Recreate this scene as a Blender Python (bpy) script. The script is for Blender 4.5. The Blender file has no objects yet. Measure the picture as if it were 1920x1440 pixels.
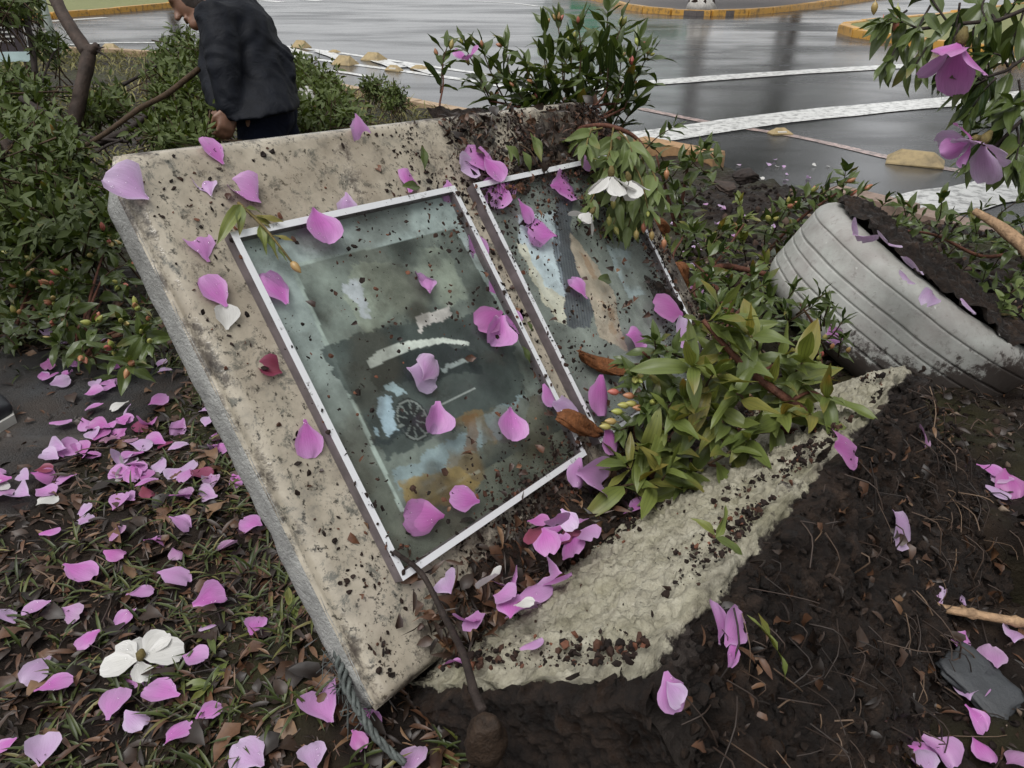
import bpy, math, random
import numpy as np
from mathutils import Matrix, Vector
random.seed(7); RNG = np.random.default_rng(7)
SC = bpy.context.scene
COL = SC.collection
rad = math.radians

# ------------------------------------------------------------------ camera, sky, sun, exposure
CAM_H = 0.88; PITCH = rad(30); FPX = 1400.0          # phone held low over the bed, looking 30 degrees down
cam_d = bpy.data.cameras.new('camera'); cam = bpy.data.objects.new('camera', cam_d); COL.objects.link(cam)
cam.location = (0, 0, CAM_H); cam.rotation_euler = (rad(90) - PITCH, 0, 0)
cam_d.sensor_width = 36; cam_d.lens = 36 * FPX / 1920.0; cam_d.clip_start = 0.02; cam_d.clip_end = 2000
SC.camera = cam
W_ = bpy.data.worlds.new('World'); SC.world = W_; W_.use_nodes = True
wn = W_.node_tree; bg = wn.nodes['Background']
sky = wn.nodes.new('ShaderNodeTexSky'); sky.sky_type = 'NISHITA'; sky.sun_disc = False
SUN_EL, SUN_AZ = rad(66), rad(212)
sky.sun_elevation = SUN_EL; sky.sun_rotation = SUN_AZ; sky.dust_density = 4.0; sky.air_density = 1.0
hs = wn.nodes.new('ShaderNodeHueSaturation'); hs.inputs['Saturation'].default_value = 0.22   # overcast: almost no blue left
wn.links.new(sky.outputs[0], hs.inputs['Color'])
ovc = wn.nodes.new('ShaderNodeMix'); ovc.data_type = 'RGBA'; ovc.inputs[0].default_value = 0.65; ovc.inputs[7].default_value = (5.2, 5.25, 5.3, 1)   # even cloud deck over the whole sky
wn.links.new(hs.outputs[0], ovc.inputs[6]); wn.links.new(ovc.outputs[2], bg.inputs['Color'])
bg.inputs['Strength'].default_value = 0.12
sun_d = bpy.data.lights.new('sun', 'SUN'); sun = bpy.data.objects.new('sun', sun_d); COL.objects.link(sun)
sun_d.energy = 1.5; sun_d.angle = rad(35); sun_d.color = (1, 0.985, 0.96)
sdir = Vector((math.sin(SUN_AZ) * math.cos(SUN_EL), math.cos(SUN_AZ) * math.cos(SUN_EL), math.sin(SUN_EL)))
sun.rotation_euler = sdir.to_track_quat('Z', 'Y').to_euler()
SC.view_settings.view_transform = 'Standard'; SC.view_settings.look = 'None'
SC.view_settings.gamma = 1; SC.view_settings.exposure = 0.62

# ------------------------------------------------------------------ measuring: photo pixel + distance -> metres in the place
_s, _c = math.sin(PITCH), math.cos(PITCH)
RC = np.array([[1, 0, 0], [0, -_s, _c], [0, -_c, -_s]]); CC = np.array([0, 0, CAM_H])
def ray(u, v): return RC @ np.array([(u - 960) / FPX, (v - 720) / FPX, 1.0])
def at(u, v, k): return CC + k * ray(u, v)
def gp(u, v, z=0.0):
    r = ray(u, v); return CC + r * ((z - CAM_H) / r[2])
ROAD_Z = -0.42
# the tipped slab: D1 along its length, D2 down its face, DN out of the face
D1 = np.array([.643, .762, -.060]); D1 /= np.linalg.norm(D1)
D2 = np.array([.464, -.407, -.787]); D2 -= D1 * D1.dot(D2); D2 /= np.linalg.norm(D2)
DN = np.cross(D2, D1); DN = DN if DN[2] > 0 else -DN
P0 = CC + ray(425, 452) * 2.386 * .40
def SL(s, t, n=0.0): return P0 + D1 * s + D2 * t + DN * n
def slab_st(u, v, off=0.0):
    r = ray(u, v); k = (DN.dot(P0) + off - DN.dot(CC)) / DN.dot(r); P = CC + k * r
    return (P - P0).dot(D1), (P - P0).dot(D2)
def plane_hit(u, v, p, n):
    r = ray(u, v); return CC + r * (np.dot(n, p - CC) / np.dot(n, r))

# ------------------------------------------------------------------ small maths
def sstep(a, b, x):
    t = np.clip((x - a) / (b - a), 0, 1); return t * t * (3 - 2 * t)
def _hash(ix, iy, iz, seed):
    h = (ix.astype(np.int64) * 374761393 + iy.astype(np.int64) * 668265263 + iz.astype(np.int64) * 2147483647 + seed * 144665) & 0xFFFFFFFF
    h = ((h ^ (h >> 13)) * 1274126177) & 0xFFFFFFFF; h = (h ^ (h >> 16)) & 0xFFFFFF
    return h / float(0xFFFFFF)
def vnoise(p, seed=0):
    p = np.asarray(p, float); i = np.floor(p); f = p - i; f = f * f * (3 - 2 * f); i = i.astype(np.int64); r = 0
    for dx in (0, 1):
        for dy in (0, 1):
            for dz in (0, 1):
                w = (f[..., 0] if dx else 1 - f[..., 0]) * (f[..., 1] if dy else 1 - f[..., 1]) * (f[..., 2] if dz else 1 - f[..., 2])
                r = r + w * _hash(i[..., 0] + dx, i[..., 1] + dy, i[..., 2] + dz, seed)
    return r
def fbm(p, sc, oct=4, seed=0, gain=.5):
    p = np.asarray(p, float) * sc; a, t, r = 1.0, 0.0, 0.0
    for k in range(oct):
        r = r + a * vnoise(p, seed + k * 17); t += a; a *= gain; p = p * 2.03 + 11.7
    return r / t
def inpoly(x, y, poly):
    poly = np.asarray(poly, float); x = np.asarray(x); y = np.asarray(y); r = np.zeros(x.shape, bool); j = len(poly) - 1
    for i in range(len(poly)):
        xi, yi = poly[i]; xj, yj = poly[j]
        c = ((yi > y) != (yj > y)) & (x < (xj - xi) * (y - yi) / (yj - yi + 1e-12) + xi); r ^= c; j = i
    return r
def frame_from(y, up):
    y = np.array(y, float); y /= np.linalg.norm(y) + 1e-12; z = np.array(up, float); z = z - y * y.dot(z)
    if np.linalg.norm(z) < 1e-5: z = np.array([.3, .5, .8]); z = z - y * y.dot(z)
    z /= np.linalg.norm(z); x = np.cross(y, z); return np.column_stack([x, y, z])
def unit(v): v = np.array(v, float); return v / (np.linalg.norm(v) + 1e-12)
def mat4(Rm, loc, sc=1.0):
    M = Matrix.Identity(4); A = Rm * (np.array(sc) if np.ndim(sc) else sc)
    for i in range(3):
        for j in range(3): M[i][j] = A[i, j]
        M[i][3] = loc[i]
    return M
def dens(pts, n):
    pts = np.array(pts, float); d = np.r_[0, np.cumsum(np.linalg.norm(np.diff(pts, axis=0), axis=1))]; t = np.linspace(0, d[-1], n)
    if len(pts) > 2:   # Catmull-Rom through the points
        out = []
        for x in t:
            i = min(max(np.searchsorted(d, x) - 1, 0), len(pts) - 2); f = (x - d[i]) / (d[i + 1] - d[i] + 1e-9)
            a, b = pts[i], pts[i + 1]; pm = pts[i - 1] if i > 0 else 2 * a - b; pn = pts[i + 2] if i + 2 < len(pts) else 2 * b - a
            out.append(.5 * (2 * a + (b - pm) * f + (2 * pm - 5 * a + 4 * b - pn) * f * f + (3 * a - pm - 3 * b + pn) * f ** 3))
        return np.array(out)
    return np.array([[np.interp(x, d, pts[:, k]) for k in range(pts.shape[1])] for x in t])

# ------------------------------------------------------------------ mesh building
def mesh(name, V, F, mat=None, smooth=True, uv=None, attr=None):
    """F: one array of faces or a list of arrays (tris and quads)."""
    V = np.ascontiguousarray(V, dtype=np.float32); Fs = F if isinstance(F, (list, tuple)) else [F]
    Fs = [np.asarray(f, dtype=np.int32) for f in Fs if len(f)]
    me = bpy.data.meshes.new(name); me.vertices.add(len(V)); me.vertices.foreach_set('co', V.ravel())
    lt = np.concatenate([f.ravel() for f in Fs]); tot = np.concatenate([np.full(len(f), f.shape[1], np.int32) for f in Fs])
    st = np.r_[0, np.cumsum(tot)[:-1]].astype(np.int32)
    me.loops.add(len(lt)); me.loops.foreach_set('vertex_index', lt)
    me.polygons.add(len(tot)); me.polygons.foreach_set('loop_start', st); me.polygons.foreach_set('loop_total', tot)
    me.polygons.foreach_set('use_smooth', np.full(len(tot), bool(smooth)))
    me.update(calc_edges=True)
    if uv is not None:
        l = me.uv_layers.new(name='UVMap'); l.data.foreach_set('uv', np.ascontiguousarray(np.asarray(uv, np.float32)[lt]).ravel())
    if attr:
        for k, a in attr.items():
            a = np.asarray(a, np.float32)
            if a.ndim == 1: me.attributes.new(k, 'FLOAT', 'POINT').data.foreach_set('value', np.ascontiguousarray(a))
            else:
                c = np.ones((len(a), 4), np.float32); c[:, :a.shape[1]] = a
                me.attributes.new(k, 'FLOAT_COLOR', 'POINT').data.foreach_set('color', c.ravel())
    if mat is not None: me.materials.append(mat)
    me.validate(clean_customdata=False)
    return me
def link(name, me, parent=None, M=None):
    o = bpy.data.objects.new(name, me); COL.objects.link(o)
    if parent is not None: o.parent = parent
    if M is not None: o.matrix_basis = M
    return o
def tag(o, label=None, cat=None, group=None, kind=None):
    if label: o['label'] = label
    if cat: o['category'] = cat
    if group: o['group'] = group
    if kind: o['kind'] = kind
    return o
def empty(name, loc, label=None, cat=None, group=None, kind=None):
    o = bpy.data.objects.new(name, None); COL.objects.link(o); o.location = tuple(loc); o.empty_display_size = .05
    o.matrix_basis = Matrix.Translation(Vector(tuple(loc)))
    return tag(o, label, cat, group, kind)
def piece(name, V, F, mat, root=None, smooth=True, uv=None, attr=None):
    """mesh object; V is in world metres; parented to an (unrotated) root."""
    V = np.asarray(V, float); off = np.zeros(3)
    r = root
    while r is not None: off += np.array(r.location); r = r.parent
    if root is None:
        c = np.array([(V[:, 0].min() + V[:, 0].max()) / 2, (V[:, 1].min() + V[:, 1].max()) / 2, V[:, 2].min()])
        o = link(name, mesh(name, V - c, F, mat, smooth, uv, attr)); o.location = tuple(c); return o
    return link(name, mesh(name, V - off, F, mat, smooth, uv, attr), root)
class MB:
    def __init__(s): s.V = []; s.T = []; s.Q = []; s.n = 0; s.A = []; s.U = []
    def add(s, V, F, a=0.0, uv=None):
        V = np.asarray(V, float); F = F if isinstance(F, (list, tuple)) else [F]
        for f in F:
            f = np.asarray(f)
            if len(f): (s.T if f.shape[1] == 3 else s.Q).append(f + s.n)
        s.V.append(V); s.n += len(V); s.A.append(np.full(len(V), a) if np.ndim(a) == 0 else a)
        s.U.append(np.zeros((len(V), 2)) if uv is None else uv)
    def get(s): return np.concatenate(s.V), [np.concatenate(x) for x in (s.T, s.Q) if x]
    def obj(s, name, mat, root=None, smooth=True):
        V, F = s.get(); return piece(name, V, F, mat, root, smooth, uv=np.concatenate(s.U), attr={'rnd': np.concatenate(s.A)})
def inst(tV, tF, Rm, loc, sc):
    """many transformed copies of a template: Rm (N,3,3), loc (N,3), sc (N,) or (N,3)"""
    sc = np.asarray(sc, float); sc = sc[:, None] if sc.ndim == 1 else sc
    V = np.einsum('nij,nkj->nki', Rm, tV[None] * sc[:, None, :]) + loc[:, None, :]
    N, K = V.shape[:2]; F = [(f[None] + (np.arange(N) * K)[:, None, None]).reshape(-1, f.shape[1]) for f in (tF if isinstance(tF, list) else [tF])]
    return V.reshape(-1, 3), F
def rand_rot(N, tilt=1.0, rng=RNG):
    """random turn about z, then a tilt of up to `tilt` radians"""
    a = rng.uniform(0, 2 * np.pi, N); b = rng.normal(0, tilt, N); c = rng.normal(0, tilt, N)
    Z = np.zeros((N, 3, 3)); Z[:, 0, 0] = np.cos(a); Z[:, 0, 1] = -np.sin(a); Z[:, 1, 0] = np.sin(a); Z[:, 1, 1] = np.cos(a); Z[:, 2, 2] = 1
    X = np.zeros((N, 3, 3)); X[:, 0, 0] = 1; X[:, 1, 1] = np.cos(b); X[:, 1, 2] = -np.sin(b); X[:, 2, 1] = np.sin(b); X[:, 2, 2] = np.cos(b)
    Y = np.zeros((N, 3, 3)); Y[:, 1, 1] = 1; Y[:, 0, 0] = np.cos(c); Y[:, 0, 2] = np.sin(c); Y[:, 2, 0] = -np.sin(c); Y[:, 2, 2] = np.cos(c)
    return Z @ X @ Y
def tube(P, r, n=8, cap=True, rough=0.0, seed=0):
    P = np.asarray(P, float); m = len(P); r = np.full(m, r) if np.ndim(r) == 0 else np.asarray(r, float)
    T = np.gradient(P, axis=0); T /= np.linalg.norm(T, axis=1)[:, None] + 1e-12
    x = np.cross(T[0], [.3, .2, .93]); x /= np.linalg.norm(x) + 1e-12; V = []
    a = np.linspace(0, 2 * np.pi, n, endpoint=False)
    for i in range(m):
        x = x - T[i] * T[i].dot(x); x /= np.linalg.norm(x) + 1e-12; y = np.cross(T[i], x)
        V.append(P[i] + r[i] * (np.cos(a)[:, None] * x + np.sin(a)[:, None] * y))
    V = np.array(V).reshape(-1, 3)
    if rough: V = V + (fbm(V, 1 / (r.mean() * 1.6), 3, seed)[:, None] - .5) * 2 * rough * (V - np.repeat(P, n, 0))
    i = np.arange(m - 1)[:, None] * n; j = np.arange(n)[None]; k = (j + 1) % n
    Q = np.stack([i + j, i + k, i + n + k, i + n + j], -1).reshape(-1, 4); F = [Q]
    if cap:
        V = np.vstack([V, P[0], P[-1]]); b = m * n
        F.append(np.array([[b, (q + 1) % n, q] for q in range(n)] + [[b + 1, (m - 1) * n + q, (m - 1) * n + (q + 1) % n] for q in range(n)]))
    return V, F
def capsule(P, r, n=12):
    """tube with rounded ends, closed, for unions"""
    P = np.asarray(P, float); r = np.full(len(P), r) if np.ndim(r) == 0 else np.asarray(r, float)
    t0 = unit(P[0] - P[1]); t1 = unit(P[-1] - P[-2]); h = [.97, .8, .5]; w = [.25, .6, .87]
    PP = [P[0] + t0 * r[0] * q for q in h] + list(P) + [P[-1] + t1 * r[-1] * q for q in h[::-1]]
    rr = [r[0] * q for q in w] + list(r) + [r[-1] * q for q in w[::-1]]
    return tube(PP, rr, n)
ICO = None
def ico():
    global ICO
    if ICO is None:
        import bmesh
        b = bmesh.new(); bmesh.ops.create_icosphere(b, subdivisions=1, radius=1.0); b.verts.ensure_lookup_table()
        ICO = (np.array([v.co[:] for v in b.verts]), np.array([[v.index for v in f.verts] for f in b.faces])); b.free()
    return ICO
def ball(c, r, seg=16, rings=10):
    c = np.array(c, float); r = np.array(r, float) * np.ones(3)
    th = np.linspace(0, np.pi, rings + 1)[1:-1]; ph = np.linspace(0, 2 * np.pi, seg, endpoint=False)
    V = [[np.sin(t) * np.cos(p), np.sin(t) * np.sin(p), np.cos(t)] for t in th for p in ph] + [[0, 0, 1], [0, 0, -1]]
    V = np.array(V); m = len(th); b = m * seg
    Q = [[i * seg + j, (i + 1) * seg + j, (i + 1) * seg + (j + 1) % seg, i * seg + (j + 1) % seg] for i in range(m - 1) for j in range(seg)]
    T = [[b, j, (j + 1) % seg] for j in range(seg)] + [[b + 1, (m - 1) * seg + (j + 1) % seg, (m - 1) * seg + j] for j in range(seg)]
    return V * r + c, [np.array(Q), np.array(T)]
def box(c, h, Rm=None):
    V = np.array([[x, y, z] for x in (-1, 1) for y in (-1, 1) for z in (-1, 1)], float) * np.array(h)
    if Rm is not None: V = V @ np.asarray(Rm).T
    return V + np.array(c), np.array([[0, 1, 3, 2], [4, 6, 7, 5], [0, 4, 5, 1], [2, 3, 7, 6], [0, 2, 6, 4], [1, 5, 7, 3]])
def grid(nu, nv):
    i = np.arange(nu - 1)[:, None] * nv; j = np.arange(nv - 1)[None]
    return np.stack([i + j, i + nv + j, i + nv + j + 1, i + j + 1], -1).reshape(-1, 4)
def slabpoly(poly, z0, z1):
    """flat prism from an xy outline"""
    poly = np.asarray(poly, float); n = len(poly); A = sum(poly[i][0] * poly[(i + 1) % n][1] - poly[(i + 1) % n][0] * poly[i][1] for i in range(n))
    if A < 0: poly = poly[::-1]
    V = np.vstack([np.c_[poly, np.full(n, z0)], np.c_[poly, np.full(n, z1)]])
    import mathutils
    tri = mathutils.geometry.tessellate_polygon([[Vector((p[0], p[1], 0)) for p in poly]])
    T = np.array(tri)
    def nz(t): a, b, c = poly[t[0]], poly[t[1]], poly[t[2]]; return (b[0] - a[0]) * (c[1] - a[1]) - (b[1] - a[1]) * (c[0] - a[0])
    T = np.array([t if nz(t) > 0 else t[::-1] for t in T]) + n
    Q = np.array([[i, (i + 1) % n, n + (i + 1) % n, n + i] for i in range(n)])
    return V, [T, Q]
def remesh(V, F, voxel, smooth=6, name='body', mat=None):
    o = link('tmp', mesh('tmp', V, F)); m = o.modifiers.new('r', 'REMESH'); m.mode = 'VOXEL'; m.voxel_size = voxel
    s = o.modifiers.new('s', 'SMOOTH'); s.factor = .5; s.iterations = smooth
    dg = bpy.context.evaluated_depsgraph_get(); ev = o.evaluated_get(dg).to_mesh()
    v = np.empty(len(ev.vertices) * 3, np.float32); ev.vertices.foreach_get('co', v); v = v.reshape(-1, 3)
    tr = [[], []]
    for p in ev.polygons: (tr[0] if len(p.vertices) == 3 else tr[1]).append(p.vertices[:])
    bpy.data.objects.remove(o)
    return v.astype(float), [np.array(x) for x in tr if x]

# ------------------------------------------------------------------ materials
def newmat(name):
    m = bpy.data.materials.new(name); m.use_nodes = True; nt = m.node_tree; return m, nt, nt.nodes['Principled BSDF']
def nd(nt, t, **k):
    n = nt.nodes.new(t)
    for a, v in k.items():
        if a.startswith('i_'): n.inputs[int(a[2:]) if a[2:].isdigit() else a[2:].replace('_', ' ')].default_value = v
        else: setattr(n, a, v)
    return n
def lk(nt, a, b): nt.links.new(a, b)
def ramp(nt, fac, stops, interp='LINEAR'):
    r = nt.nodes.new('ShaderNodeValToRGB'); r.color_ramp.interpolation = interp; e = r.color_ramp.elements
    while len(e) < len(stops): e.new(.5)
    for q, (p, c) in zip(e, stops): q.position = p; q.color = (c[0], c[1], c[2], 1) if np.ndim(c) else (c, c, c, 1)
    lk(nt, fac, r.inputs[0]); return r.outputs[0]
def noise(nt, sc, det=4, rough=.55, vec=None, dist=0.0):
    n = nd(nt, 'ShaderNodeTexNoise'); n.inputs['Scale'].default_value = sc; n.inputs['Detail'].default_value = det
    n.inputs['Roughness'].default_value = rough; n.inputs['Distortion'].default_value = dist
    if vec is not None: lk(nt, vec, n.inputs['Vector'])
    return n.outputs[0]
def mixc(nt, f, a, b, mode='MIX'):
    m = nd(nt, 'ShaderNodeMix', data_type='RGBA', blend_type=mode)
    for s, v in ((0, f), (6, a), (7, b)):
        if hasattr(v, 'is_linked'): lk(nt, v, m.inputs[s])
        else: m.inputs[s].default_value = v if s == 0 else (*v, 1)
    return m.outputs[2]
def mth(nt, op, a, b=None, c=None):
    m = nd(nt, 'ShaderNodeMath', operation=op)
    for i, v in enumerate((a, b, c)):
        if v is None: continue
        if hasattr(v, 'is_linked'): lk(nt, v, m.inputs[i])
        else: m.inputs[i].default_value = v
    return m.outputs[0]
def bump(nt, h, strength, dist, B):
    b = nd(nt, 'ShaderNodeBump'); b.inputs['Strength'].default_value = strength; b.inputs['Distance'].default_value = dist
    lk(nt, h, b.inputs['Height']); lk(nt, b.outputs[0], B.inputs['Normal'])
def objco(nt): return nd(nt, 'ShaderNodeTexCoord').outputs['Object']
def mapped(nt, vec, sc=(1, 1, 1), rot=(0, 0, 0)):
    m = nd(nt, 'ShaderNodeMapping'); m.inputs['Scale'].default_value = sc; m.inputs['Rotation'].default_value = rot; lk(nt, vec, m.inputs['Vector']); return m.outputs[0]
def simple(name, col, rough=.6, var=.25, sc=30, b=0.0, bd=.002, spec=.5, sc2=None):
    m, nt, B = newmat(name); v = objco(nt); f = noise(nt, sc, 5, .6, v)
    c = ramp(nt, f, [(.3, [x * (1 - var) for x in col]), (.7, [min(1, x * (1 + var)) for x in col])])
    lk(nt, c, B.inputs['Base Color']); B.inputs['Roughness'].default_value = rough; B.inputs['Specular IOR Level'].default_value = spec
    if b: bump(nt, noise(nt, sc2 or sc * 3, 4, .6, v), b, bd, B)
    return m

def m_soil():
    m, nt, B = newmat('soil'); v = objco(nt)
    c = ramp(nt, noise(nt, 22, 8, .72, v), [(.28, (.0045, .0026, .0019)), (.45, (.012, .0072, .005)), (.58, (.030, .018, .012)), (.72, (.070, .044, .030))])
    lk(nt, c, B.inputs['Base Color'])
    lk(nt, ramp(nt, noise(nt, 40, 4, .6, v), [(.35, .30), (.6, .9)]), B.inputs['Roughness']); B.inputs['Specular IOR Level'].default_value = .32
    bump(nt, noise(nt, 90, 8, .72, v), 1.0, .014, B); return m
SOIL = m_soil()
def m_rnd(name, stops, rough=.6, transl=0.0, interp='LINEAR', nsc=25, spec=.5):
    """colour from the per-piece 'rnd' attribute"""
    m, nt, B = newmat(name); a = nd(nt, 'ShaderNodeAttribute', attribute_name='rnd'); c = ramp(nt, a.outputs['Fac'], stops, interp)
    f = noise(nt, nsc, 3, .6, objco(nt)); c = mixc(nt, .5, c, ramp(nt, f, [(.3, .55), (.7, 1.35)]), 'MULTIPLY')
    lk(nt, c, B.inputs['Base Color']); B.inputs['Roughness'].default_value = rough; B.inputs['Specular IOR Level'].default_value = spec
    if transl:
        t = nd(nt, 'ShaderNodeBsdfTranslucent'); lk(nt, c, t.inputs['Color']); x = nd(nt, 'ShaderNodeMixShader'); x.inputs[0].default_value = transl
        lk(nt, B.outputs[0], x.inputs[1]); lk(nt, t.outputs[0], x.inputs[2]); lk(nt, x.outputs[0], nt.nodes['Material Output'].inputs[0])
    return m
def m_leaf(name, stops, tip=(.30, .12, .02), tipamt=0.0, under=(.10, .13, .04), mass=False, rough=.38, veins=1.0, transl=.14, spec=.4, vein=(.16, .2, .06)):
    m, nt, B = newmat(name); uv = nd(nt, 'ShaderNodeUVMap'); sp = nd(nt, 'ShaderNodeSeparateXYZ'); lk(nt, uv.outputs[0], sp.inputs[0])
    if mass: rn = nd(nt, 'ShaderNodeAttribute', attribute_name='rnd').outputs['Fac']
    else: rn = nd(nt, 'ShaderNodeObjectInfo').outputs['Random']
    c = ramp(nt, rn, stops)
    x = mth(nt, 'ABSOLUTE', mth(nt, 'SUBTRACT', sp.outputs[0], .5))
    vn = mth(nt, 'MINIMUM', x, mth(nt, 'ABSOLUTE', mth(nt, 'SUBTRACT', x, .23)))
    vmask = mth(nt, 'SUBTRACT', 1.0, mth(nt, 'MINIMUM', mth(nt, 'MULTIPLY', vn, 22.0), 1.0))
    c = mixc(nt, mth(nt, 'MULTIPLY', vmask, .6 * veins), c, mixc(nt, .65, c, vein))
    if tipamt:
        f = mth(nt, 'MULTIPLY', ramp(nt, sp.outputs[1], [(.45, 0.0), (1.0, 1.0)]), ramp(nt, mth(nt, 'FRACT', mth(nt, 'MULTIPLY', rn, 13.7)), [(1 - tipamt, 0.0), (1 - tipamt * .6, 1.0)]))
        f = mth(nt, 'MULTIPLY', f, ramp(nt, noise(nt, 60, 3, .6, objco(nt)), [(.35, .2), (.6, 1.0)])); c = mixc(nt, f, c, tip)
    g = nd(nt, 'ShaderNodeNewGeometry'); c = mixc(nt, mth(nt, 'MULTIPLY', g.outputs['Backfacing'], .6), c, under)
    lk(nt, c, B.inputs['Base Color']); B.inputs['Roughness'].default_value = rough; B.inputs['Specular IOR Level'].default_value = spec
    t = nd(nt, 'ShaderNodeBsdfTranslucent'); lk(nt, mixc(nt, .5, c, (.25, .35, .03)), t.inputs['Color']); xx = nd(nt, 'ShaderNodeMixShader'); xx.inputs[0].default_value = transl
    lk(nt, B.outputs[0], xx.inputs[1]); lk(nt, t.outputs[0], xx.inputs[2]); lk(nt, xx.outputs[0], nt.nodes['Material Output'].inputs[0]); return m
LEAF_DARK = m_leaf('leaf_dark', [(0, (.006, .0145, .0055)), (.5, (.012, .027, .0085)), (1, (.026, .048, .013))], tipamt=.10, rough=.3)
LEAF_LIGHT = m_leaf('leaf_light', [(0, (.075, .098, .018)), (.5, (.135, .158, .027)), (.85, (.19, .20, .038)), (1, (.29, .18, .03))], tipamt=.35, rough=.42, vein=(.02, .03, .006), veins=1.5)
LEAF_PALE = m_leaf('leaf_pale', [(0, (.085, .12, .035)), (1, (.16, .20, .07))], tipamt=.08, rough=.5)
MASS_DARK = m_leaf('leaf_mass_dark', [(0, (.0045, .011, .0035)), (.6, (.0105, .022, .0065)), (1, (.034, .05, .014))], mass=True, rough=.5, veins=.5, tipamt=.04, spec=.25)
MASS_OLIVE = m_leaf('leaf_mass_olive', [(0, (.009, .016, .004)), (.5, (.026, .04, .008)), (.85, (.07, .085, .017)), (1, (.13, .135, .038))], mass=True, rough=.55, veins=.3, tipamt=.03, spec=.25)
def m_petal(name, core, edge, tint=True):
    m, nt, B = newmat(name); uv = nd(nt, 'ShaderNodeUVMap'); sp = nd(nt, 'ShaderNodeSeparateXYZ'); lk(nt, uv.outputs[0], sp.inputs[0])
    r = nd(nt, 'ShaderNodeObjectInfo').outputs['Random']
    x = mth(nt, 'ABSOLUTE', mth(nt, 'SUBTRACT', sp.outputs[0], .5))
    e = mth(nt, 'MAXIMUM', mth(nt, 'MULTIPLY', x, 2.0), sp.outputs[1]); c = mixc(nt, ramp(nt, e, [(.45, 0.0), (1.0, .8)]), core, edge)
    w = nd(nt, 'ShaderNodeTexNoise'); w.inputs['Scale'].default_value = 1; w.inputs['Detail'].default_value = 3
    lk(nt, mapped(nt, uv.outputs[0], (34, 3, 1)), w.inputs['Vector']); c = mixc(nt, .35, c, ramp(nt, w.outputs[0], [(.3, .65), (.7, 1.25)]), 'MULTIPLY')
    if tint:
        c = mixc(nt, mth(nt, 'MULTIPLY', ramp(nt, r, [(.45, 0.0), (1, 1.0)]), .55), c, (.42, .31, .46))
        c = mixc(nt, mth(nt, 'MULTIPLY', ramp(nt, r, [(0, 1.0), (.25, 0.0)]), .5), c, (.28, .07, .19))
        c = mixc(nt, mth(nt, 'MULTIPLY', ramp(nt, noise(nt, 45, 4, .65, objco(nt)), [(.60, 0.0), (.75, .7)]), ramp(nt, mth(nt, 'FRACT', mth(nt, 'MULTIPLY', r, 7.3)), [(.5, 0.0), (.8, 1.0)])), c, (.20, .09, .07))
    sp_ = ramp(nt, noise(nt, 190, 2, .5, objco(nt)), [(.69, 0.0), (.73, 1.0)]); c = mixc(nt, mth(nt, 'MULTIPLY', sp_, .85), c, (.03, .015, .015))
    lk(nt, c, B.inputs['Base Color']); B.inputs['Roughness'].default_value = .42; B.inputs['Specular IOR Level'].default_value = .35
    t = nd(nt, 'ShaderNodeBsdfTranslucent'); lk(nt, c, t.inputs['Color']); xx = nd(nt, 'ShaderNodeMixShader'); xx.inputs[0].default_value = .25
    lk(nt, B.outputs[0], xx.inputs[1]); lk(nt, t.outputs[0], xx.inputs[2]); lk(nt, xx.outputs[0], nt.nodes['Material Output'].inputs[0]); return m
PETAL = m_petal('petal_pink', (.50, .15, .45), (.50, .28, .51)); PETAL_PALE = m_petal('petal_lilac', (.50, .30, .53), (.55, .46, .60))
PETAL_WHITE = m_petal('petal_white', (.58, .57, .54), (.64, .63, .61), False); PETAL_RED = m_petal('petal_wilted', (.19, .035, .06), (.26, .06, .11))
def m_bark(name, col, sc=60):
    m, nt, B = newmat(name); v = objco(nt); f = noise(nt, sc, 5, .65, v, .6)
    lk(nt, ramp(nt, f, [(.28, [x * .45 for x in col]), (.55, col), (.8, [x * 1.6 for x in col])]), B.inputs['Base Color'])
    B.inputs['Roughness'].default_value = .7; B.inputs['Specular IOR Level'].default_value = .25; bump(nt, noise(nt, sc * 2.5, 4, .6, v), .8, .004, B); return m
BARK_RED = m_bark('bark_red', (.10, .04, .025)); BARK_DARK = m_bark('bark_dark', (.028, .020, .017)); BARK_GREY = m_bark('bark_grey', (.048, .033, .026), 25)
TWIG = m_bark('twig_brown', (.055, .034, .018)); TWIG_GREEN = m_bark('twig_green', (.13, .10, .035)); WOOD = m_bark('wood_orange', (.17, .065, .024), 90); WOOD_PALE = m_bark('wood_pale', (.34, .22, .13), 70)
BUD = m_rnd('bud', [(0, (.25, .27, .07)), (.4, (.30, .22, .08)), (.7, (.33, .12, .06)), (1, (.36, .08, .07))], rough=.4)
def m_budobj():
    m, nt, B = newmat('bud_skin'); r = nd(nt, 'ShaderNodeObjectInfo').outputs['Random']
    c = ramp(nt, r, [(0, (.27, .30, .07)), (.35, (.32, .27, .09)), (.6, (.34, .17, .08)), (1, (.36, .09, .08))])
    lk(nt, c, B.inputs['Base Color']); B.inputs['Roughness'].default_value = .38; return m
BUDO = m_budobj()
def m_drop():
    m, nt, B = newmat('water_drop'); B.inputs['Base Color'].default_value = (1, 1, 1, 1); B.inputs['Roughness'].default_value = .02
    g = nd(nt, 'ShaderNodeBsdfGlossy'); g.inputs['Roughness'].default_value = .02; t = nd(nt, 'ShaderNodeBsdfTransparent'); lw = nd(nt, 'ShaderNodeLayerWeight'); lw.inputs[0].default_value = .5; l = mth(nt, 'MULTIPLY_ADD', mth(nt, 'POWER', lw.outputs['Facing'], 3.0), .8, .06)
    x = nd(nt, 'ShaderNodeMixShader'); lk(nt, l, x.inputs[0]); lk(nt, t.outputs[0], x.inputs[1]); lk(nt, g.outputs[0], x.inputs[2]); lk(nt, x.outputs[0], nt.nodes['Material Output'].inputs[0]); return m
DROP = m_drop()


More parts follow.
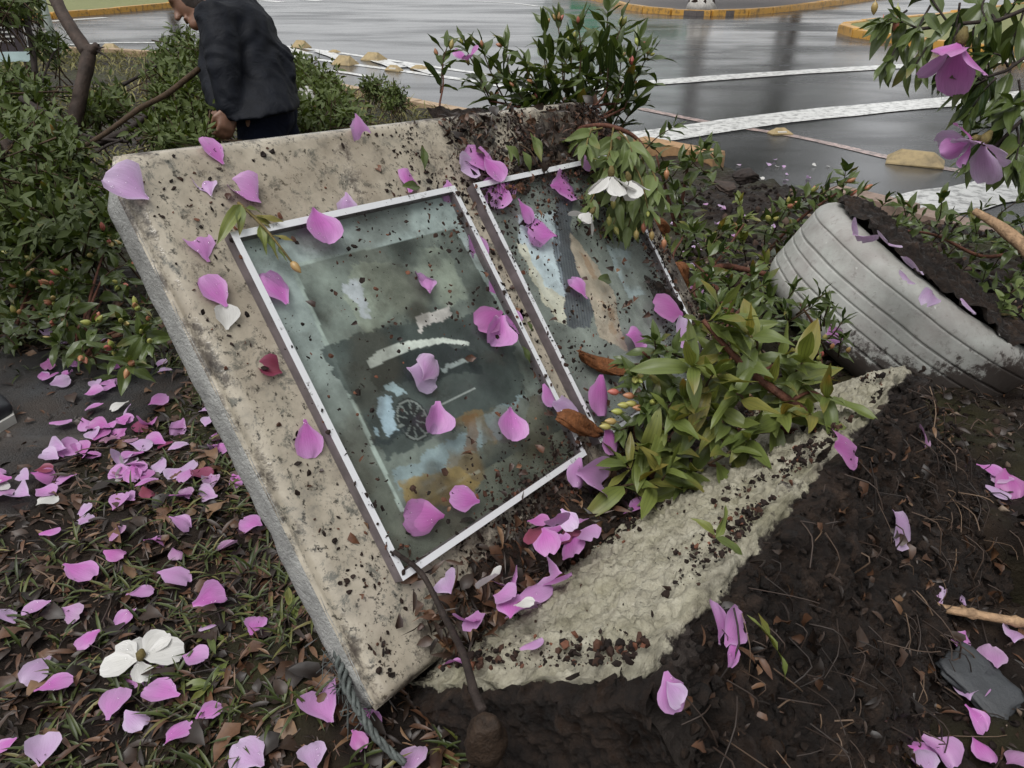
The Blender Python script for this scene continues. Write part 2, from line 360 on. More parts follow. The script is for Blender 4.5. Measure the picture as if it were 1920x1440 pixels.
# ================================================================== THE SETTING
# near kerb line (top edge), measured on the photo, as y = K(x)
_kp = np.array([gp(u, v, -.36)[:2] for u, v in ((40, 93), (130, 93), (240, 98), (350, 108), (480, 130), (620, 162), (700, 178), (830, 203), (1010, 238), (1220, 278), (1350, 304), (1580, 368), (1760, 412), (1920, 452))])
_kp = _kp[np.argsort(_kp[:, 0])]
KX = np.r_[-40, -12, _kp[:, 0], 6, 30]; KY = np.r_[_kp[0, 1] + 8, _kp[0, 1] + 1.2, _kp[:, 1], .8, -14]
def kerb_y(x): return np.interp(x, KX, KY)
PATH_POLY = np.array([gp(u, v, .0)[:2] for u, v in ((-420, 640), (60, 668), (150, 678), (270, 690), (345, 706), (330, 745), (262, 800), (200, 838), (130, 852), (96, 905), (70, 965), (-60, 985), (-420, 960))])
HOLE = gp(1885, 1095, 0)[:2]
def zbase(x, y):
    """the lie of the land without its fine relief"""
    z = -.36 * sstep(1.9, 3.7, y - .12 * x) ** 1.0
    z = z + .05 * np.exp(-(((x - .80) / .45) ** 2 + ((y - 1.0) / .35) ** 2))          # soil pushed up at the foot of the stone
    z = z + .03 * np.exp(-(((x + .2) / .25) ** 2 + ((y - .75) / .3) ** 2))
    z = z - .24 * np.exp(-((((x - HOLE[0]) + .35 * (y - HOLE[1])) / .12) ** 4 + ((y - HOLE[1]) / .065) ** 4))
    return z
def zf(x, y, relief=True):
    x = np.asarray(x, float); y = np.asarray(y, float); z = zbase(x, y)
    if relief:
        p = np.stack([x, y, 0 * x], -1); near = 1 - sstep(4, 7, np.hypot(x, y))
        inp = 1 - np.clip(inpoly(x, y, PATH_POLY).astype(float), 0, 1)
        right = sstep(-.1, .5, x)
        z = z + inp * ((fbm(p, 5, 3, 3) - .5) * .06 + (fbm(p, 26, 4, 5) - .5) * (.022 + .02 * right)) * (.25 + .75 * near)
        z = z - .004 * (1 - inp)
    d = y - kerb_y(x)
    return np.where(d > -.05, -.56, z)
# one sheet, fine where the camera looks, coarse out to the horizon
def axis(a, b, step, far, grow=1.16):
    m = list(np.arange(a, b + step / 2, step)); s = step; x = a; L = []
    while x > -far: s = min(s * grow, 60); x -= s; L.append(x)
    s = step; x = b; Rr = []
    while x < far: s = min(s * grow, 60); x += s; Rr.append(x)
    return np.array(L[::-1] + m + Rr)
gx = axis(-1.55, 1.9, .0075, 600, 1.10); gy = axis(.25, 2.45, .0075, 600, 1.06)
X, Y = np.meshgrid(gx, gy, indexing='ij'); Z = zf(X, Y)
m, nt, B = newmat('ground_soil'); v = objco(nt)
c = ramp(nt, noise(nt, 7, 6, .68, v), [(.25, (.0045, .0028, .002)), (.48, (.011, .0068, .0046)), (.66, (.023, .0145, .009)), (.82, (.042, .028, .018))])
c = mixc(nt, ramp(nt, noise(nt, 1.7, 4, .6, v), [(.46, 0.0), (.62, .5)]), c, (.045, .05, .015))
lk(nt, c, B.inputs['Base Color']); lk(nt, ramp(nt, noise(nt, 30, 4, .6, v), [(.35, .4), (.65, .9)]), B.inputs['Roughness']); B.inputs['Specular IOR Level'].default_value = .2; bump(nt, noise(nt, 140, 6, .7, v), 1.0, .006, B)
tag(link('ground', mesh('ground', np.stack([X, Y, Z], -1).reshape(-1, 3), grid(len(gx), len(gy)), m)), 'dark wet soil bed sloping down to the street', kind='structure')
# asphalt path at the left edge
m, nt, B = newmat('path_asphalt'); v = objco(nt)
c = ramp(nt, noise(nt, 220, 3, .7, v), [(.35, (.016, .017, .018)), (.6, (.032, .033, .034)), (.75, (.07, .07, .07))])
c = mixc(nt, ramp(nt, noise(nt, 6, 5, .6, v), [(.42, 0.0), (.62, .85)]), c, (.03, .021, .015))
lk(nt, c, B.inputs['Base Color']); lk(nt, ramp(nt, noise(nt, 8, 4, .6, v), [(.4, .35), (.65, .7)]), B.inputs['Roughness']); bump(nt, noise(nt, 260, 3, .7, v), .8, .004, B)
pp = dens(np.vstack([PATH_POLY, PATH_POLY[:1]]), 90)[:-1]; pp = pp + (fbm(np.c_[pp, pp[:, 0]], 9, 3, 8)[:, None] - .5) * .12
V, F = slabpoly(pp, -.05, .010); tag(piece('path', V, F, m), 'dark wet asphalt path strewn with petals', kind='structure')

# wet street
m, nt, B = newmat('wet_asphalt'); v = objco(nt)
c = ramp(nt, noise(nt, 90, 4, .7, v), [(.3, (.017, .0175, .019)), (.6, (.036, .037, .039)), (.8, (.07, .07, .072))])
c = mixc(nt, ramp(nt, noise(nt, .35, 4, .6, v), [(.4, 0.0), (.65, .6)]), c, (.028, .028, .030))
lk(nt, c, B.inputs['Base Color'])
st = mapped(nt, v, (.30, .8, 1), (0, 0, rad(-24)))
lk(nt, ramp(nt, noise(nt, 1.0, 5, .62, st, .4), [(.34, .07), (.5, .18), (.66, .34)]), B.inputs['Roughness'])
bump(nt, noise(nt, 70, 5, .75, v), .22, .004, B); B.inputs['Specular IOR Level'].default_value = .6
xs = np.r_[np.linspace(-60, -8, 14), np.linspace(-7, 8, 46), np.linspace(9, 60, 14)]
V = np.vstack([np.c_[xs, kerb_y(xs) - .02, np.full(len(xs), ROAD_Z)], np.c_[xs, np.full(len(xs), 140.), np.full(len(xs), ROAD_Z)]]); n = len(xs)
tag(piece('road', V, np.array([[i, i + 1, n + i + 1, n + i] for i in range(n - 1)]), m, smooth=False), 'wet grey asphalt street reflecting the overcast sky', kind='structure')
def m_paint(name, col, wear=.5, sc=14):
    m, nt, B = newmat(name); v = objco(nt); a = noise(nt, sc, 6, .7, v)
    c = mixc(nt, ramp(nt, a, [(wear - .02, 1.0), (wear + .10, 0.0)]), col, [x * .25 + .03 for x in col])
    c = mixc(nt, ramp(nt, noise(nt, sc * .3, 3, .6, v), [(.3, .35), (.7, 0.0)]), c, [x * .55 for x in col])
    lk(nt, c, B.inputs['Base Color']); B.inputs['Roughness'].default_value = .32; bump(nt, noise(nt, 60, 4, .7, v), .2, .003, B); return m
PAINT_W = m_paint('road_paint_white', (.62, .62, .60), .42); PAINT_WORN = m_paint('road_paint_worn', (.45, .33, .30), .47, 20); PAINT_Y = m_paint('kerb_paint_yellow', (.56, .30, .055), .40, 9)
def stripe(pts, w, mat, label=None, z=ROAD_Z + .004, name='road_marking'):
    P = np.array([gp(u, v, ROAD_Z)[:2] for u, v in pts]); P = dens(P, max(8, 4 * len(P))); T = np.gradient(P, axis=0); T /= np.linalg.norm(T, axis=1)[:, None]; N = np.c_[-T[:, 1], T[:, 0]]
    ww = w / 2 * (1 + .06 * RNG.normal(size=len(P)))[:, None]; n = len(P)
    V = np.vstack([np.c_[P - N * ww, np.full(n, z)], np.c_[P + N * ww, np.full(n, z)]])
    o = piece(name, V, np.array([[i, i + 1, n + i + 1, n + i] for i in range(n - 1)]), mat, smooth=False); tag(o, label, kind='structure'); return o
stripe([(1120, 268), (1230, 256), (1500, 218), (1900, 181), (2200, 155)], .42, PAINT_W, 'broad white road line nearest behind the stone', z=ROAD_Z + .008)
stripe([(1100, 168), (1200, 158), (1500, 136), (1840, 117), (2200, 98)], .34, PAINT_W, 'second white road line further up the street', z=ROAD_Z + .008)
stripe([(1600, 416), (1700, 392), (1920, 352), (2300, 300)], .42, PAINT_W, 'white road line at the right beside the kerb', z=ROAD_Z + .008)
stripe([(510, 100), (640, 118), (850, 147), (1000, 172)], .13, PAINT_W, 'worn white lane line between the studs', z=ROAD_Z + .004)
stripe([(510, 84), (640, 100), (850, 131), (1000, 152)], .12, PAINT_W, 'white outer edge line of the stud lane')
stripe([(1200, 204), (1330, 230), (1500, 258), (1700, 303), (1900, 338), (2100, 375)], .10, PAINT_WORN, 'worn reddish lane line running to the yellow stud')
for a, b in (((520, 86), (575, 104)), ((600, 96), (655, 116)), ((690, 108), (750, 128)), ((760, 120), (820, 140))):
    stripe([a, b], .22, PAINT_W, 'short white hatch bar between the lane lines', z=ROAD_Z + .012)
for a, b in (((95, 40), (198, 33)), ((452, 6), (478, 5)), ((497, 1), (528, 4)), ((556, -2), (600, 2))):
    stripe([a, b], .35, PAINT_W, 'short white dash far up the street', z=ROAD_Z + .004)
stripe([(-60, 92), (90, 86), (230, 80), (380, 82)], .16, PAINT_W, 'white edge line beside the left lawn')
stripe([(880, 2), (960, 6), (1010, 12)], .16, PAINT_W, 'thin white line near the far kerb')
# small letters of a worn road sign: two bars by the kerb
stripe([(560, 136), (620, 134), (690, 144)], .10, PAINT_W, 'faded white road letter stroke near the kerb', z=ROAD_Z + .008)
stripe([(600, 150), (640, 153), (600, 158)], .08, PAINT_W, 'faded white bent road stroke near the kerb', z=ROAD_Z + .012)

def m_conc(name, col, moss=.2):
    m, nt, B = newmat(name); v = objco(nt); f = noise(nt, 26, 6, .65, v)
    c = ramp(nt, f, [(.25, [x * .55 for x in col]), (.5, col), (.8, [min(1, x * 1.25) for x in col])])
    c = mixc(nt, ramp(nt, noise(nt, 5, 4, .6, v), [(.5, 0.0), (.7, moss)]), c, (.05, .04, .025))
    lk(nt, c, B.inputs['Base Color']); B.inputs['Roughness'].default_value = .6; bump(nt, noise(nt, 180, 4, .7, v), .5, .003, B); return m
KERB_OLD = m_conc('kerb_old_paint', (.34, .24, .15), .5); KERB_ORANGE = m_conc('kerb_orange', (.32, .19, .09), .5)
def kerb_blocks(rootname, label, P, blk, w, z0, z1, mat, gap=.012):
    P = np.asarray(P, float); d = np.r_[0, np.cumsum(np.linalg.norm(np.diff(P, axis=0), axis=1))]; L = d[-1]; k = max(1, int(L / blk))
    root = empty(rootname, (P[:, 0].mean(), P[:, 1].mean(), z0), label, kind='structure')
    for i in range(k):
        a, b = i * L / k + gap / 2, (i + 1) * L / k - gap / 2
        q = [np.array([np.interp(t, d, P[:, 0]), np.interp(t, d, P[:, 1])]) for t in (a, b)]; T = unit(q[1] - q[0]); N = np.array([-T[1], T[0]]); j = RNG.normal(0, .008, 4)
        C = [q[0] - N * w / 2, q[1] - N * w / 2, q[1] + N * w / 2, q[0] + N * w / 2]; e = .02; cc = (C[0] + C[2]) / 2
        V = [[*x, z0] for x in C] + [[*x, z1 - .025 + j[0]] for x in C] + [[*(cc + (x - cc) * (1 - e) - 0), z1 + j[0]] for x in C]
        F = [[3, 2, 1, 0]] + [[a_, (a_ + 1) % 4, 4 + (a_ + 1) % 4, 4 + a_] for a_ in range(4)] + [[4 + a_, 4 + (a_ + 1) % 4, 8 + (a_ + 1) % 4, 8 + a_] for a_ in range(4)] + [[8, 9, 10, 11]]
        piece('kerb_block', np.array(V), np.array(F), mat, root, smooth=False)
    return root
kx = np.linspace(-7.5, 2.6, 60); near = np.c_[kx, kerb_y(kx)]
m_ = (kx < .9); kerb_blocks('kerb', 'low weathered kerb along the near side of the street', near[m_], .8, .13, -.56, -.325, KERB_OLD)
kx2 = np.linspace(.93, 1.42, 12); kerb_blocks('kerb', 'orange painted kerb end at the edge of the bed', np.c_[kx2, kerb_y(kx2)], .6, .15, -.56, -.30, KERB_ORANGE)
kx3 = np.linspace(1.9, 2.9, 12); kerb_blocks('kerb', 'broken pinkish kerb right of the soil bed', np.c_[kx3, kerb_y(kx3)], .5, .15, -.56, -.33, m_conc('kerb_pink', (.27, .19, .15), .7))

# far sides of the street
GRASS_FAR = m_conc('far_grass', (.15, .16, .05), .3); PAVE_FAR = m_conc('far_paving', (.10, .085, .08), .3)
def verge(nm, label, edge, back, mat, h=.13, blk=1.0, kmat=PAINT_Y, klabel=''):
    E = np.array([gp(u, v, ROAD_Z)[:2] for u, v in edge]); E = dens(E, 30)
    poly = np.vstack([E, np.array(back)]); V, F = slabpoly(poly, ROAD_Z - .1, ROAD_Z + h - .02); tag(piece(nm, V, F, mat, smooth=False), label, kind='structure')
    kerb_blocks('kerb', klabel, E, blk, .18, ROAD_Z - .1, ROAD_Z + h, kmat)
verge('verge', 'grass verge across the street at upper left', [(-300, 62), (-60, 44), (60, 37), (130, 32), (320, 14), (420, 3), (470, -4)], [(-10, 70), (-60, 70), (-60, 18)], GRASS_FAR, klabel='yellow kerb along the far left verge')
verge('pavement', 'brownish far pavement at the top right', [(1040, -12), (1120, 2), (1165, 14), (1200, 22), (1300, 30), (1400, 28), (1500, 18), (1620, 2), (1700, -10)], [(22, 60), (3, 60)], PAVE_FAR, klabel='yellow kerb curving round the far pavement')
verge('verge', 'grass island with yellow kerb at upper right', [(1960, 8), (1760, 36), (1640, 48), (1582, 56), (1578, 61), (1600, 69), (1700, 84), (1800, 97), (1920, 108), (2150, 135)], [(16, 12), (16, 24)], GRASS_FAR, blk=.8, klabel='yellow kerb edging the right grass island')

# lane studs of yellow concrete
STUD = m_conc('stud_yellow', (.30, .225, .11), .5); REFL = simple('stud_reflector', (.7, .68, .62), .3, .1)
def stud(u, v, L, wd, h, az, label, broken=0.0, refl=False):
    L, wd, h = L * .88, wd * .88, h * .85
    p = gp(u, v, ROAD_Z); a = rad(az); Rz = np.array([[math.cos(a), -math.sin(a), 0], [math.sin(a), math.cos(a), 0], [0, 0, 1]])
    g = []
    for z, f, fl in ((0, 1, 1), (.012, 1, 1), (h, .12, .55 - broken * .2)):
        g += [[-L / 2 * fl, -wd / 2 * f, z], [L / 2 * fl * (1 - broken * .3 * (z > .02)), -wd / 2 * f, z * (1 - broken * .4)], [L / 2 * fl, wd / 2 * f, z], [-L / 2 * fl, wd / 2 * f, z]]
    V = np.array(g); V = V @ Rz.T + p + [0, 0, .002]; V += RNG.normal(0, .004, V.shape) * [1, 1, 0]
    F = [[3, 2, 1, 0]] + [[k * 4 + q, k * 4 + (q + 1) % 4, k * 4 + 4 + (q + 1) % 4, k * 4 + 4 + q] for k in (0, 1) for q in range(4)] + [[8, 9, 10, 11]]
    root = empty('road_stud', p, label, 'road stud', 'yellow lane studs'); piece('stud_body', V, np.array(F), STUD, root, smooth=False)
    Vb, Fb = box([0, 0, h * .45], [L * .22, .006, h * .16]); Vb = (Vb + [0, -wd * .30, 0]) @ Rz.T + p
    if refl: piece('reflector', Vb, Fb, REFL, root, smooth=False)
stud(1715, 306, .42, .26, .10, -28, 'large yellow stud on the reddish line at right')
stud(1462, 252, .20, .12, .06, 10, 'small chipped yellow stud beside the broad white line', .8, True)
stud(565, 90, .30, .22, .13, -30, 'yellow wedge stud farthest along the lane', 0)
stud(647, 121, .36, .24, .13, -30, 'yellow wedge stud standing on the white line', 0)
stud(701, 113, .34, .24, .12, -30, 'yellow wedge stud across the lane from the white line', 0)
stud(739, 133, .26, .12, .08, -28, 'low stud with a white reflector nearest the bush', .6, True)
stud(786, 130, .26, .12, .06, -28, 'flattened dark stud behind the flower twig', .9)
stud(627, 99, .18, .12, .05, -28, 'small crushed stud between two wedge studs', .9)
stud(207, 93, .26, .18, .10, 0, 'yellow stud by the snapped trunk on the left')
stud(343, 88, .26, .18, .10, 0, 'yellow stud just behind the bending person')

# lamp post, notice board, whitewashed tree, kiosk and trees across the street (mirrored in the wet asphalt)
POST = simple('post_paint', (.30, .34, .31), .5, .2, 6)
p = gp(108, 106, -.36); root = empty('lamp_post', p, 'pale green lamp post standing behind the left lawn', 'lamp post')
zz = np.linspace(0, 6, 14); V, F = tube(np.c_[np.full(14, p[0]), np.full(14, p[1]), p[2] + zz], .052 - .003 * zz, 12); piece('pole', V, F, POST, root)
V, F = tube(np.c_[np.full(4, p[0]), np.full(4, p[1]), p[2] + np.array([0, .1, .14, .15])], [.075, .075, .06, .05], 12); piece('base_collar', V, F, POST, root)
V, F = tube(dens([[p[0], p[1], p[2] + 5.9], [p[0] + .5, p[1] + .1, p[2] + 6.4], [p[0] + 1.3, p[1] + .3, p[2] + 6.5]], 10), .03, 8); piece('arm', V, F, POST, root)
V, F = box([p[0] + 1.5, p[1] + .3, p[2] + 6.48], [.3, .1, .06]); piece('lamp_head', V, F, POST, root, smooth=False)

bd = 4.6; BL, BR_, TL_ = at(-120, 132, bd), at(54, 108, bd), at(-120, 20, bd)
ux = unit((BR_ - BL) * [1, 1, 0]); uz = np.array([0, 0, 1.]); un = np.cross(ux, uz); Wd = (BR_ - BL).dot(ux); c0 = np.array([BL[0], BL[1], BR_[2]])
root = empty('notice_board', (c0[0] + ux[0] * Wd / 2, c0[1] + ux[1] * Wd / 2, -.4), 'dark notice board with pale rail behind leaves at upper left', 'sign')
def bb(nm, a, b, z0, z1, th, mat, off=0.0):
    c = c0 + ux * (a + b) / 2 + uz * (z0 + z1) / 2 + un * off; V, F = box(c, [(b - a) / 2, th, (z1 - z0) / 2], np.column_stack([ux, un, uz])); return piece(nm, V, F, mat, root, smooth=False)
BOARD = simple('board_dark', (.045, .035, .04), .35, .3, 8); RAIL = simple('board_rail', (.45, .58, .58), .45, .15, 6); RUST = simple('post_rust', (.12, .06, .04), .6, .4, 20); MARK = simple('board_mark', (.5, .5, .47), .5, .1)
bb('board', 0, Wd, .03, .55, .012, BOARD); bb('frame_rail', -.02, Wd + .02, -.02, .035, .02, RAIL)
for a in (.06, Wd - .03):
    V, F = tube([np.r_[(c0 + ux * a)[:2] - un[:2] * .03, -.45], np.r_[(c0 + ux * a)[:2] - un[:2] * .03, c0[2] + .6]], .022, 10); piece('post', V, F, RUST, root)
for i, (a, b, z) in enumerate(((Wd - .19, Wd - .05, .09), (Wd - .2, Wd - .03, .115), (Wd - .19, Wd - .06, .14), (Wd - .19, Wd - .03, .165))): bb('print_mark', a, b, z, z + .009, .002, MARK, .014)
V, F = tube(np.array([c0 + ux * (Wd - .13 + .03 * math.cos(t)) + uz * (.225 + .045 * math.sin(t)) + un * .014 for t in np.linspace(0, 2 * np.pi, 24)]), .007, 5); piece('print_mark', V, F, MARK, root)

LIMEWASH = m_conc('limewash', (.62, .60, .56), .35)
def far_tree(loc, h, r, label, name='street_tree', white=False, n=3500, seed=1, mat=MASS_OLIVE, tr=.16):
    rg = np.random.default_rng(seed); root = empty(name, loc, label, 'tree'); loc = np.array(loc, float)
    P = np.array([loc + [0, 0, q * h * .62] + [math.sin(q * 3 + seed) * .12 * q, 0, 0] for q in np.linspace(0, 1, 9)]); V, F = tube(P, tr * np.r_[1.9, 1.25, np.linspace(1.05, .6, 7)], 14, rough=.15, seed=seed); piece('trunk', V, F, BARK_GREY, root)
    if white: V, F = tube(np.vstack([P[0], P[0] + (P[1] - P[0]) * .35, P[1], P[1] + (P[2] - P[1]) * .5]), tr * np.array([2.0, 1.6, 1.32, 1.2]), 14, rough=.12, seed=seed); piece('limewash_band', V, F, LIMEWASH, root)
    for k in range(5):
        a = k * 1.3 + seed; e = P[-1] + np.array([math.cos(a) * r * .7, math.sin(a) * r * .7, h * .2]); V, F = tube(dens([P[5], (P[-1] + e) / 2 + [0, 0, .3], e], 8), tr * np.linspace(.5, .12, 8), 7); piece('limb', V, F, BARK_GREY, root)
    d = rg.normal(size=(n, 3)); d /= np.linalg.norm(d, axis=1)[:, None]; lump = .65 + .55 * fbm(d, 2.2, 3, seed); c = loc + [0, 0, h * .72]
    loc_ = c + d * (lump * r * rg.uniform(.35, 1, n) ** .5)[:, None] * [1, 1, .75]
    tV = np.array([[-.5, 0, 0], [0, -.5, .1], [.5, 0, 0], [0, .5, .1], [0, 0, .15]]); tF = np.array([[0, 1, 4], [1, 2, 4], [2, 3, 4], [3, 0, 4]])
    V, F = inst(tV, tF, rand_rot(n, 1, rg), loc_, rg.uniform(.25, .6, n)); piece('crown', V, F, mat, root, attr={'rnd': np.repeat(rg.uniform(0, 1, n), 5)}, uv=np.full((len(V), 2), .4)); return root
q = gp(1314, 16, ROAD_Z + .11); far_tree((q[0], q[1], ROAD_Z + .10), 6.5, 2.4, 'street tree with whitewashed trunk foot on the far pavement', white=True, tr=.19, seed=4)
for i, (x, y, h, r_, lb) in enumerate(((13, 38, 9, 4.0, 'tall tree beyond the far pavement mirrored in the street'), (21, 34, 8, 3.8, 'round tree beyond the right grass island'), (27, 26, 7, 3.4, 'tree furthest right across the street'), (-18, 44, 9, 4, 'tree beyond the far left verge'), (-25, 34, 8, 3.5, 'tree at the far left end of the verge'), (17, 52, 13, 6, 'added unseen tall tree behind the kiosk darkening the street reflection'), (30, 46, 13, 6, 'added unseen tall tree behind the right island darkening the street reflection'), (42, 38, 12, 6, 'added unseen broad tree at far right darkening the street reflection'), (-30, 52, 12, 6, 'added unseen tall tree behind the left verge darkening the street reflection'))):
    far_tree((x, y, ROAD_Z + .08), h, r_, lb, seed=10 + i, n=2200, tr=.25, mat=MASS_DARK)  # the rearmost, tallest trees are added out of view to darken the road's reflections
KG = simple('kiosk_green', (.02, .33, .16), .35, .1, 2); KW = simple('kiosk_white', (.68, .70, .70), .5, .08, 2); KD = simple('kiosk_dark', (.05, .045, .045), .4, .2, 3)
root = empty('kiosk', (5.6, 40, ROAD_Z), 'green and white kiosk across the street mirrored in the asphalt', 'kiosk')
for nm, c, h, mt in (('wall', [5.0, 40, .75], [3.4, 1.2, 1.2], KW), ('fascia', [5.0, 39.9, 2.25], [3.9, 1.7, .32], KG), ('shutter', [7.0, 38.79, .6], [.8, .03, 1.0], KD), ('door', [3.4, 38.79, .6], [.7, .03, 1.0], KG), ('counter', [5.1, 38.7, .35], [.9, .12, .06], KG)):
    V, F = box(c, h); piece(nm, V, F, mt, root, smooth=False)

# ================================================================== THE TIPPED MEMORIAL STONE
S0, S1, T0, T1, TH_ = -.088, .948, -.138, .606, .055
def m_granite():
    m, nt, B = newmat('granite_polished'); v = objco(nt)
    c = ramp(nt, noise(nt, 16, 6, .7, v), [(.30, (.17, .16, .138)), (.42, (.305, .272, .215)), (.58, (.395, .352, .28)), (.8, (.47, .43, .355))])
    c = mixc(nt, ramp(nt, noise(nt, 34, 6, .8, v, .35), [(.53, 0.0), (.62, .8)]), c, (.085, .088, .078))
    c = mixc(nt, ramp(nt, noise(nt, 95, 4, .7, v), [(.58, 0.0), (.66, .9)]), c, (.03, .028, .024))
    mud = mth(nt, 'ADD', noise(nt, 11, 6, .75, v), mth(nt, 'MULTIPLY', nd(nt, 'ShaderNodeAttribute', attribute_name='mud').outputs['Fac'], .30))
    mk_ = ramp(nt, mud, [(.60, 0.0), (.68, .75), (.80, 1.0)]); c = mixc(nt, mk_, c, (.022, .014, .011))
    c = mixc(nt, ramp(nt, noise(nt, 6, 5, .6, v), [(.5, 0.0), (.72, .5)]), c, (.13, .095, .065))
    lk(nt, c, B.inputs['Base Color']); lk(nt, ramp(nt, mk_, [(0, .16), (1, .6)]), B.inputs['Roughness']); bump(nt, mk_, .5, .002, B); return m
def mudmap(s, t):
    a = np.clip((s - .30) / .6, 0, 1) * np.clip(1.0 - abs(t + .03) / .22, 0, 1) * 1.2          # thick along the upper right
    b = np.clip((t - .42) / .14, 0, 1) * np.clip((s + .02) / .3, .15, 1)                      # along the foot
    c = np.clip((s - .80) / .12, 0, 1) * .7
    return np.clip(a + b + c, 0, 1.1)
stone = empty('memorial_stone', SL(.43, .62, .15), 'tipped granite memorial slab on a rough concrete base covered in mud', 'memorial')
# face outline with cut top corners, edge rounded to the cement body
def outline(s0, s1, t0, t1, ch):
    return np.array([[s0 + ch * .55, t0], [s1 - ch * 2.2, t0], [s1, t0 + ch * 1.6], [s1, t1], [s0, t1], [s0, t0 + ch]])
GRAN = m_granite()
ns, ntt = 130, 96; ss = np.linspace(S0, S1, ns); tt = np.linspace(T0, T1, ntt); SS, TT = np.meshgrid(ss, tt, indexing='ij')
OUT = outline(S0, S1, T0, T1, .032)
ring = dens(np.vstack([OUT, OUT[:1]]), 260)[:-1]
def lin(pts, n):
    pts = np.vstack([pts, pts[:1]]); d = np.r_[0, np.cumsum(np.linalg.norm(np.diff(pts, axis=0), axis=1))]; t = np.linspace(0, d[-1], n, endpoint=False); return np.c_[np.interp(t, d, pts[:, 0]), np.interp(t, d, pts[:, 1])]
def inset(P, e):
    c = np.array([(S0 + S1) / 2, (T0 + T1) / 2]); h = np.array([(S1 - S0) / 2, (T1 - T0) / 2]); return c + (P - c) * (1 - e / h)
# granite plate: concentric rings from the middle to the rim, then a small ogee edge
NR = 300; rim = lin(OUT, NR); rows = []; 
for f in np.linspace(.02, 1, 44): rows.append((inset(rim, .012 + 0 * f) - np.array([.43, .23])) * f + np.array([.43, .23]))
V, Mv = [], []
for P in rows: V += [SL(a, b, 0) for a, b in P]; Mv += list(mudmap(P[:, 0], P[:, 1]))
for e, d in ((.006, -.0035), (.001, -.010), (.001, -.018), (.0, -.0205), (-.0045, -.0225)):
    P = inset(rim, e); V += [SL(a, b, d) for a, b in P]; Mv += list(mudmap(P[:, 0], P[:, 1]) * .5 + .25)
V = np.array(V); nrow = len(V) // NR; i = np.arange(nrow - 1)[:, None] * NR; j = np.arange(NR)[None]; k = (j + 1) % NR
F = np.stack([i + j, i + k, i + NR + k, i + NR + j], -1).reshape(-1, 4)
slab = piece('granite_slab', V, [F, np.array([[NR * 0 + q for q in (0, 100, 200)]])], GRAN, stone, attr={'mud': np.array(Mv)})
# cement body of the slab, a little proud on the left and chipped
CEM = m_conc('cement_edge', (.31, .31, .295), .35); CEM.node_tree.nodes['Bump'].inputs['Strength'].default_value = 1.0; CEM.node_tree.nodes['Bump'].inputs['Distance'].default_value = .006
V = []; body = lin(outline(S0 - .006, S1 + .004, T0 + .012, T1, .034), NR)
for e, d in ((.004, -.021), (0, -.026), (0, -.036), (0, -.046), (0, -.056), (0, -.066), (.006, -.072), (.06, -.073), (.2, -.073), (.36, -.073)):
    P = inset(body, e); q = np.array([SL(a, b, d) for a, b in P]); chip = (fbm(q, 28, 4, 21) - .5) * .008 - .012 * sstep(.70, .80, fbm(q, 13, 2, 31)); c_ = SL(.43, .23, d)
    if e < .01: q = q + (q - c_) / np.linalg.norm(q - c_, axis=1)[:, None] * chip[:, None]
    V.append(q)
V = np.concatenate(V); nrow = len(V) // NR; i = np.arange(nrow - 1)[:, None] * NR; F = np.stack([i + j, i + k, i + NR + k, i + NR + j], -1).reshape(-1, 4)
piece('slab_core', V, F, CEM, stone)

# concrete base: a box standing out from the foot of the slab, roughcast, broken along the front edge
def m_base():
    m, nt, B = newmat('roughcast'); v = objco(nt)
    c = ramp(nt, noise(nt, 34, 6, .7, v), [(.28, (.085, .075, .055)), (.42, (.26, .24, .18)), (.6, (.39, .365, .285)), (.8, (.49, .47, .385))])
    c = mixc(nt, ramp(nt, noise(nt, 7, 4, .6, v), [(.42, 0.0), (.62, .45)]), c, (.19, .178, .095))
    mud = mth(nt, 'ADD', noise(nt, 18, 6, .75, v), mth(nt, 'MULTIPLY', nd(nt, 'ShaderNodeAttribute', attribute_name='mud').outputs['Fac'], .5))
    mk_ = ramp(nt, mud, [(.62, 0.0), (.70, 1.0)]); c = mixc(nt, mk_, c, (.022, .015, .011))
    lk(nt, c, B.inputs['Base Color']); B.inputs['Roughness'].default_value = .7; bump(nt, noise(nt, 120, 5, .7, v), 1.0, .006, B); return m
BASE = m_base(); BD = .345; BT = .40; BS0, BS1 = S0 + .072, S1 - .03; TB = T1 + .004
def base_grid(o, a, b, La, Lb, na, nb):
    A, Bb = np.meshgrid(np.linspace(0, La, na), np.linspace(0, Lb, nb), indexing='ij'); return o + A[..., None] * a + Bb[..., None] * b
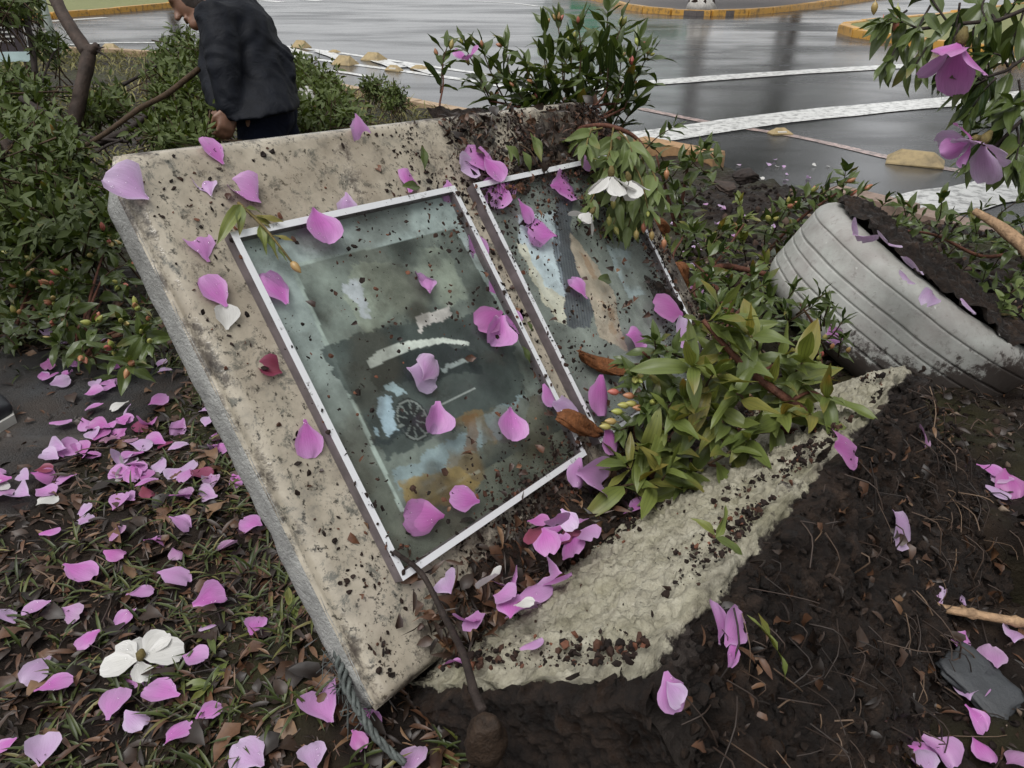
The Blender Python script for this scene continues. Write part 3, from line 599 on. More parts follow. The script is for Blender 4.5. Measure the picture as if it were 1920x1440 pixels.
def rough_base(P, nrm):
    q = P.reshape(-1, 3); loc = np.c_[(q - P0) @ D1, (q - P0) @ D2, (q - P0) @ DN]
    cb = fbm(np.c_[loc[:, 0] * .32 + loc[:, 2] * .25, loc[:, 2] - loc[:, 0] * .12, loc[:, 1]], 120, 3, 46, .6); h = (cb - .5) * .022 + (fbm(q * 1.0, 24, 4, 41) - .5) * .016 + (fbm(q, 85, 4, 43, .65) - .5) * .020 - .006 * sstep(.60, .72, fbm(q, 60, 2, 44))
    h = h * (.0 + 1.0 * sstep(0, .012, np.sort(np.abs(np.c_[loc[:, 1] - TB, BD - loc[:, 2], loc[:, 0] - BS0, BS1 - loc[:, 0]]), 1)[:, 1])); fr = sstep(.05, 0, BD - loc[:, 2]) * sstep(.07, 0, loc[:, 1] - TB)
    chip = fr * (.022 * sstep(.45, .68, fbm(q, 9, 3, 47)) + .006) + sstep(.06, 0, loc[:, 0] - BS0) * sstep(.07, 0, loc[:, 1] - TB) * .03 * fbm(q, 22, 2, 49)
    q = q + nrm * h[:, None] + (D2 * .8 - DN * .6) * chip[:, None]
    mud = np.clip(sstep(TB + .002, TB + .045, loc[:, 1]) * 1.1 + sstep(.09, .0, loc[:, 2]) * .35 + fr * .12, 0, 1.2)
    return q, mud
basemb_V, basemb_F, basemb_m, nn = [], [], [], 0
for o, a, b, La, Lb, na, nb, nrm in ((SL(BS0, TB, -.07), D1, DN, BS1 - BS0, BD + .07, 340, 150, -D2), (SL(BS0, TB, BD), D1, D2, BS1 - BS0, BT, 210, 90, DN), (SL(BS0, TB, -.07), DN, D2, BD + .07, BT, 96, 90, -D1), (SL(BS1, TB, -.07), DN, D2, BD + .07, BT, 60, 60, D1)):
    P = base_grid(o, a, b, La, Lb, na, nb); q, mu = rough_base(P, nrm); f = grid(na, nb); basemb_V.append(q); basemb_F.append(f + nn); basemb_m.append(mu); nn += len(q)
piece('concrete_base', np.concatenate(basemb_V), np.concatenate(basemb_F), BASE, stone, attr={'mud': np.concatenate(basemb_m)})
# crust of soil still clinging to the front and end of the base
def crust(o, a, b, La, Lb, na, nb, nrm, thr, amp, seed):
    A, Bb = np.meshgrid(np.linspace(0, La, na), np.linspace(0, Lb, nb), indexing='ij'); P = (o + A[..., None] * a + Bb[..., None] * b).reshape(-1, 3); A = A.ravel(); Bb = Bb.ravel()
    f = fbm(P, 7.5, 4, seed) + .10 * (fbm(P, 40, 3, seed + 3) - .5)
    return P + nrm * ((-.022 + amp * sstep(thr(A, Bb), thr(A, Bb) + .20, f) + (fbm(P, 32, 5, seed + 5, .65) - .5) * .050 + (fbm(P, 140, 3, seed + 9) - .5) * .014)[:, None])
def thr1(A, Bb): return .60 * sstep(.018, .0, Bb) + .46 - .45 * sstep(.0, .16, Bb) - .30 * sstep(.25, .60, A) * sstep(.75, .62, A) + .55 * sstep(.80, .88, A) * sstep(.26, .12, Bb) + .30 * sstep(.42, .30, A) * sstep(.15, .08, A) * sstep(.14, .05, Bb)
V1 = crust(SL(BS0 - .02, TB + .012, BD - .004), D1, D2, BS1 - BS0 + .04, BT + .05, 330, 150, DN, thr1, .052, 61)
def thr2(A, Bb): return .50 - .6 * sstep(.0, .05, Bb)
V2 = crust(SL(BS0 + .004, TB + .012, -.06), DN, D2, BD + .08, BT, 110, 100, -D1, thr2, .045, 71)
piece('soil_crust', np.vstack([V1, V2]), [grid(330, 150), grid(110, 100) + len(V1)], SOIL, stone)['kind'] = 'stuff'
# soil and debris banked in the angle between slab and base, and over the upper right corner
def bank(path, w, h, seed, n=160, m=26):
    P = dens(np.array(path), n); q = []
    for i in range(n):
        for jx in np.linspace(-1, 1, m):
            q.append([P[i][0], P[i][1] + jx * w, 0])
    q = np.array(q); jx = np.tile(np.linspace(-1, 1, m), n); W3 = np.array([SL(a, b, 0) for a, b, _ in q])
    f = fbm(W3, 12, 4, seed); ends = np.minimum(1, np.minimum(np.repeat(np.arange(n), m), n - 1 - np.repeat(np.arange(n), m)) / 14.0)
    hh = h * (1 - jx ** 2) * ends * (.1 + 1.6 * f) - .014 + (fbm(W3, 45, 5, seed + 2, .65) - .5) * .034; return W3 + DN * hh[:, None], grid(n, m)
V, F = bank([(.06, .60), (.3, .60), (.6, .60), (.93, .60)], .075, .055, 81); piece('banked_soil', V, F, SOIL, stone)
V, F = bank([(.46, -.075), (.6, -.06), (.75, -.03), (.90, .03)], .085, .012, 83); piece('banked_soil', V, F, SOIL, stone)
V, F = bank([(.79, .27), (.84, .34), (.87, .41), (.88, .50)], .055, .045, 87); piece('banked_soil', V, F, SOIL, stone)
V, F = bank([(.70, .05), (.80, .12), (.88, .20), (.90, .33)], .06, .018, 85); piece('banked_soil', V, F, SOIL, stone)

# ------------------------------------------------------------------ the two framed prints
ALU = newmat('aluminium')[0]; B = ALU.node_tree.nodes['Principled BSDF']; nt = ALU.node_tree
f = noise(nt, 45, 5, .7, objco(nt)); lk(nt, ramp(nt, f, [(.60, (.74, .75, .77)), (.69, (.05, .04, .035))]), B.inputs['Base Color']); B.inputs['Metallic'].default_value = .25; B.inputs['Roughness'].default_value = .35
ALU_SIDE = simple('aluminium_side', (.12, .10, .105), .45, .45, 26)
def m_glass():
    m, nt, B = newmat('dirty_glass'); v = objco(nt); t = nd(nt, 'ShaderNodeBsdfTransparent'); t.inputs[0].default_value = (.93, .96, .95, 1); g = nd(nt, 'ShaderNodeBsdfGlossy'); g.inputs['Roughness'].default_value = .16
    lw = nd(nt, 'ShaderNodeLayerWeight'); lw.inputs[0].default_value = .5; fr = mth(nt, 'MULTIPLY_ADD', mth(nt, 'POWER', lw.outputs['Facing'], 5.0), .9, .05); x = nd(nt, 'ShaderNodeMixShader'); lk(nt, fr, x.inputs[0]); lk(nt, t.outputs[0], x.inputs[1]); lk(nt, g.outputs[0], x.inputs[2])
    d = nd(nt, 'ShaderNodeBsdfDiffuse'); d.inputs[0].default_value = (.05, .038, .03, 1); y = nd(nt, 'ShaderNodeMixShader'); lk(nt, ramp(nt, noise(nt, 26, 6, .72, v), [(.54, 0.015), (.70, .35)]), y.inputs[0])
    lk(nt, x.outputs[0], y.inputs[1]); lk(nt, d.outputs[0], y.inputs[2]); lk(nt, y.outputs[0], nt.nodes['Material Output'].inputs[0]); return m
GLASS = m_glass()
def m_print():
    m, nt, B = newmat('faded_print'); a = nd(nt, 'ShaderNodeVertexColor', layer_name='ink'); c = mixc(nt, .45, a.outputs[0], ramp(nt, noise(nt, 60, 5, .7, objco(nt)), [(.3, .75), (.7, 1.6)]), 'MULTIPLY')
    lk(nt, c, B.inputs['Base Color']); B.inputs['Roughness'].default_value = .5; return m
PRINT = m_print()
def lin_(c): c = np.array(c, float) / 255; return np.where(c < .04045, c / 12.92, ((c + .055) / 1.055) ** 2.4)
def framed(name, label, s0, s1, t0, t1, h, paint, gone=()):
    root = empty(name, SL((s0 + s1) / 2, t1, 0), label, 'picture frame', 'framed prints on the memorial slab'); w = .0095
    def rail(a, b, inner):
        """mitred rail from corner a to b (s,t), w wide towards inner"""
        a, b, inner = map(np.array, (a, b, inner)); d = unit(b - a); nI = unit(inner - a - d * d.dot(inner - a)); cr = [a, b, b - d * w + nI * w, a + d * w + nI * w]
        V = [SL(*q, .0005) for q in cr] + [SL(*q, h) for q in cr]; return np.array(V), np.array([[4, 5, 6, 7], [0, 1, 5, 4], [1, 2, 6, 5], [2, 3, 7, 6], [3, 0, 4, 7]])
    C = [(s0, t0), (s1, t0), (s1, t1), (s0, t1)]; ctr = ((s0 + s1) / 2, (t0 + t1) / 2)
    for i in range(4):
        if i in gone: continue
        V, F = rail(C[i], C[(i + 1) % 4], ctr); o = piece('frame_rail', V, F, ALU, root, smooth=False); o.data.materials.append(ALU_SIDE)
        for p in o.data.polygons:
            if p.index > 0: p.material_index = 1
    na, nb = 170, 200; A, Bt = np.meshgrid(np.linspace(s0 + .006, s1 - .006, na), np.linspace(t0 + .006, t1 - .006, nb), indexing='ij'); V = np.array([SL(a, b, .004) for a, b in zip(A.ravel(), Bt.ravel())])
    piece('print', V, grid(na, nb), PRINT, root, attr={'ink': paint(A.ravel(), Bt.ravel())})
    V = np.array([SL(a, b, h - .0045) for a, b in ((s0 + .007, t0 + .007), (s1 - .007, t0 + .007), (s1 - .007, t1 - .007), (s0 + .007, t1 - .007))]); piece('glass', V, np.array([[3, 2, 1, 0]]), GLASS, root, smooth=False); return root
def PX(pts): return np.array([slab_st(u, v, .004) for u, v in pts])
def paint1(s, t):
    q = np.c_[s, t, 0 * s]; n1 = fbm(q, 16, 5, 3); n2 = fbm(q, 55, 4, 9); js = s + (fbm(q, 38, 6, 13, .7) - .5) * .040; jt = t + (fbm(q, 38, 6, 19, .7) - .5) * .040
    k = sstep(-.02, .45, t)[:, None]; ink = lin_((164, 174, 172)) * (1 - k) + lin_((96, 98, 88)) * k
    P_ = PX([(545, 503), (852, 428), (1062, 800), (752, 962)]); m1 = inpoly(s + (n2 - .5) * .004, t, P_)
    ink = np.where(m1[:, None], lin_((108, 114, 108)) * (.30 + 1.2 * sstep(.25, .75, n1) * (.7 + .6 * n2))[:, None], ink)
    ed = inpoly(s - .006, t + .004, P_) ^ m1; ink = np.where(ed[:, None] & (s < .2)[:, None], lin_((165, 175, 168)), ink)
    def put(poly, col, a=1.0, rough=True, mod=None):
        nonlocal ink
        mk = inpoly(js if rough else s, jt if rough else t, PX(poly)); aa = (a if mod is None else a * mod); aa = np.where(mk, aa, 0)[:, None]; ink = ink * (1 - aa) + lin_(col) * aa
    put([(660, 500), (830, 460), (890, 560), (690, 620), (640, 560)], (150, 156, 142), .8, True, sstep(.4, .6, n1))
    put([(640, 530), (672, 525), (700, 590), (680, 590)], (190, 192, 200), .8, True, sstep(.3, .5, n2))
    put([(600, 655), (700, 612), (890, 590), (965, 650), (985, 740), (830, 812), (724, 862), (690, 790), (640, 715)], (52, 60, 60), .92, True, .75 + .5 * (n1 - .5))
    put([(690, 690), (720, 665), (830, 640), (900, 660), (905, 700), (760, 720), (705, 740)], (38, 45, 46), .8)
    put([(688, 676), (712, 655), (760, 640), (830, 633), (880, 641), (880, 648), (830, 643), (768, 656), (728, 674), (696, 692)], (205, 208, 200), .95, False)
    put([(780, 598), (845, 570), (852, 592), (786, 618)], (196, 188, 184), .9)
    put([(826, 690), (880, 672), (882, 680), (830, 700)], (170, 178, 176), .7); put([(820, 760), (890, 726), (892, 730), (822, 765)], (180, 184, 180), .8, False)
    put([(715, 720), (738, 716), (760, 738), (752, 748), (728, 738)], (168, 186, 192), .9); put([(704, 752), (736, 748), (746, 775), (744, 808), (728, 806), (712, 775)], (165, 184, 196), .9)
    put([(700, 800), (712, 800), (716, 818), (704, 815)], (160, 180, 190), .8)
    # wheel with spokes
    wc = PX([(774, 787)])[0]; wr = np.linalg.norm(PX([(774, 829)])[0] - wc); e1 = PX([(801, 780)])[0] - wc; ra = np.hypot((s - wc[0]) / (np.linalg.norm(e1) * 1.05), (t - wc[1]) / wr); an = np.arctan2(t - wc[1], s - wc[0])
    ink = np.where((ra < 1)[:, None], lin_((40, 44, 44)), ink); sp_ = (ra < .85) & (ra > .15) & (np.abs(np.sin(an * 5)) < .32); ink = np.where(sp_[:, None], lin_((120, 126, 122)), ink); ink = np.where(((ra < .92) & (ra > .84))[:, None], lin_((130, 134, 130)), ink)
    put([(738, 880), (800, 850), (870, 806), (960, 745), (1000, 745), (985, 790), (880, 850), (800, 905), (745, 925)], (140, 156, 162), .7, True, sstep(.25, .5, n1))
    put([(852, 790), (900, 760), (930, 830), (905, 900), (870, 945), (765, 955), (750, 905), (830, 880)], (122, 98, 62), .6, True, sstep(.28, .5, fbm(q, 22, 4, 33)))
    put([(745, 900), (860, 868), (905, 900), (880, 950), (765, 960)], (146, 124, 78), .75, True, sstep(.3, .6, n2)); put([(870, 785), (895, 775), (892, 840), (872, 850)], (112, 78, 46), .6)
    put([(905, 770), (1010, 740), (1060, 815), (960, 890), (905, 880)], (92, 86, 70), .7, True, sstep(.25, .6, n1))
    put([(755, 800), (760, 812), (700, 842), (690, 830)], (45, 52, 54), .8)
    st_ = sstep(.54, .66, fbm(q, 9, 5, 55)); ink = ink * (1 - .5 * st_[:, None]) + lin_((62, 54, 42)) * .5 * st_[:, None]; gr_ = fbm(q, 30, 6, 57, .72); return ink * (.45 + 1.1 * gr_)[:, None]
def paint2(s, t):
    q = np.c_[s, t, 0 * s]; n1 = fbm(q, 16, 5, 103); n2 = fbm(q, 60, 4, 109); js = s + (fbm(q, 45, 6, 113, .7) - .5) * .030; jt = t + (fbm(q, 45, 6, 119, .7) - .5) * .030
    ink = lin_((132, 136, 130)) * (.5 + .9 * n1)[:, None]
    def put(poly, col, a=1.0, mod=None):
        nonlocal ink
        aa = np.where(inpoly(js, jt, PX(poly)), a if mod is None else a * mod, 0)[:, None]; ink = ink * (1 - aa) + lin_(col) * aa
    put([(973, 405), (1046, 400), (1058, 557), (1062, 612), (1045, 594), (1018, 547), (971, 460)], (196, 206, 212), .95)
    put([(968, 456), (985, 452), (1012, 520), (1058, 560), (1062, 612), (1040, 596), (1010, 545)], (204, 196, 176), .95, .7 + .4 * n1)
    put([(1140, 462), (1211, 480), (1236, 545), (1180, 560), (1150, 500)], (170, 182, 186), .8, sstep(.3, .5, n1))
    put([(1045, 372), (1075, 362), (1070, 431), (1078, 505), (1112, 563), (1108, 620), (1063, 612), (1055, 544), (1039, 468)], (60, 62, 76), .95, .75 + .35 * np.sin((s * .9 + t * .45) * 900) * .6)
    put([(1068, 436), (1090, 457), (1150, 544), (1174, 658), (1124, 634), (1105, 557), (1076, 500)], (186, 168, 150), .95, .55 + .6 * n2)
    put([(1085, 470), (1100, 480), (1150, 570), (1160, 640), (1140, 620), (1120, 540)], (150, 116, 86), .6, sstep(.35, .6, n2))
    return ink * (.45 + 1.1 * fbm(q, 30, 6, 157, .72))[:, None]
framed('picture_frame', 'aluminium framed faded print of a dark car, left on the slab', -.002, .404, -.003, .488, .020, paint1)
framed('picture_frame', 'aluminium framed torn print buried under soil, right on the slab', .446, .862, .000, .485, .020, paint2)

# ================================================================== LEAVES, PETALS, BUDS (templates)
def leaf_mesh(nu, nv, w, fold, droop, wave, seed, rib=.03, tipf=1.0):
    u = np.linspace(-1, 1, nu); v = np.linspace(0, 1, nv); U, Vv = np.meshgrid(u, v, indexing='ij'); prof = np.sin(np.pi * np.clip(Vv, 0, 1) ** .82) ** .85 * (1 - .15 * Vv); prof[:, 0] = .05; prof[:, -1] = .015
    x = U * w * prof; a = droop * Vv; y = np.where(abs(droop) > 1e-3, np.sin(a) / (droop + 1e-9), Vv); z = -np.where(abs(droop) > 1e-3, (1 - np.cos(a)) / (droop + 1e-9), 0)
    z = z + fold * abs(x) + rib * w * prof * (abs(np.sin(U * np.pi * 2.15)) - .5) + wave * np.sin(Vv * 7 + seed) * U * prof * .12
    return np.stack([x, y, z], -1).reshape(-1, 3), grid(nu, nv)[:, ::-1], np.stack([(U + 1) / 2, Vv], -1).reshape(-1, 2)
def petal_mesh(nu, nv, w, cup, droop, wave, seed, notch=.0, torn=0.0):
    rg = np.random.default_rng(seed); u = np.linspace(-1, 1, nu); v = np.linspace(0, 1, nv); U, Vv = np.meshgrid(u, v, indexing='ij')
    prof = (.10 + .90 * sstep(0, .55, Vv)) * np.sqrt(np.clip(1 - ((Vv - .60) / .42).clip(0) ** 2.6, 0, 1)); x = U * w * prof
    a = droop * Vv; y = np.sin(a) / (droop + 1e-9) - notch * (1 - abs(U)) * sstep(.8, 1, Vv); z = -(1 - np.cos(a)) / (droop + 1e-9)
    z = z + cup * x * x / w + wave * (np.sin(Vv * 6 + seed) * U * .5 + np.cos(U * 4 + seed * 2) * Vv * .5) * .16
    x = x + torn * rg.normal(size=x.shape) * .03 * (abs(U) > .9); return np.stack([x, y, z], -1).reshape(-1, 3), grid(nu, nv)[:, ::-1], np.stack([(U + 1) / 2, Vv], -1).reshape(-1, 2)
LEAF_T = [leaf_mesh(7, 6, .17 + .03 * (i % 3), .25 + .1 * (i % 2), d, .6, i) for i, d in enumerate((.15, .5, .9, -.25, 1.3, .35))]; LEAF_T = [leaf_mesh(9, 7, .15 + .025 * (i % 3), .25 + .1 * (i % 2), d, .6, i, .10) for i, d in enumerate((.15, .5, .9, -.25, 1.3, .35))]
LOW_T = [leaf_mesh(3, 4, .19, .3, d, 0, 0, 0) for d in (.2, .8, -.3)]
_mc = {}
def leaf_data(i, mat):
    k = ('leaf', i, mat.name)
    if k not in _mc: V, F, uv = LEAF_T[i]; _mc[k] = mesh('leaf', V, F, mat, uv=uv)
    return _mc[k]
PET_T = [petal_mesh(9, 9, .36 + .05 * (i % 3), c, d, wv, i, nt_, .5) for i, (c, d, wv, nt_) in enumerate(((.2, .15, .35, 0), (-.2, .3, .45, .03), (.35, -.15, .4, 0), (.2, .4, .5, .05), (-.3, .2, .5, 0), (.8, .3, .7, .02), (.3, .9, 1.0, .0)))]
def pet_data(i, mat):
    k = ('petal', i, mat.name)
    if k not in _mc: V, F, uv = PET_T[i]; _mc[k] = mesh('petal', V, F, mat, uv=uv)
    return _mc[k]
def bud_data():
    if 'bud' not in _mc:
        P = np.array([[0, 0, q] for q in (-.9, -.5, -.42, -.2, .1, .5, .8, .97, 1.0)]); V, F = tube(P, [.05, .06, .22, .36, .42, .34, .17, .05, .01], 8); _mc['bud'] = mesh('bud', V, F, BUDO)
    return _mc['bud']
def rootoff(r):
    off = np.zeros(3)
    while r is not None: off += np.array(r.location); r = r.parent
    return off
def put_leaf(root, pos, d, up, L, mat, wsc=1.0):
    Rm = frame_from(d, up); i = random.randrange(6); return link('leaf', leaf_data(i, mat), root, mat4(Rm, pos - rootoff(root), np.array([L * wsc, L, L])))
def put_bud(root, pos, d, L): return link('bud', bud_data(), root, mat4(frame_from(np.cross(d, [.3, .8, .5]), d), pos - rootoff(root), L))
def flower(root, pos, axis, L, mat, open_=1.0, n=5, name='flower'):
    """five petals round an axis with a calyx; a part with sub-parts"""
    f = bpy.data.objects.new(name, None); COL.objects.link(f); f.parent = root; f.location = tuple(np.array(pos) - rootoff(root)); f.empty_display_size = .01
    e = unit(np.cross(axis, [.2, .3, .9])); g = np.cross(axis, e)
    for k in range(n):
        a = 2 * math.pi * k / n + random.uniform(-.25, .25); rdl = math.cos(a) * e + math.sin(a) * g; d = unit(axis * (1 - open_) + rdl * open_ + RNG.normal(0, .08, 3)); link('petal', pet_data(random.choice((0, 1, 3, 4)), mat), f, mat4(frame_from(d, axis), rdl * .003, L * random.uniform(.85, 1.1)))
    V, F = tube(np.array([-axis * L * .35, -axis * L * .15, axis * L * .02]), [L * .05, L * .13, L * .10], 8); link('calyx', mesh('calyx', V, F, TWIG_GREEN), f); return f
def twig_leaves(b, t, nodes, L, spread=1.0, up=(0, 0, 1), term=True, jitter=.25, droop=0.0):
    """positions/directions of opposite leaf pairs from b to t"""
    b, t = np.array(b, float), np.array(t, float); a = unit(t - b); e = unit(np.cross(a, [.21, .4, .85])); g = np.cross(a, e); ph = random.uniform(0, 3.14); out = []
    for i in range(nodes):
        f = (i + .6) / nodes; p = b + (t - b) * f
        for sgn in (0, math.pi):
            al = spread * (1.15 - .45 * f) + random.gauss(0, jitter * .5); r = math.cos(ph + sgn) * e + math.sin(ph + sgn) * g; d = unit(a * math.cos(al) + r * math.sin(al) + np.array([0, 0, -droop]) + RNG.normal(0, jitter * .35, 3))
            out.append((p, d, a * .7 + np.array(up) * .7 + RNG.normal(0, .15, 3), L * random.uniform(.7, 1.1) * (1.0 - .30 * f)))
        ph += math.pi / 2 + random.gauss(0, .2)
    if term:
        for k in range(3):
            r = math.cos(ph + k * 2.1) * e + math.sin(ph + k * 2.1) * g; out.append((t, unit(a + r * .5), np.array(up) + r * .4, L * random.uniform(.45, .7)))
    return out
def branch(name, label, cat, base, stems, twigs, mat, L, group=None, stem_mat=BARK_RED, twig_mat=TWIG, spread=1.0, buds=0.0, droop=0.0, tw_r=.0022, up=(0, 0, 1), wsc=1.0, budL=.011):
    root = empty(name, base, label, cat, group)
    for P, r0, r1 in stems:
        P = dens(np.array(P), max(6, 5 * len(P))); V, F = tube(P, np.linspace(r0, r1, len(P)), 8, rough=.12, seed=len(P)); piece('stem', V, F, stem_mat, root)
    for tw in twigs:
        b, t = np.array(tw[0], float), np.array(tw[1], float); nodes = tw[2] if len(tw) > 2 else 3; mid = (b + t) / 2 + RNG.normal(0, .06, 3) * np.linalg.norm(t - b)
        V, F = tube(dens([b, mid, t], 7), np.linspace(tw_r, tw_r * .55, 7), 5); piece('twig', V, F, twig_mat, root)
        for p, d, u, l in twig_leaves(b, t, nodes, L, spread, up, droop=droop): put_leaf(root, p, d, u, l, mat, wsc)
        if random.random() < buds:
            a = unit(t - b)
            for k in range(random.choice((1, 2, 3))): dd = unit(a + RNG.normal(0, .45, 3)); put_bud(root, t + dd * budL * 1.2, dd, budL * random.uniform(.8, 1.25))
    return root
def rosettes(pts, axis, jit, tl):
    """short twigs (b,t) at given world points pointing about an axis"""
    out = []
    for p in pts: a = unit(np.array(axis, float) + RNG.normal(0, jit, 3)); out.append((p - a * tl * .5, p + a * tl * .5, 3))
    return out

# ------------------------------------------------------------------ fallen branches of the flowering tree near the stone
CAMUP = unit(np.array([0, -.6, .8]))
# upright spray behind the slab
tips = [(872, 88), (905, 95), (948, 88), (985, 120), (1022, 52), (1046, 44), (1085, 50), (1140, 22), (1164, 52), (1196, 88), (1214, 106), (1184, 128), (1062, 112), (1104, 150), (1004, 158), (944, 142), (904, 166), (1152, 168), (1192, 196), (1122, 92), (1075, 78), (1020, 105), (1165, 110), (1130, 130), (968, 168), (1040, 160), (1085, 190), (1150, 215), (1010, 190), (925, 190), (1180, 165), (1100, 120)]
tw = []; hub = at(1090, 226, 1.72); stems = [([at(1100, 330, 1.80), hub], .008, .006)]
for i, (u, v) in enumerate(tips):
    k = 1.74 + random.uniform(-.10, .14); t = at(u, v, k); pull = unit(hub + np.array([0, 0, .02]) - t); ln = min(.13, np.linalg.norm(hub - t) * .6); b = t + unit(pull * .6 + np.array([0, 0, -.8])) * ln; tw.append((b, t, 4)); stems.append(([hub, (hub + b) / 2 + RNG.normal(0, .012, 3), b], .0042, .0024))
r = branch('fallen_branch', 'dark green leafy spray with buds rising behind the slab top', 'branch', at(1100, 330, 1.80), stems, tw, LEAF_DARK, .098, 'fallen flowering branches', spread=.95, wsc=.9, buds=.75)
b = at(824, 205, 1.55); t = at(830, 118, 1.6); r = branch('upright_twig', 'thin upright twig with pink bud behind the slab edge', 'branch', b, [([b + [0, .02, -.08], b, (b + t) / 2 + [.004, 0, 0], t], .0024, .0016)], [(b + (t - b) * .35, t, 3), (t, at(838, 90, 1.6), 1)], LEAF_DARK, .066, 'fallen flowering branches', spread=.9)
put_bud(r, at(846, 86, 1.6), unit([.25, 0, 1]), .014); put_bud(r, at(818, 100, 1.6), unit([-.25, 0, 1]), .011)
flower(r, at(876, 112, 1.66), unit([-.2, -.3, .9]), .036, PETAL, .45, 3)
# branch hanging over the slab's upper right corner, pale undersides, white flowers
h0 = at(1100, 238, 1.50); arch = [at(1075, 245, 1.53), at(1110, 236, 1.50), at(1150, 238, 1.46), at(1196, 262, 1.46), at(1225, 318, 1.47)]
hang = [((1130, 240), (1085, 262)), ((1150, 240), (1146, 325)), ((1195, 262), (1206, 330)), ((1180, 300), (1215, 392)), ((1150, 290), (1160, 372)), ((1165, 262), (1138, 300)), ((1140, 300), (1105, 385)), ((1205, 290), (1178, 425)), ((1170, 330), (1150, 420)), ((1222, 320), (1232, 360)), ((1110, 240), (1100, 275)), ((1190, 330), (1200, 400)), ((1160, 245), (1185, 285)), ((1175, 270), (1165, 320))]
r = branch('hanging_branch', 'pale green branch with white flowers drooping over the slab corner', 'branch', h0, [(arch, .0055, .003)], [(at(*a, 1.45 + random.uniform(-.02, .02)), at(*c, 1.43 + random.uniform(-.03, .03)), 3) for a, c in hang], LEAF_PALE, .074, 'fallen flowering branches', spread=.75, buds=.2, droop=.35, twig_mat=TWIG_GREEN)
for u, v in ((1142, 412), (1150, 380), (1207, 425), (1222, 440), (1250, 325), (1245, 455), (1193, 438)): put_bud(r, at(u, v, 1.42), unit([.05, 0, -1]), .013)
flower(r, at(1146, 330, 1.355), unit([0, -.25, -1]), .052, PETAL_WHITE, .55, 5); flower(r, at(1180, 338, 1.36), unit([.3, -.2, -.9]), .046, PETAL_WHITE, .5, 4); flower(r, at(1108, 400, 1.36), unit([-.5, -.2, -.7]), .040, PETAL_WHITE, .45, 4)
# near light green branch lying over the base
D5 = 1.20
def a5(u, v, dk=0.0): return at(u, v, D5 + dk)
stems = [([a5(1608, 862, .06), a5(1540, 800, .04), a5(1480, 752), a5(1410, 700), a5(1365, 655, -.02), a5(1318, 600, -.02)], .011, .0035), ([a5(1610, 866, .08), a5(1560, 845, .06), a5(1490, 812, .06), a5(1440, 805, .05), a5(1345, 822, .04)], .013, .004), ([a5(1590, 870, .06), a5(1500, 888, .05), a5(1410, 880, .04), a5(1330, 872, .04)], .005, .0025), ([a5(1480, 752), a5(1520, 735, .01), a5(1545, 745)], .0035, .002), ([a5(1410, 700), a5(1440, 690), a5(1458, 678)], .003, .002)]
ctr = [(1318, 606), (1372, 628), (1352, 668), (1398, 690), (1456, 676), (1546, 748), (1486, 722), (1430, 772), (1330, 716), (1296, 690), (1304, 792), (1262, 846), (1352, 856), (1404, 826), (1190, 884), (1236, 900), (1300, 884), (1460, 790), (1385, 745), (1250, 800), (1345, 770), (1500, 690), (1210, 850), (1410, 640), (1440, 730), (1520, 780), (1280, 750), (1370, 800), (1340, 610), (1180, 910), (1280, 910)]
tw = [(a5(u, v, .03) - unit(np.array([RNG.normal(0, .5), -.45 + RNG.normal(0, .4), .75])) * .02, None, 2) for u, v in ctr]; tw = []
for u, v in ctr: p = a5(u, v, random.uniform(-.02, .05)); ax = unit(np.array([RNG.normal(0, .55), -.5 + RNG.normal(0, .35), .65])); tw.append((p - ax * .025, p + ax * .018, 2))
branch('fallen_branch', 'light green branch with ribbed leaves lying over the concrete base', 'branch', a5(1608, 862, .06), stems, tw, LEAF_LIGHT, .108, 'fallen flowering branches', spread=1.25, droop=.15, tw_r=.0026, wsc=.88)
ctr = [(1205, 688), (1232, 655), (1252, 715), (1232, 756), (1200, 720), (1215, 780), (1180, 800), (1270, 668), (1262, 745)]; tw = []
for u, v in ctr: p = at(u, v, 1.26 + random.uniform(-.03, .03)); ax = unit(np.array([-.4 + RNG.normal(0, .4), -.4, .5 + RNG.normal(0, .3)])); tw.append((p - ax * .03, p + ax * .03, 3))
r = branch('fallen_branch', 'dark leafy shoot with green and red buds beside the right frame', 'branch', at(1270, 720, 1.3), [([at(1290, 730, 1.3), at(1240, 740, 1.27), at(1180, 800, 1.25)], .004, .002), ([at(1290, 730, 1.3), at(1240, 690, 1.27), at(1205, 660, 1.25)], .004, .002)], tw, LEAF_DARK, .062, 'fallen flowering branches', spread=1.0, buds=.2)
for u, v in ((1153, 735), (1182, 742), (1172, 760), (1160, 772), (1148, 790), (1186, 757), (1138, 800), (1200, 765)): put_bud(r, at(u, v, 1.22), unit([-.8, -.2, .2]), .014)
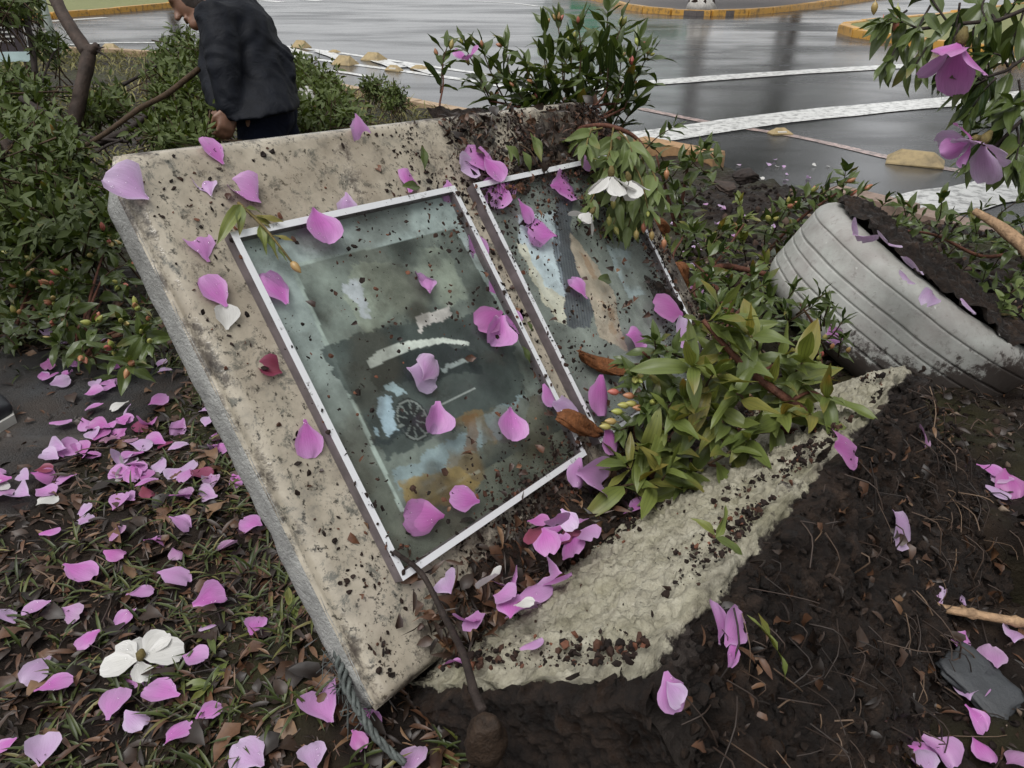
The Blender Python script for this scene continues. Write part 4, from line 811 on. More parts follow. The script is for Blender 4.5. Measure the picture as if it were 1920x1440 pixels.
# twigs and leaves on the soil between slab, tyre and street
ctr = [(1236, 298), (1262, 322), (1300, 300), (1280, 345), (1320, 316), (1245, 360), (1300, 372), (1340, 300), (1266, 385), (1215, 330), (1235, 260), (1290, 410)]; tw = []
for u, v in ctr: p = at(u, v, 2.25 + random.uniform(-.1, .1)); ax = unit(np.array([RNG.normal(0, .6), -.3, .8])); tw.append((p - ax * .05, p + ax * .05, 3))
branch('fallen_branch', 'dense dark leafy branch right of the slab below the orange kerb', 'branch', at(1270, 440, 2.3), [([at(1270, 440, 2.3), at(1280, 370, 2.28), at(1290, 310, 2.25)], .008, .004), ([at(1270, 440, 2.3), at(1250, 360, 2.26), at(1230, 290, 2.25)], .006, .003)], tw, LEAF_DARK, .085, 'fallen flowering branches', spread=1.0)
ctr = [(1372, 420), (1392, 396), (1372, 455), (1285, 440), (1262, 470), (1340, 450), (1328, 495), (1395, 470), (1250, 520), (1400, 520), (1345, 560), (1420, 560), (1380, 585), (1310, 590), (1445, 505), (1300, 520)]; tw = []
for u, v in ctr: p = at(u, v, 2.0 + (560 - v) * .0018 + random.uniform(-.06, .06)); ax = unit(np.array([RNG.normal(0, .6), -.3, .7])); tw.append((p - ax * .05, p + ax * .04, 2))
branch('fallen_branch', 'thin spreading branch with sparse yellowing leaves on the soil', 'branch', at(1290, 590, 1.9), [([at(1295, 590, 1.88), at(1310, 530, 1.95), at(1350, 500, 2.0), at(1395, 505, 2.02), at(1440, 515, 2.02)], .011, .007), ([at(1310, 530, 1.95), at(1360, 470, 2.05), at(1395, 420, 2.1)], .004, .0025), ([at(1300, 560, 1.9), at(1262, 490, 1.98), at(1280, 445, 2.05)], .004, .0025)], tw, LEAF_LIGHT, .072, 'fallen flowering branches', spread=1.1, droop=.2)
ctr = [(1462, 415), (1490, 385), (1500, 420), (1520, 370), (1548, 360), (1560, 395), (1530, 410), (1478, 445), (1450, 400), (1580, 352), (1545, 430), (1505, 455), (1470, 470), (1590, 385), (1440, 440)]; tw = []
for u, v in ctr: p = at(u, v, 2.2 + random.uniform(-.08, .08)); ax = unit(np.array([.3 + RNG.normal(0, .5), -.2, .6 + RNG.normal(0, .4)])); tw.append((p - ax * .06, p + ax * .05, 3))
r = branch('fallen_branch', 'dark budded branch standing up behind the grey tyre', 'branch', at(1400, 520, 2.2), [([at(1400, 520, 2.2), at(1450, 460, 2.2), at(1500, 410, 2.2), at(1580, 355, 2.2)], .006, .003)], tw, LEAF_DARK, .085, 'fallen flowering branches', spread=1.05, droop=.25, buds=.7, budL=.016)
ctr = [(1655, 430), (1690, 445), (1722, 420), (1760, 440), (1790, 470), (1830, 440), (1860, 500), (1900, 470), (1760, 400), (1815, 410), (1870, 430), (1905, 530), (1840, 530), (1800, 510), (1740, 470), (1885, 400), (1700, 405), (1640, 405), (1860, 545), (1915, 440)]; tw = []
for u, v in ctr: p = at(u, v, 2.15 + random.uniform(-.1, .15)); ax = unit(np.array([RNG.normal(0, .6), -.3, .7])); tw.append((p - ax * .05, p + ax * .05, 3))
branch('fallen_branch', 'low green leafy branch behind the tyre on the right', 'branch', at(1800, 540, 2.2), [([at(1920, 470, 2.15), at(1840, 480, 2.18), at(1750, 440, 2.2), at(1660, 430, 2.2)], .006, .003)], tw, LEAF_DARK, .082, 'fallen flowering branches', spread=1.15)
ctr = [(1480, 560), (1500, 590), (1520, 570), (1540, 600), (1475, 600), (1560, 620), (1530, 640), (1575, 650), (1550, 590)]; tw = []
for u, v in ctr: p = at(u, v, 1.55 + random.uniform(-.05, .05)); ax = unit(np.array([RNG.normal(0, .5), -.4, .8])); tw.append((p - ax * .04, p + ax * .03, 3))
r = branch('fallen_branch', 'dark narrow-leaved shoot with small round buds against the tyre', 'branch', at(1540, 680, 1.5), [([at(1540, 690, 1.5), at(1530, 620, 1.54), at(1500, 570, 1.56)], .004, .002)], tw, LEAF_DARK, .062, 'fallen flowering branches', spread=.9, wsc=.7)
for u, v in ((1516, 637), (1546, 633), (1560, 650), (1540, 665), (1590, 657), (1535, 672)): put_bud(r, at(u, v, 1.50), unit([0, -.4, .8]), .011)
# succulent-like pale plant at the right edge
p = at(1905, 600, 1.9); tw = []
for u, v in ((1880, 570), (1900, 545), (1915, 585), (1868, 590)): q = at(u, v, 1.85); ax = unit(np.array([RNG.normal(0, .4), -.5, .8])); tw.append((q - ax * .02, q + ax * .02, 2))
branch('ground_plant', 'pale yellow-green fleshy plant right of the tyre', 'plant', p, [([p, at(1880, 590, 1.87), at(1860, 630, 1.85)], .006, .004)], tw, LEAF_PALE, .05, spread=1.2, stem_mat=TWIG_GREEN, wsc=1.5)

# flowering tree standing just outside the frame on the right; its lowest branches hang into view
TB_ = np.array([2.75, 1.0, zf(2.75, 1.0)]); tree = empty('flowering_tree', TB_, 'flowering tree whose wet leafy branches hang in at the upper right', 'tree')
P = np.array([TB_ + [0.03 * math.sin(q * 4), .02 * q, q * 2.4] for q in np.linspace(-.05, 1, 12)]); V, F = tube(P, np.linspace(.11, .06, 12), 12, rough=.15, seed=3); piece('trunk', V, F, BARK_GREY, tree)
rg = np.random.default_rng(5); n = 16000; d = rg.normal(size=(n, 3)); d /= np.linalg.norm(d, axis=1)[:, None]; cen = TB_ + [.55, .7, 2.65]; cl = cen + d * ((.7 + .6 * fbm(d, 2.4, 3, 5)) * rg.uniform(.25, 1, n) ** .5)[:, None] * [2.1, 2.5, 1.6]
cl = cl[(cl[:, 0] > 1.2) & (cl[:, 2] > 1.25 + .12 * np.maximum(0, 2.6 - cl[:, 0]))]; V, F = inst(LOW_T[0][0], LOW_T[0][1], rand_rot(len(cl), .9, rg), cl, rg.uniform(.10, .17, len(cl))); o = piece('crown', V, F, MASS_DARK, tree, uv=np.tile(LOW_T[0][2], (len(cl), 1)), attr={'rnd': np.repeat(rg.uniform(0, .8, len(cl)), len(LOW_T[0][0]))})  # crown lies out of view, widened and thickened to dim reflections in the glass
for k in range(6): a = k * 1.05 + .4; e = cen + np.array([math.cos(a) * 1.0, math.sin(a) * 1.1, .2]); V, F = tube(dens([P[-3], (P[-1] + e) / 2 + [0, 0, .2], e], 9), np.linspace(.05, .012, 9), 8); piece('limb', V, F, BARK_GREY, tree)
K7 = 1.12
def a7(u, v, dk=0): return at(u, v, K7 + dk)
lim = [([P[8], a7(2250, -140, .1), a7(2000, -20), a7(1880, 36), a7(1800, 44), a7(1700, 58)], .012, .0025), ([P[7], a7(2250, 20, .1), a7(2020, 60), a7(1920, 106), a7(1868, 146), a7(1812, 156)], .012, .0022), ([P[7], a7(2250, 90, .1), a7(2060, 130), a7(1960, 190), a7(1900, 240), a7(1855, 285)], .012, .0025)]
for Pp, r0, r1 in lim: Pp = dens(np.array(Pp), 36); V, F = tube(Pp, np.linspace(r0, r1, 36), 7); piece('hanging_stem', V, F, BARK_DARK, tree)
hl = [((1880, 36), (1905, 0)), ((1850, 40), (1858, 150)), ((1800, 44), (1772, 125)), ((1760, 50), (1718, 120)), ((1730, 55), (1690, 40)), ((1700, 58), (1668, 115)), ((1826, 42), (1828, 120)), ((1780, 46), (1735, -20)), ((1868, 40), (1838, 10)), ((1920, 20), (1895, 80)), ((1868, 146), (1825, 200)), ((1840, 150), (1810, 140)), ((1900, 116), (1878, 185)), ((1850, 148), (1822, 180)), ((1890, 125), (1862, 100)), ((1920, 210), (1872, 250)), ((1895, 240), (1850, 240)), ((1935, 205), (1900, 195)), ((1880, 262), (1838, 290)), ((1905, 235), (1905, 300)), ((1910, 150), (1925, 210)), ((1940, 170), (1885, 205)), ((1870, 268), (1895, 310)), ((1700, 20), (1660, 40)), ((1745, 10), (1720, 60)), ((1800, 5), (1790, 60)), ((1850, -10), (1850, 40)), ((1930, 250), (1915, 275))]
for a, c in hl:
    b, t = a7(*a, random.uniform(-.03, .03)), a7(*c, random.uniform(-.04, .04)); V, F = tube(dens([b, (b + t) / 2 + RNG.normal(0, .003, 3), t], 6), np.linspace(.0019, .0012, 6), 5); piece('twig', V, F, BARK_DARK, tree)
    for p, dd, u_, l in twig_leaves(b, t, 2, .078, .65, droop=.55): put_leaf(tree, p, dd, u_, l, LEAF_DARK, .85)
for u, v in ((1655, 42), (1680, 45), (1722, 108), (1640, 12), (1880, 310), (1848, 290), (1682, 20)): put_bud(tree, a7(u, v), unit([.1, 0, -1]), .012)
flower(tree, a7(1800, 82, -.07), unit([-.25, -.35, -.9]), .066, PETAL, .42, 4); flower(tree, a7(1842, 268, -.07), unit([-.55, -.35, -.65]), .058, PETAL_PALE, .6, 4); flower(tree, a7(1822, 262, -.06), unit([-.9, -.2, -.2]), .045, PETAL, .4, 3)

# ------------------------------------------------------------------ fallen budded branches left of the slab
def heap(label, region, depth, n, mat, L, base, seedax, buds, red=0):
    tw = []; poly = np.array(region, float); lo, hi = poly.min(0), poly.max(0)
    while len(tw) < n:
        u, v = random.uniform(lo[0], hi[0]), random.uniform(lo[1], hi[1])
        if not inpoly(np.array([u]), np.array([v]), poly)[0]: continue
        k = depth(u, v) + random.uniform(-.10, .10); p = at(u, v, k)
        if p[2] < zf(p[0], p[1]) + .03: p[2] = zf(p[0], p[1]) + .03 + random.uniform(0, .05)
        ax = unit(np.array(seedax) + RNG.normal(0, .5, 3)); tw.append((p - ax * .05, p + ax * .035, 3))
    st = [([at(*base), (at(*base) + t[0]) / 2 + [0, 0, .02], t[0]], .005, .0025) for t in tw[::3]]
    return branch('fallen_branch', label, 'branch', at(*base), st, tw, mat, L, 'fallen flowering branches', spread=1.05, buds=buds, droop=.1, budL=.015)
heap('dark green budded branch heaped beside the left edge of the slab', [(130, 470), (215, 415), (245, 480), (300, 580), (345, 680), (240, 690), (120, 670), (90, 560)], lambda u, v: 2.25 - (v - 420) * .0022, 34, LEAF_DARK, .080, (150, 680, 1.8), (.2, -.5, .6), .85)
heap('dark green budded branch at the left picture edge above the path', [(0, 470), (60, 450), (140, 440), (130, 560), (110, 620), (0, 640)], lambda u, v: 2.3 - (v - 420) * .0022, 26, LEAF_DARK, .080, (20, 650, 1.9), (-.1, -.5, .6), .85)

heap('tangled dark leafy branch on the soil between slab and tyre', [(1235, 470), (1300, 430), (1440, 440), (1450, 520), (1440, 610), (1330, 640), (1290, 560)], lambda u, v: 2.2 - (v - 430) * .0028, 22, LEAF_DARK, .078, (1370, 600, 1.75), (.1, -.4, .7), .25)
# ------------------------------------------------------------------ masses of small leaves farther back
def mass(root, region, depth, n, L, mat, name='foliage', seed=0, per=9, zmin=.03, spreadv=.12, part_kind=None):
    rg = np.random.default_rng(seed); poly = np.array(region, float); lo, hi = poly.min(0), poly.max(0); uv = rg.uniform(lo, hi, (n * 4, 2)); uv = uv[inpoly(uv[:, 0], uv[:, 1], poly)][:n]
    # thin out by noise so that gaps and clumps form
    dn = fbm(np.c_[uv / 90.0, np.zeros(len(uv))], 1.0, 3, seed); uv = uv[dn > (.42 if n > 200 else 0)]
    b = np.array([at(u, v, depth(u, v) + rg.normal(0, spreadv)) for u, v in uv]); g = np.array([float(zf(p[0], p[1], False)) for p in b]); b[:, 2] = np.maximum(b[:, 2], g + zmin + rg.uniform(0, .15, len(b)))
    N = len(b); ax = rg.normal(size=(N, 3)) + [0, -.2, .7]; ax /= np.linalg.norm(ax, axis=1)[:, None]; pos, dirs = [], []
    for i in range(per): f = rg.uniform(-1, 1, N); dd = ax * .6 + rg.normal(0, .75, (N, 3)); pos.append(b + ax * (f * L * 1.8)[:, None]); dirs.append(dd)
    pos = np.concatenate(pos); dirs = np.concatenate(dirs); dirs /= np.linalg.norm(dirs, axis=1)[:, None]; upv = rg.normal(0, .5, dirs.shape) + [0, -.2, 1]; z = upv - dirs * (dirs * upv).sum(1)[:, None]; z /= np.linalg.norm(z, axis=1)[:, None]; Rm = np.stack([np.cross(dirs, z), dirs, z], -1)
    rn = np.tile(np.clip(fbm(np.c_[uv / 60.0, np.ones(N)], 1.0, 2, seed + 4) * 1.1 - .05, 0, 1), per) * .7 + rg.uniform(0, .3, N * per); mb = MB()
    for q in range(3):
        m_ = np.arange(len(pos)) % 3 == q; V, F = inst(LOW_T[q][0], LOW_T[q][1], Rm[m_], pos[m_], L * rg.uniform(.6, 1.15, m_.sum())); mb.add(V, F, np.repeat(rn[m_], len(LOW_T[q][0])), np.tile(LOW_T[q][2], (m_.sum(), 1)))
    o = mb.obj(name, mat, root); o['kind'] = 'stuff'
    tb = MB()
    for i in range(0, N, 2):
        e = b[i] - ax[i] * L * 3.0 - [0, 0, L]; V, F = tube([e, b[i] + ax[i] * L * 1.7], [.0035, .0015], 4, cap=False); tb.add(V, F)
    tb.obj('twigs', TWIG, root)['kind'] = 'stuff'
def limb(root, pts, r0, r1, mat, name='limb', rough=.15): P = dens(np.array([at(*p) for p in pts]), 8 * len(pts)); V, F = tube(P, np.linspace(r0, r1, len(P)), 10, rough=rough, seed=len(pts)); return piece(name, V, F, mat, root)
r = empty('snapped_tree', at(130, 300, 3.3), 'snapped dark trunk with a forked stub leaning over the fallen branches', 'tree')
limb(r, [(120, 300, 3.2), (135, 240, 3.2), (152, 170, 3.2), (166, 105, 3.2), (162, 92, 3.2)], .032, .029, BARK_GREY, 'trunk'); limb(r, [(164, 100, 3.2), (140, 62, 3.22), (118, 28, 3.25), (98, -14, 3.3), (60, -90, 3.4)], .029, .023, BARK_GREY, 'trunk'); limb(r, [(162, 104, 3.2), (176, 92, 3.19), (182, 85, 3.18)], .026, .016, BARK_GREY, 'stub')
for t in ((192, 94), (206, 110), (186, 82), (196, 88)): limb(r, [(178, 92, 3.19), t + (3.18,)], .008, .0015, BARK_DARK, 'splinter')
r = empty('fallen_branch', at(120, 380, 2.6), 'long bare grey branch slanting up towards the bending person', 'branch', 'bare fallen branches')
limb(r, [(30, 390, 2.35), (60, 345, 2.4), (110, 300, 2.5), (190, 255, 2.7), (260, 205, 2.8), (310, 178, 2.9), (352, 146, 3.0), (372, 130, 3.05)], .006, .012, TWIG, 'limb'); limb(r, [(95, 312, 2.5), (60, 290, 2.5), (-10, 250, 2.5)], .007, .006, BARK_DARK, 'side_shoot')
r = empty('fallen_branch', at(0, 330, 2.6), 'thick dark broken branch stub at the left picture edge', 'branch', 'bare fallen branches'); limb(r, [(40, 330, 2.5), (15, 285, 2.5), (-20, 240, 2.5)], .026, .028, BARK_GREY)
r = empty('fallen_branch', at(150, 250, 2.9), 'thin dark branch crossing behind the snapped trunk', 'branch', 'bare fallen branches'); limb(r, [(40, 185, 3.0), (90, 215, 2.95), (130, 240, 2.9), (170, 258, 2.85), (240, 266, 2.8)], .013, .006, BARK_DARK); limb(r, [(150, 320, 2.7), (190, 280, 2.75), (230, 262, 2.8)], .006, .004, BARK_DARK)
for i, pts in enumerate((((330, 225, 3.3), (370, 235, 3.2), (395, 250, 3.1)), ((230, 160, 3.8), (300, 120, 3.9), (340, 95, 4.0)), ((60, 250, 2.7), (110, 268, 2.7), (180, 262, 2.7)))):
    r = empty('fallen_branch', at(*pts[0]), ('dark stick lying under the hands of the bending person', 'thin arched twig left of the bending person', 'thin twig lying across the left foliage heap')[i], 'branch', 'bare fallen branches'); limb(r, pts, .009, .005, BARK_DARK)
r = empty('fallen_bough', at(100, 400, 2.3), 'dense dark fallen bough filling the left side below the trunk', 'branch', 'leafy fallen boughs')
mass(r, [(-40, 230), (60, 225), (200, 285), (210, 330), (215, 420), (150, 450), (60, 470), (-40, 490)], lambda u, v: 2.75 - (v - 230) * .0022, 900, .052, MASS_DARK, seed=21); limb(r, [(0, 430, 2.4), (80, 380, 2.4), (160, 330, 2.5)], .012, .006, BARK_DARK)
r = empty('fallen_bough', at(250, 270, 3.2), 'olive green fallen bough between the trunk and the bending person', 'branch', 'leafy fallen boughs')
mass(r, [(185, 190), (240, 150), (300, 105), (345, 66), (372, 90), (400, 190), (405, 265), (330, 272), (200, 290), (140, 262), (150, 215)], lambda u, v: 4.3 - (v - 90) * .0062, 1400, .052, MASS_OLIVE, seed=31, spreadv=.2); limb(r, [(180, 270, 3.1), (260, 230, 3.2), (340, 150, 3.6)], .016, .007, BARK_DARK)
r = empty('leafy_sapling', at(40, 260, 3.0), 'dark leafy sapling covering the notice board at upper left', 'tree')
mass(r, [(-60, -40), (48, -40), (60, 6), (30, 22), (-60, 30)], lambda u, v: 3.7, 230, .055, MASS_DARK, seed=41, spreadv=.2); mass(r, [(-60, 150), (50, 148), (78, 165), (88, 225), (60, 240), (-60, 250)], lambda u, v: 3.5, 400, .058, MASS_DARK, 'lower_foliage', seed=42, spreadv=.25); limb(r, [(60, 300, 3.5), (66, 150, 3.5), (52, 40, 3.6), (40, -60, 3.7)], .018, .010, BARK_DARK, 'trunk'); limb(r, [(70, 180, 3.4), (100, 100, 3.5), (130, 90, 3.5)], .006, .003, BARK_DARK)
mass(r, [(60, 66), (96, 72), (118, 84), (112, 100), (70, 110)], lambda u, v: 3.6, 26, .05, MASS_DARK, 'side_foliage', seed=43, spreadv=.1)
r = empty('low_shrub', at(640, 230, 4.4), 'low green shrub with white flowers right of the bending person', 'shrub')
mass(r, [(535, 125), (560, 105), (600, 150), (625, 140), (660, 172), (720, 178), (750, 190), (740, 215), (560, 245), (540, 240)], lambda u, v: 5.2 - (v - 120) * .012, 1000, .055, MASS_OLIVE, seed=51, spreadv=.2)
for u, v in ((572, 172), (582, 182), (586, 190), (578, 196)): flower(r, at(u, v, 4.05), unit([.2, -.8, .4]), .035, PETAL_WHITE, .8, 4)
r = empty('weed', at(690, 185, 6.6), 'spindly weed on the kerb right of the shrub', 'plant', 'weeds along the kerb'); mass(r, [(688, 155), (712, 150), (712, 176), (690, 178)], lambda u, v: 6.3, 60, .05, MASS_OLIVE, seed=53, spreadv=.05)
r = empty('weed', at(745, 195, 6.2), 'spindly weed on the kerb nearest the flower twig', 'plant', 'weeds along the kerb'); mass(r, [(725, 172), (752, 165), (755, 195), (726, 200)], lambda u, v: 6.0, 70, .05, MASS_OLIVE, seed=57, spreadv=.05)

# ================================================================== THE GREY PAINTED TYRE
TC = np.array([1.036, 1.799, .094]); _a, _b = .545, -.116; TA = np.array([math.sin(_a) * math.cos(_b), math.sin(_a) * math.sin(_b), math.cos(_a)])
te = unit(np.cross(TA, [0, 0, 1.])); tf_ = np.cross(TA, te)
prof = [(.02, .205), (.062, .225), (.084, .262), (.087, .290), (.080, .309), (.068, .322)]
def groove(o, w=.0026, d=.006, r=.334): return [(o + w + .004, r), (o + w + .0006, r), (o + w, r - .0006), (o + w * .8, r - d), (o - w * .8, r - d), (o - w, r - .0006), (o - w - .0006, r), (o - w - .004, r)]
prof += [(.052, .331)] + groove(.034, .0018, .003, .333) + groove(-.016) + groove(-.046, .002, .004) + groove(-.082, .0024, .005) + groove(-.113) + [(-.136, .331), (-.152, .322), (-.168, .306), (-.176, .285), (-.173, .255), (-.15, .225), (-.10, .205), (-.09, .215), (-.145, .262), (-.15, .29), (-.125, .308), (.03, .308), (.062, .288), (.066, .262), (.05, .23), (.02, .205)]
NA = 180; ang = np.linspace(0, 2 * np.pi, NA, endpoint=False); V = []
for o, r_ in prof: V.append(TC + TA * o + r_ * (np.cos(ang)[:, None] * te + np.sin(ang)[:, None] * tf_))
V = np.concatenate(V); npf = len(prof); i = np.arange(npf - 1)[:, None] * NA; j = np.arange(NA)[None]; k = (j + 1) % NA
F = np.stack([i + j, i + k, i + NA + k, i + NA + j], -1).reshape(-1, 4)
V = V + (fbm(V, 6, 3, 5)[:, None] - .5) * .008
mudv = sstep(.20, -.03, V[:, 2] + (fbm(V, 9, 4, 6) - .5) * .22 - .10 * (V[:, 0] - .9))
m, nt, B = newmat('tyre_paint'); v = objco(nt)
c = ramp(nt, noise(nt, 9, 6, .65, v), [(.3, (.23, .23, .21)), (.55, (.34, .345, .32)), (.75, (.42, .42, .395))])
c = mixc(nt, ramp(nt, noise(nt, 55, 5, .7, v), [(.56, 0.0), (.70, .7)]), c, (.14, .12, .115)); c = mixc(nt, ramp(nt, noise(nt, 5, 5, .7, v), [(.45, 0.0), (.65, .55)]), c, (.22, .19, .18))
c = mixc(nt, ramp(nt, noise(nt, 30, 3, .8, v), [(.68, 0.0), (.74, .7)]), c, (.55, .55, .52))
mu = mth(nt, 'ADD', noise(nt, 40, 6, .8, v), mth(nt, 'MULTIPLY', nd(nt, 'ShaderNodeAttribute', attribute_name='mud').outputs['Fac'], .42)); c = mixc(nt, ramp(nt, mu, [(.64, 0.0), (.74, .95)]), c, (.034, .025, .021))
lk(nt, c, B.inputs['Base Color']); lk(nt, ramp(nt, noise(nt, 12, 3, .6, v), [(.4, .35), (.6, .6)]), B.inputs['Roughness']); bump(nt, noise(nt, 90, 4, .7, v), .35, .002, B)
tyre = empty('tyre_planter', TC - TA * .2, 'old tyre painted grey tipped over and filled with soil', 'tyre'); piece('tread', V, F, m, tyre, attr={'mud': mudv})
# soil plug inside
na, nb = 90, 200; rr = np.linspace(0, .308, na); aa = np.linspace(0, 2 * np.pi, nb); V = []
for q in rr:
    for a in aa: p = TC + TA * .078 + q * (math.cos(a) * te + math.sin(a) * tf_); V.append(p)
V = np.array(V); V = V + TA * ((fbm(V, 9, 5, 90, .6) - .40) * .11 + (fbm(V, 40, 5, 92, .65) - .5) * .05 + .02 * np.clip(1 - np.repeat(rr, nb) / .28, 0, 1) + .008)[:, None]; piece('soil_fill', V, grid(na, nb), SOIL, tyre)

# ================================================================== THE PERSON BENDING OVER THE BRANCHES
def skin_mat(name, col):
    m, nt, B = newmat(name); v = objco(nt); lk(nt, ramp(nt, noise(nt, 30, 4, .6, v), [(.3, [x * .8 for x in col]), (.7, [x * 1.15 for x in col])]), B.inputs['Base Color']); B.inputs['Roughness'].default_value = .5; B.inputs['Subsurface Weight'].default_value = .08; B.inputs['Subsurface Radius'].default_value = (.01, .004, .002); return m
SKIN = skin_mat('skin', (.17, .085, .052))
def cloth(name, col, rough=.75, sc=18):
    m, nt, B = newmat(name); v = objco(nt); lk(nt, ramp(nt, noise(nt, sc, 4, .6, v), [(.3, [x * .7 for x in col]), (.7, [x * 1.3 for x in col])]), B.inputs['Base Color']); B.inputs['Roughness'].default_value = rough; B.inputs['Specular IOR Level'].default_value = .15
    bump(nt, noise(nt, 9, 5, .55, v, 1.2), .55, .02, B); return m
JACKET = cloth('jacket_navy', (.0045, .0056, .009), .65); JEANS = cloth('jeans_dark', (.004, .006, .015), .85); HAIR = simple('hair_brown', (.022, .013, .009), .55, .5, 120, .6, .004); SHOE = simple('shoe_dark', (.018, .020, .024), .5, .3, 40); SOLE = simple('shoe_sole', (.42, .41, .38), .5, .15, 20)
def union(parts, voxel, smooth):
    mb = MB()
    for V, F in parts: mb.add(V, F)
    return remesh(*mb.get(), voxel, smooth)
def loft(rings, n=20):
    """rings: (centre, axis_a*half_a, axis_b*half_b)"""
    a = np.linspace(0, 2 * np.pi, n, endpoint=False); V = []
    for c, A, Bx in rings: V.append(np.array(c) + np.sign(np.cos(a))[:, None] * (abs(np.cos(a)) ** .85)[:, None] * np.array(A) + np.sign(np.sin(a))[:, None] * (abs(np.sin(a)) ** .85)[:, None] * np.array(Bx))
    V = np.concatenate(V); m = len(rings); i = np.arange(m - 1)[:, None] * n; j = np.arange(n)[None]; k = (j + 1) % n; F = [np.stack([i + j, i + k, i + n + k, i + n + j], -1).reshape(-1, 4)]
    V = np.vstack([V, rings[0][0], rings[-1][0]]); b = m * n; F.append(np.array([[b, (q + 1) % n, q] for q in range(n)] + [[b + 1, (m - 1) * n + q, (m - 1) * n + (q + 1) % n] for q in range(n)])); return V, F
def hand(wrist, d, palm_n, side=1, curl=1.0, sc=1.0):
    """palm and five separate bent fingers"""
    d = unit(d); pn = unit(np.array(palm_n) - d * d.dot(palm_n)); w = np.cross(d, pn) * side; parts = [loft([(wrist - d * .02, w * .028, pn * .022), (wrist + d * .02, w * .034, pn * .018), (wrist + d * .055, w * .041, pn * .016), (wrist + d * .085, w * .040, pn * .013), (wrist + d * .092, w * .034, pn * .008)], 14)]
    for q, (o, L) in enumerate(((-.030, .062), (-.010, .074), (.011, .070), (.030, .054))):
        b = wrist + d * .078 + w * o; c1 = unit(d + pn * .35 * curl); c2 = unit(d * .6 + pn * 1.0 * curl); c3 = unit(d * -.1 + pn * 1.1 * curl); p1 = b + c1 * L * .42; p2 = p1 + c2 * L * .32; p3 = p2 + c3 * L * .26; parts.append(capsule([b - d * .01, b, p1, p2, p3], [.0095, .0095, .009, .008, .007], 8))
    b = wrist + d * .03 - w * .034; parts.append(capsule([b, b - w * .016 + d * .025 + pn * .012, b - w * .012 + d * .05 + pn * .028], [.0115, .0105, .008], 8)); return parts
def head_parts(c, f, up, sc=1.0):
    """c: head centre, f: facing, up: crown direction"""
    f = unit(f); up = unit(np.array(up) - f * f.dot(up)); sd = np.cross(f, up); E = lambda a, b, g: c + (f * a + sd * b + up * g) * sc
    P = [ball((0, 0, 0), 1, 20, 14)]; V = P[0][0]; V = V @ np.array([f * .098, sd * .076, up * .118]) * sc; lowm = (V @ up) < 0; V[lowm] -= np.outer((V[lowm] @ sd) * .22, sd); P = [(V + c, P[0][1])]
    P.append(capsule([E(.02, 0, -.085), E(.072, 0, -.098)], [.045 * sc, .030 * sc], 10))                      # jaw, chin
    P.append(capsule([E(.088, 0, .012), E(.113, 0, -.030)], [.009 * sc, .0145 * sc], 8))                        # nose
    P.append(capsule([E(.095, -.018, -.062), E(.097, .018, -.062)], [.008 * sc] * 2, 8)); P.append(capsule([E(.090, -.042, .022), E(.094, 0, .026), E(.090, .042, .022)], [.008 * sc] * 3, 8))   # lips, brow
    for s_ in (-1, 1): P.append(capsule([E(-.008, s_ * .076, .022), E(-.018, s_ * .084, -.005), E(-.004, s_ * .078, -.030)], [.011 * sc, .013 * sc, .009 * sc], 8))
    return P, E
KM = 3.2
def am(u, v, dk=0.0): return at(u, v, KM + dk)
hipc = am(497, 200, .02); chest = am(447, 60, .0); neck = am(398, 0, .0); headc = am(362, -8, -.02)
gz = float(zf(hipc[0], hipc[1], False)); hipL, hipR = am(487, 208, -.10), am(505, 196, .13)
footL = np.array([hipL[0] + .02, hipL[1] - .05, gz + .05]); footR = np.array([hipR[0] + .10, hipR[1] + .05, gz + .05])
kneeL = (hipL + footL) / 2 + np.array([-.03, -.02, .0]); kneeR = (hipR + footR) / 2 + np.array([-.02, .02, .0])
shL, shR = am(404, 36, -.19), am(412, 14, .19); elL, elR = am(421, 135, -.22), am(400, 140, .10); wrL, wrR = am(431, 203, -.20), am(412, 205, -.02)
hdir = unit(am(340, 30) - am(360, -8)); hf = unit(am(330, 34) - am(362, 6) + np.array([0, -.01, 0])); hup = unit(am(330, -40) - am(362, 0))
parts, Eh = head_parts(headc, hf, hup)
parts += [capsule([headc - hf * .03 - hup * .05, (headc + neck) / 2 + [.02, 0, -.01], neck, chest], [.055, .058, .066, .10], 12), capsule([chest, am(475, 130), hipc], [.13, .125, .13], 14), capsule([shL, chest, shR], [.06, .09, .06], 12), capsule([shL, elL, wrL], [.052, .042, .028], 10), capsule([shR, elR, wrR], [.052, .042, .028], 10), capsule([hipL, kneeL, footL], [.085, .058, .042], 10), capsule([hipR, kneeR, footR], [.085, .058, .042], 10)]
parts += hand(wrL, am(424, 240, -.20) - wrL, unit([-.6, .5, -.1]), 1, .9) + hand(wrR, am(384, 236, -.06) - wrR, unit([-.1, -.5, -.6]), -1, .9)
V, F = union(parts, .0065, 4); person = piece('person', V, F, SKIN); tag(person, 'person in a dark navy jacket bending forward over the fallen branches', 'person')
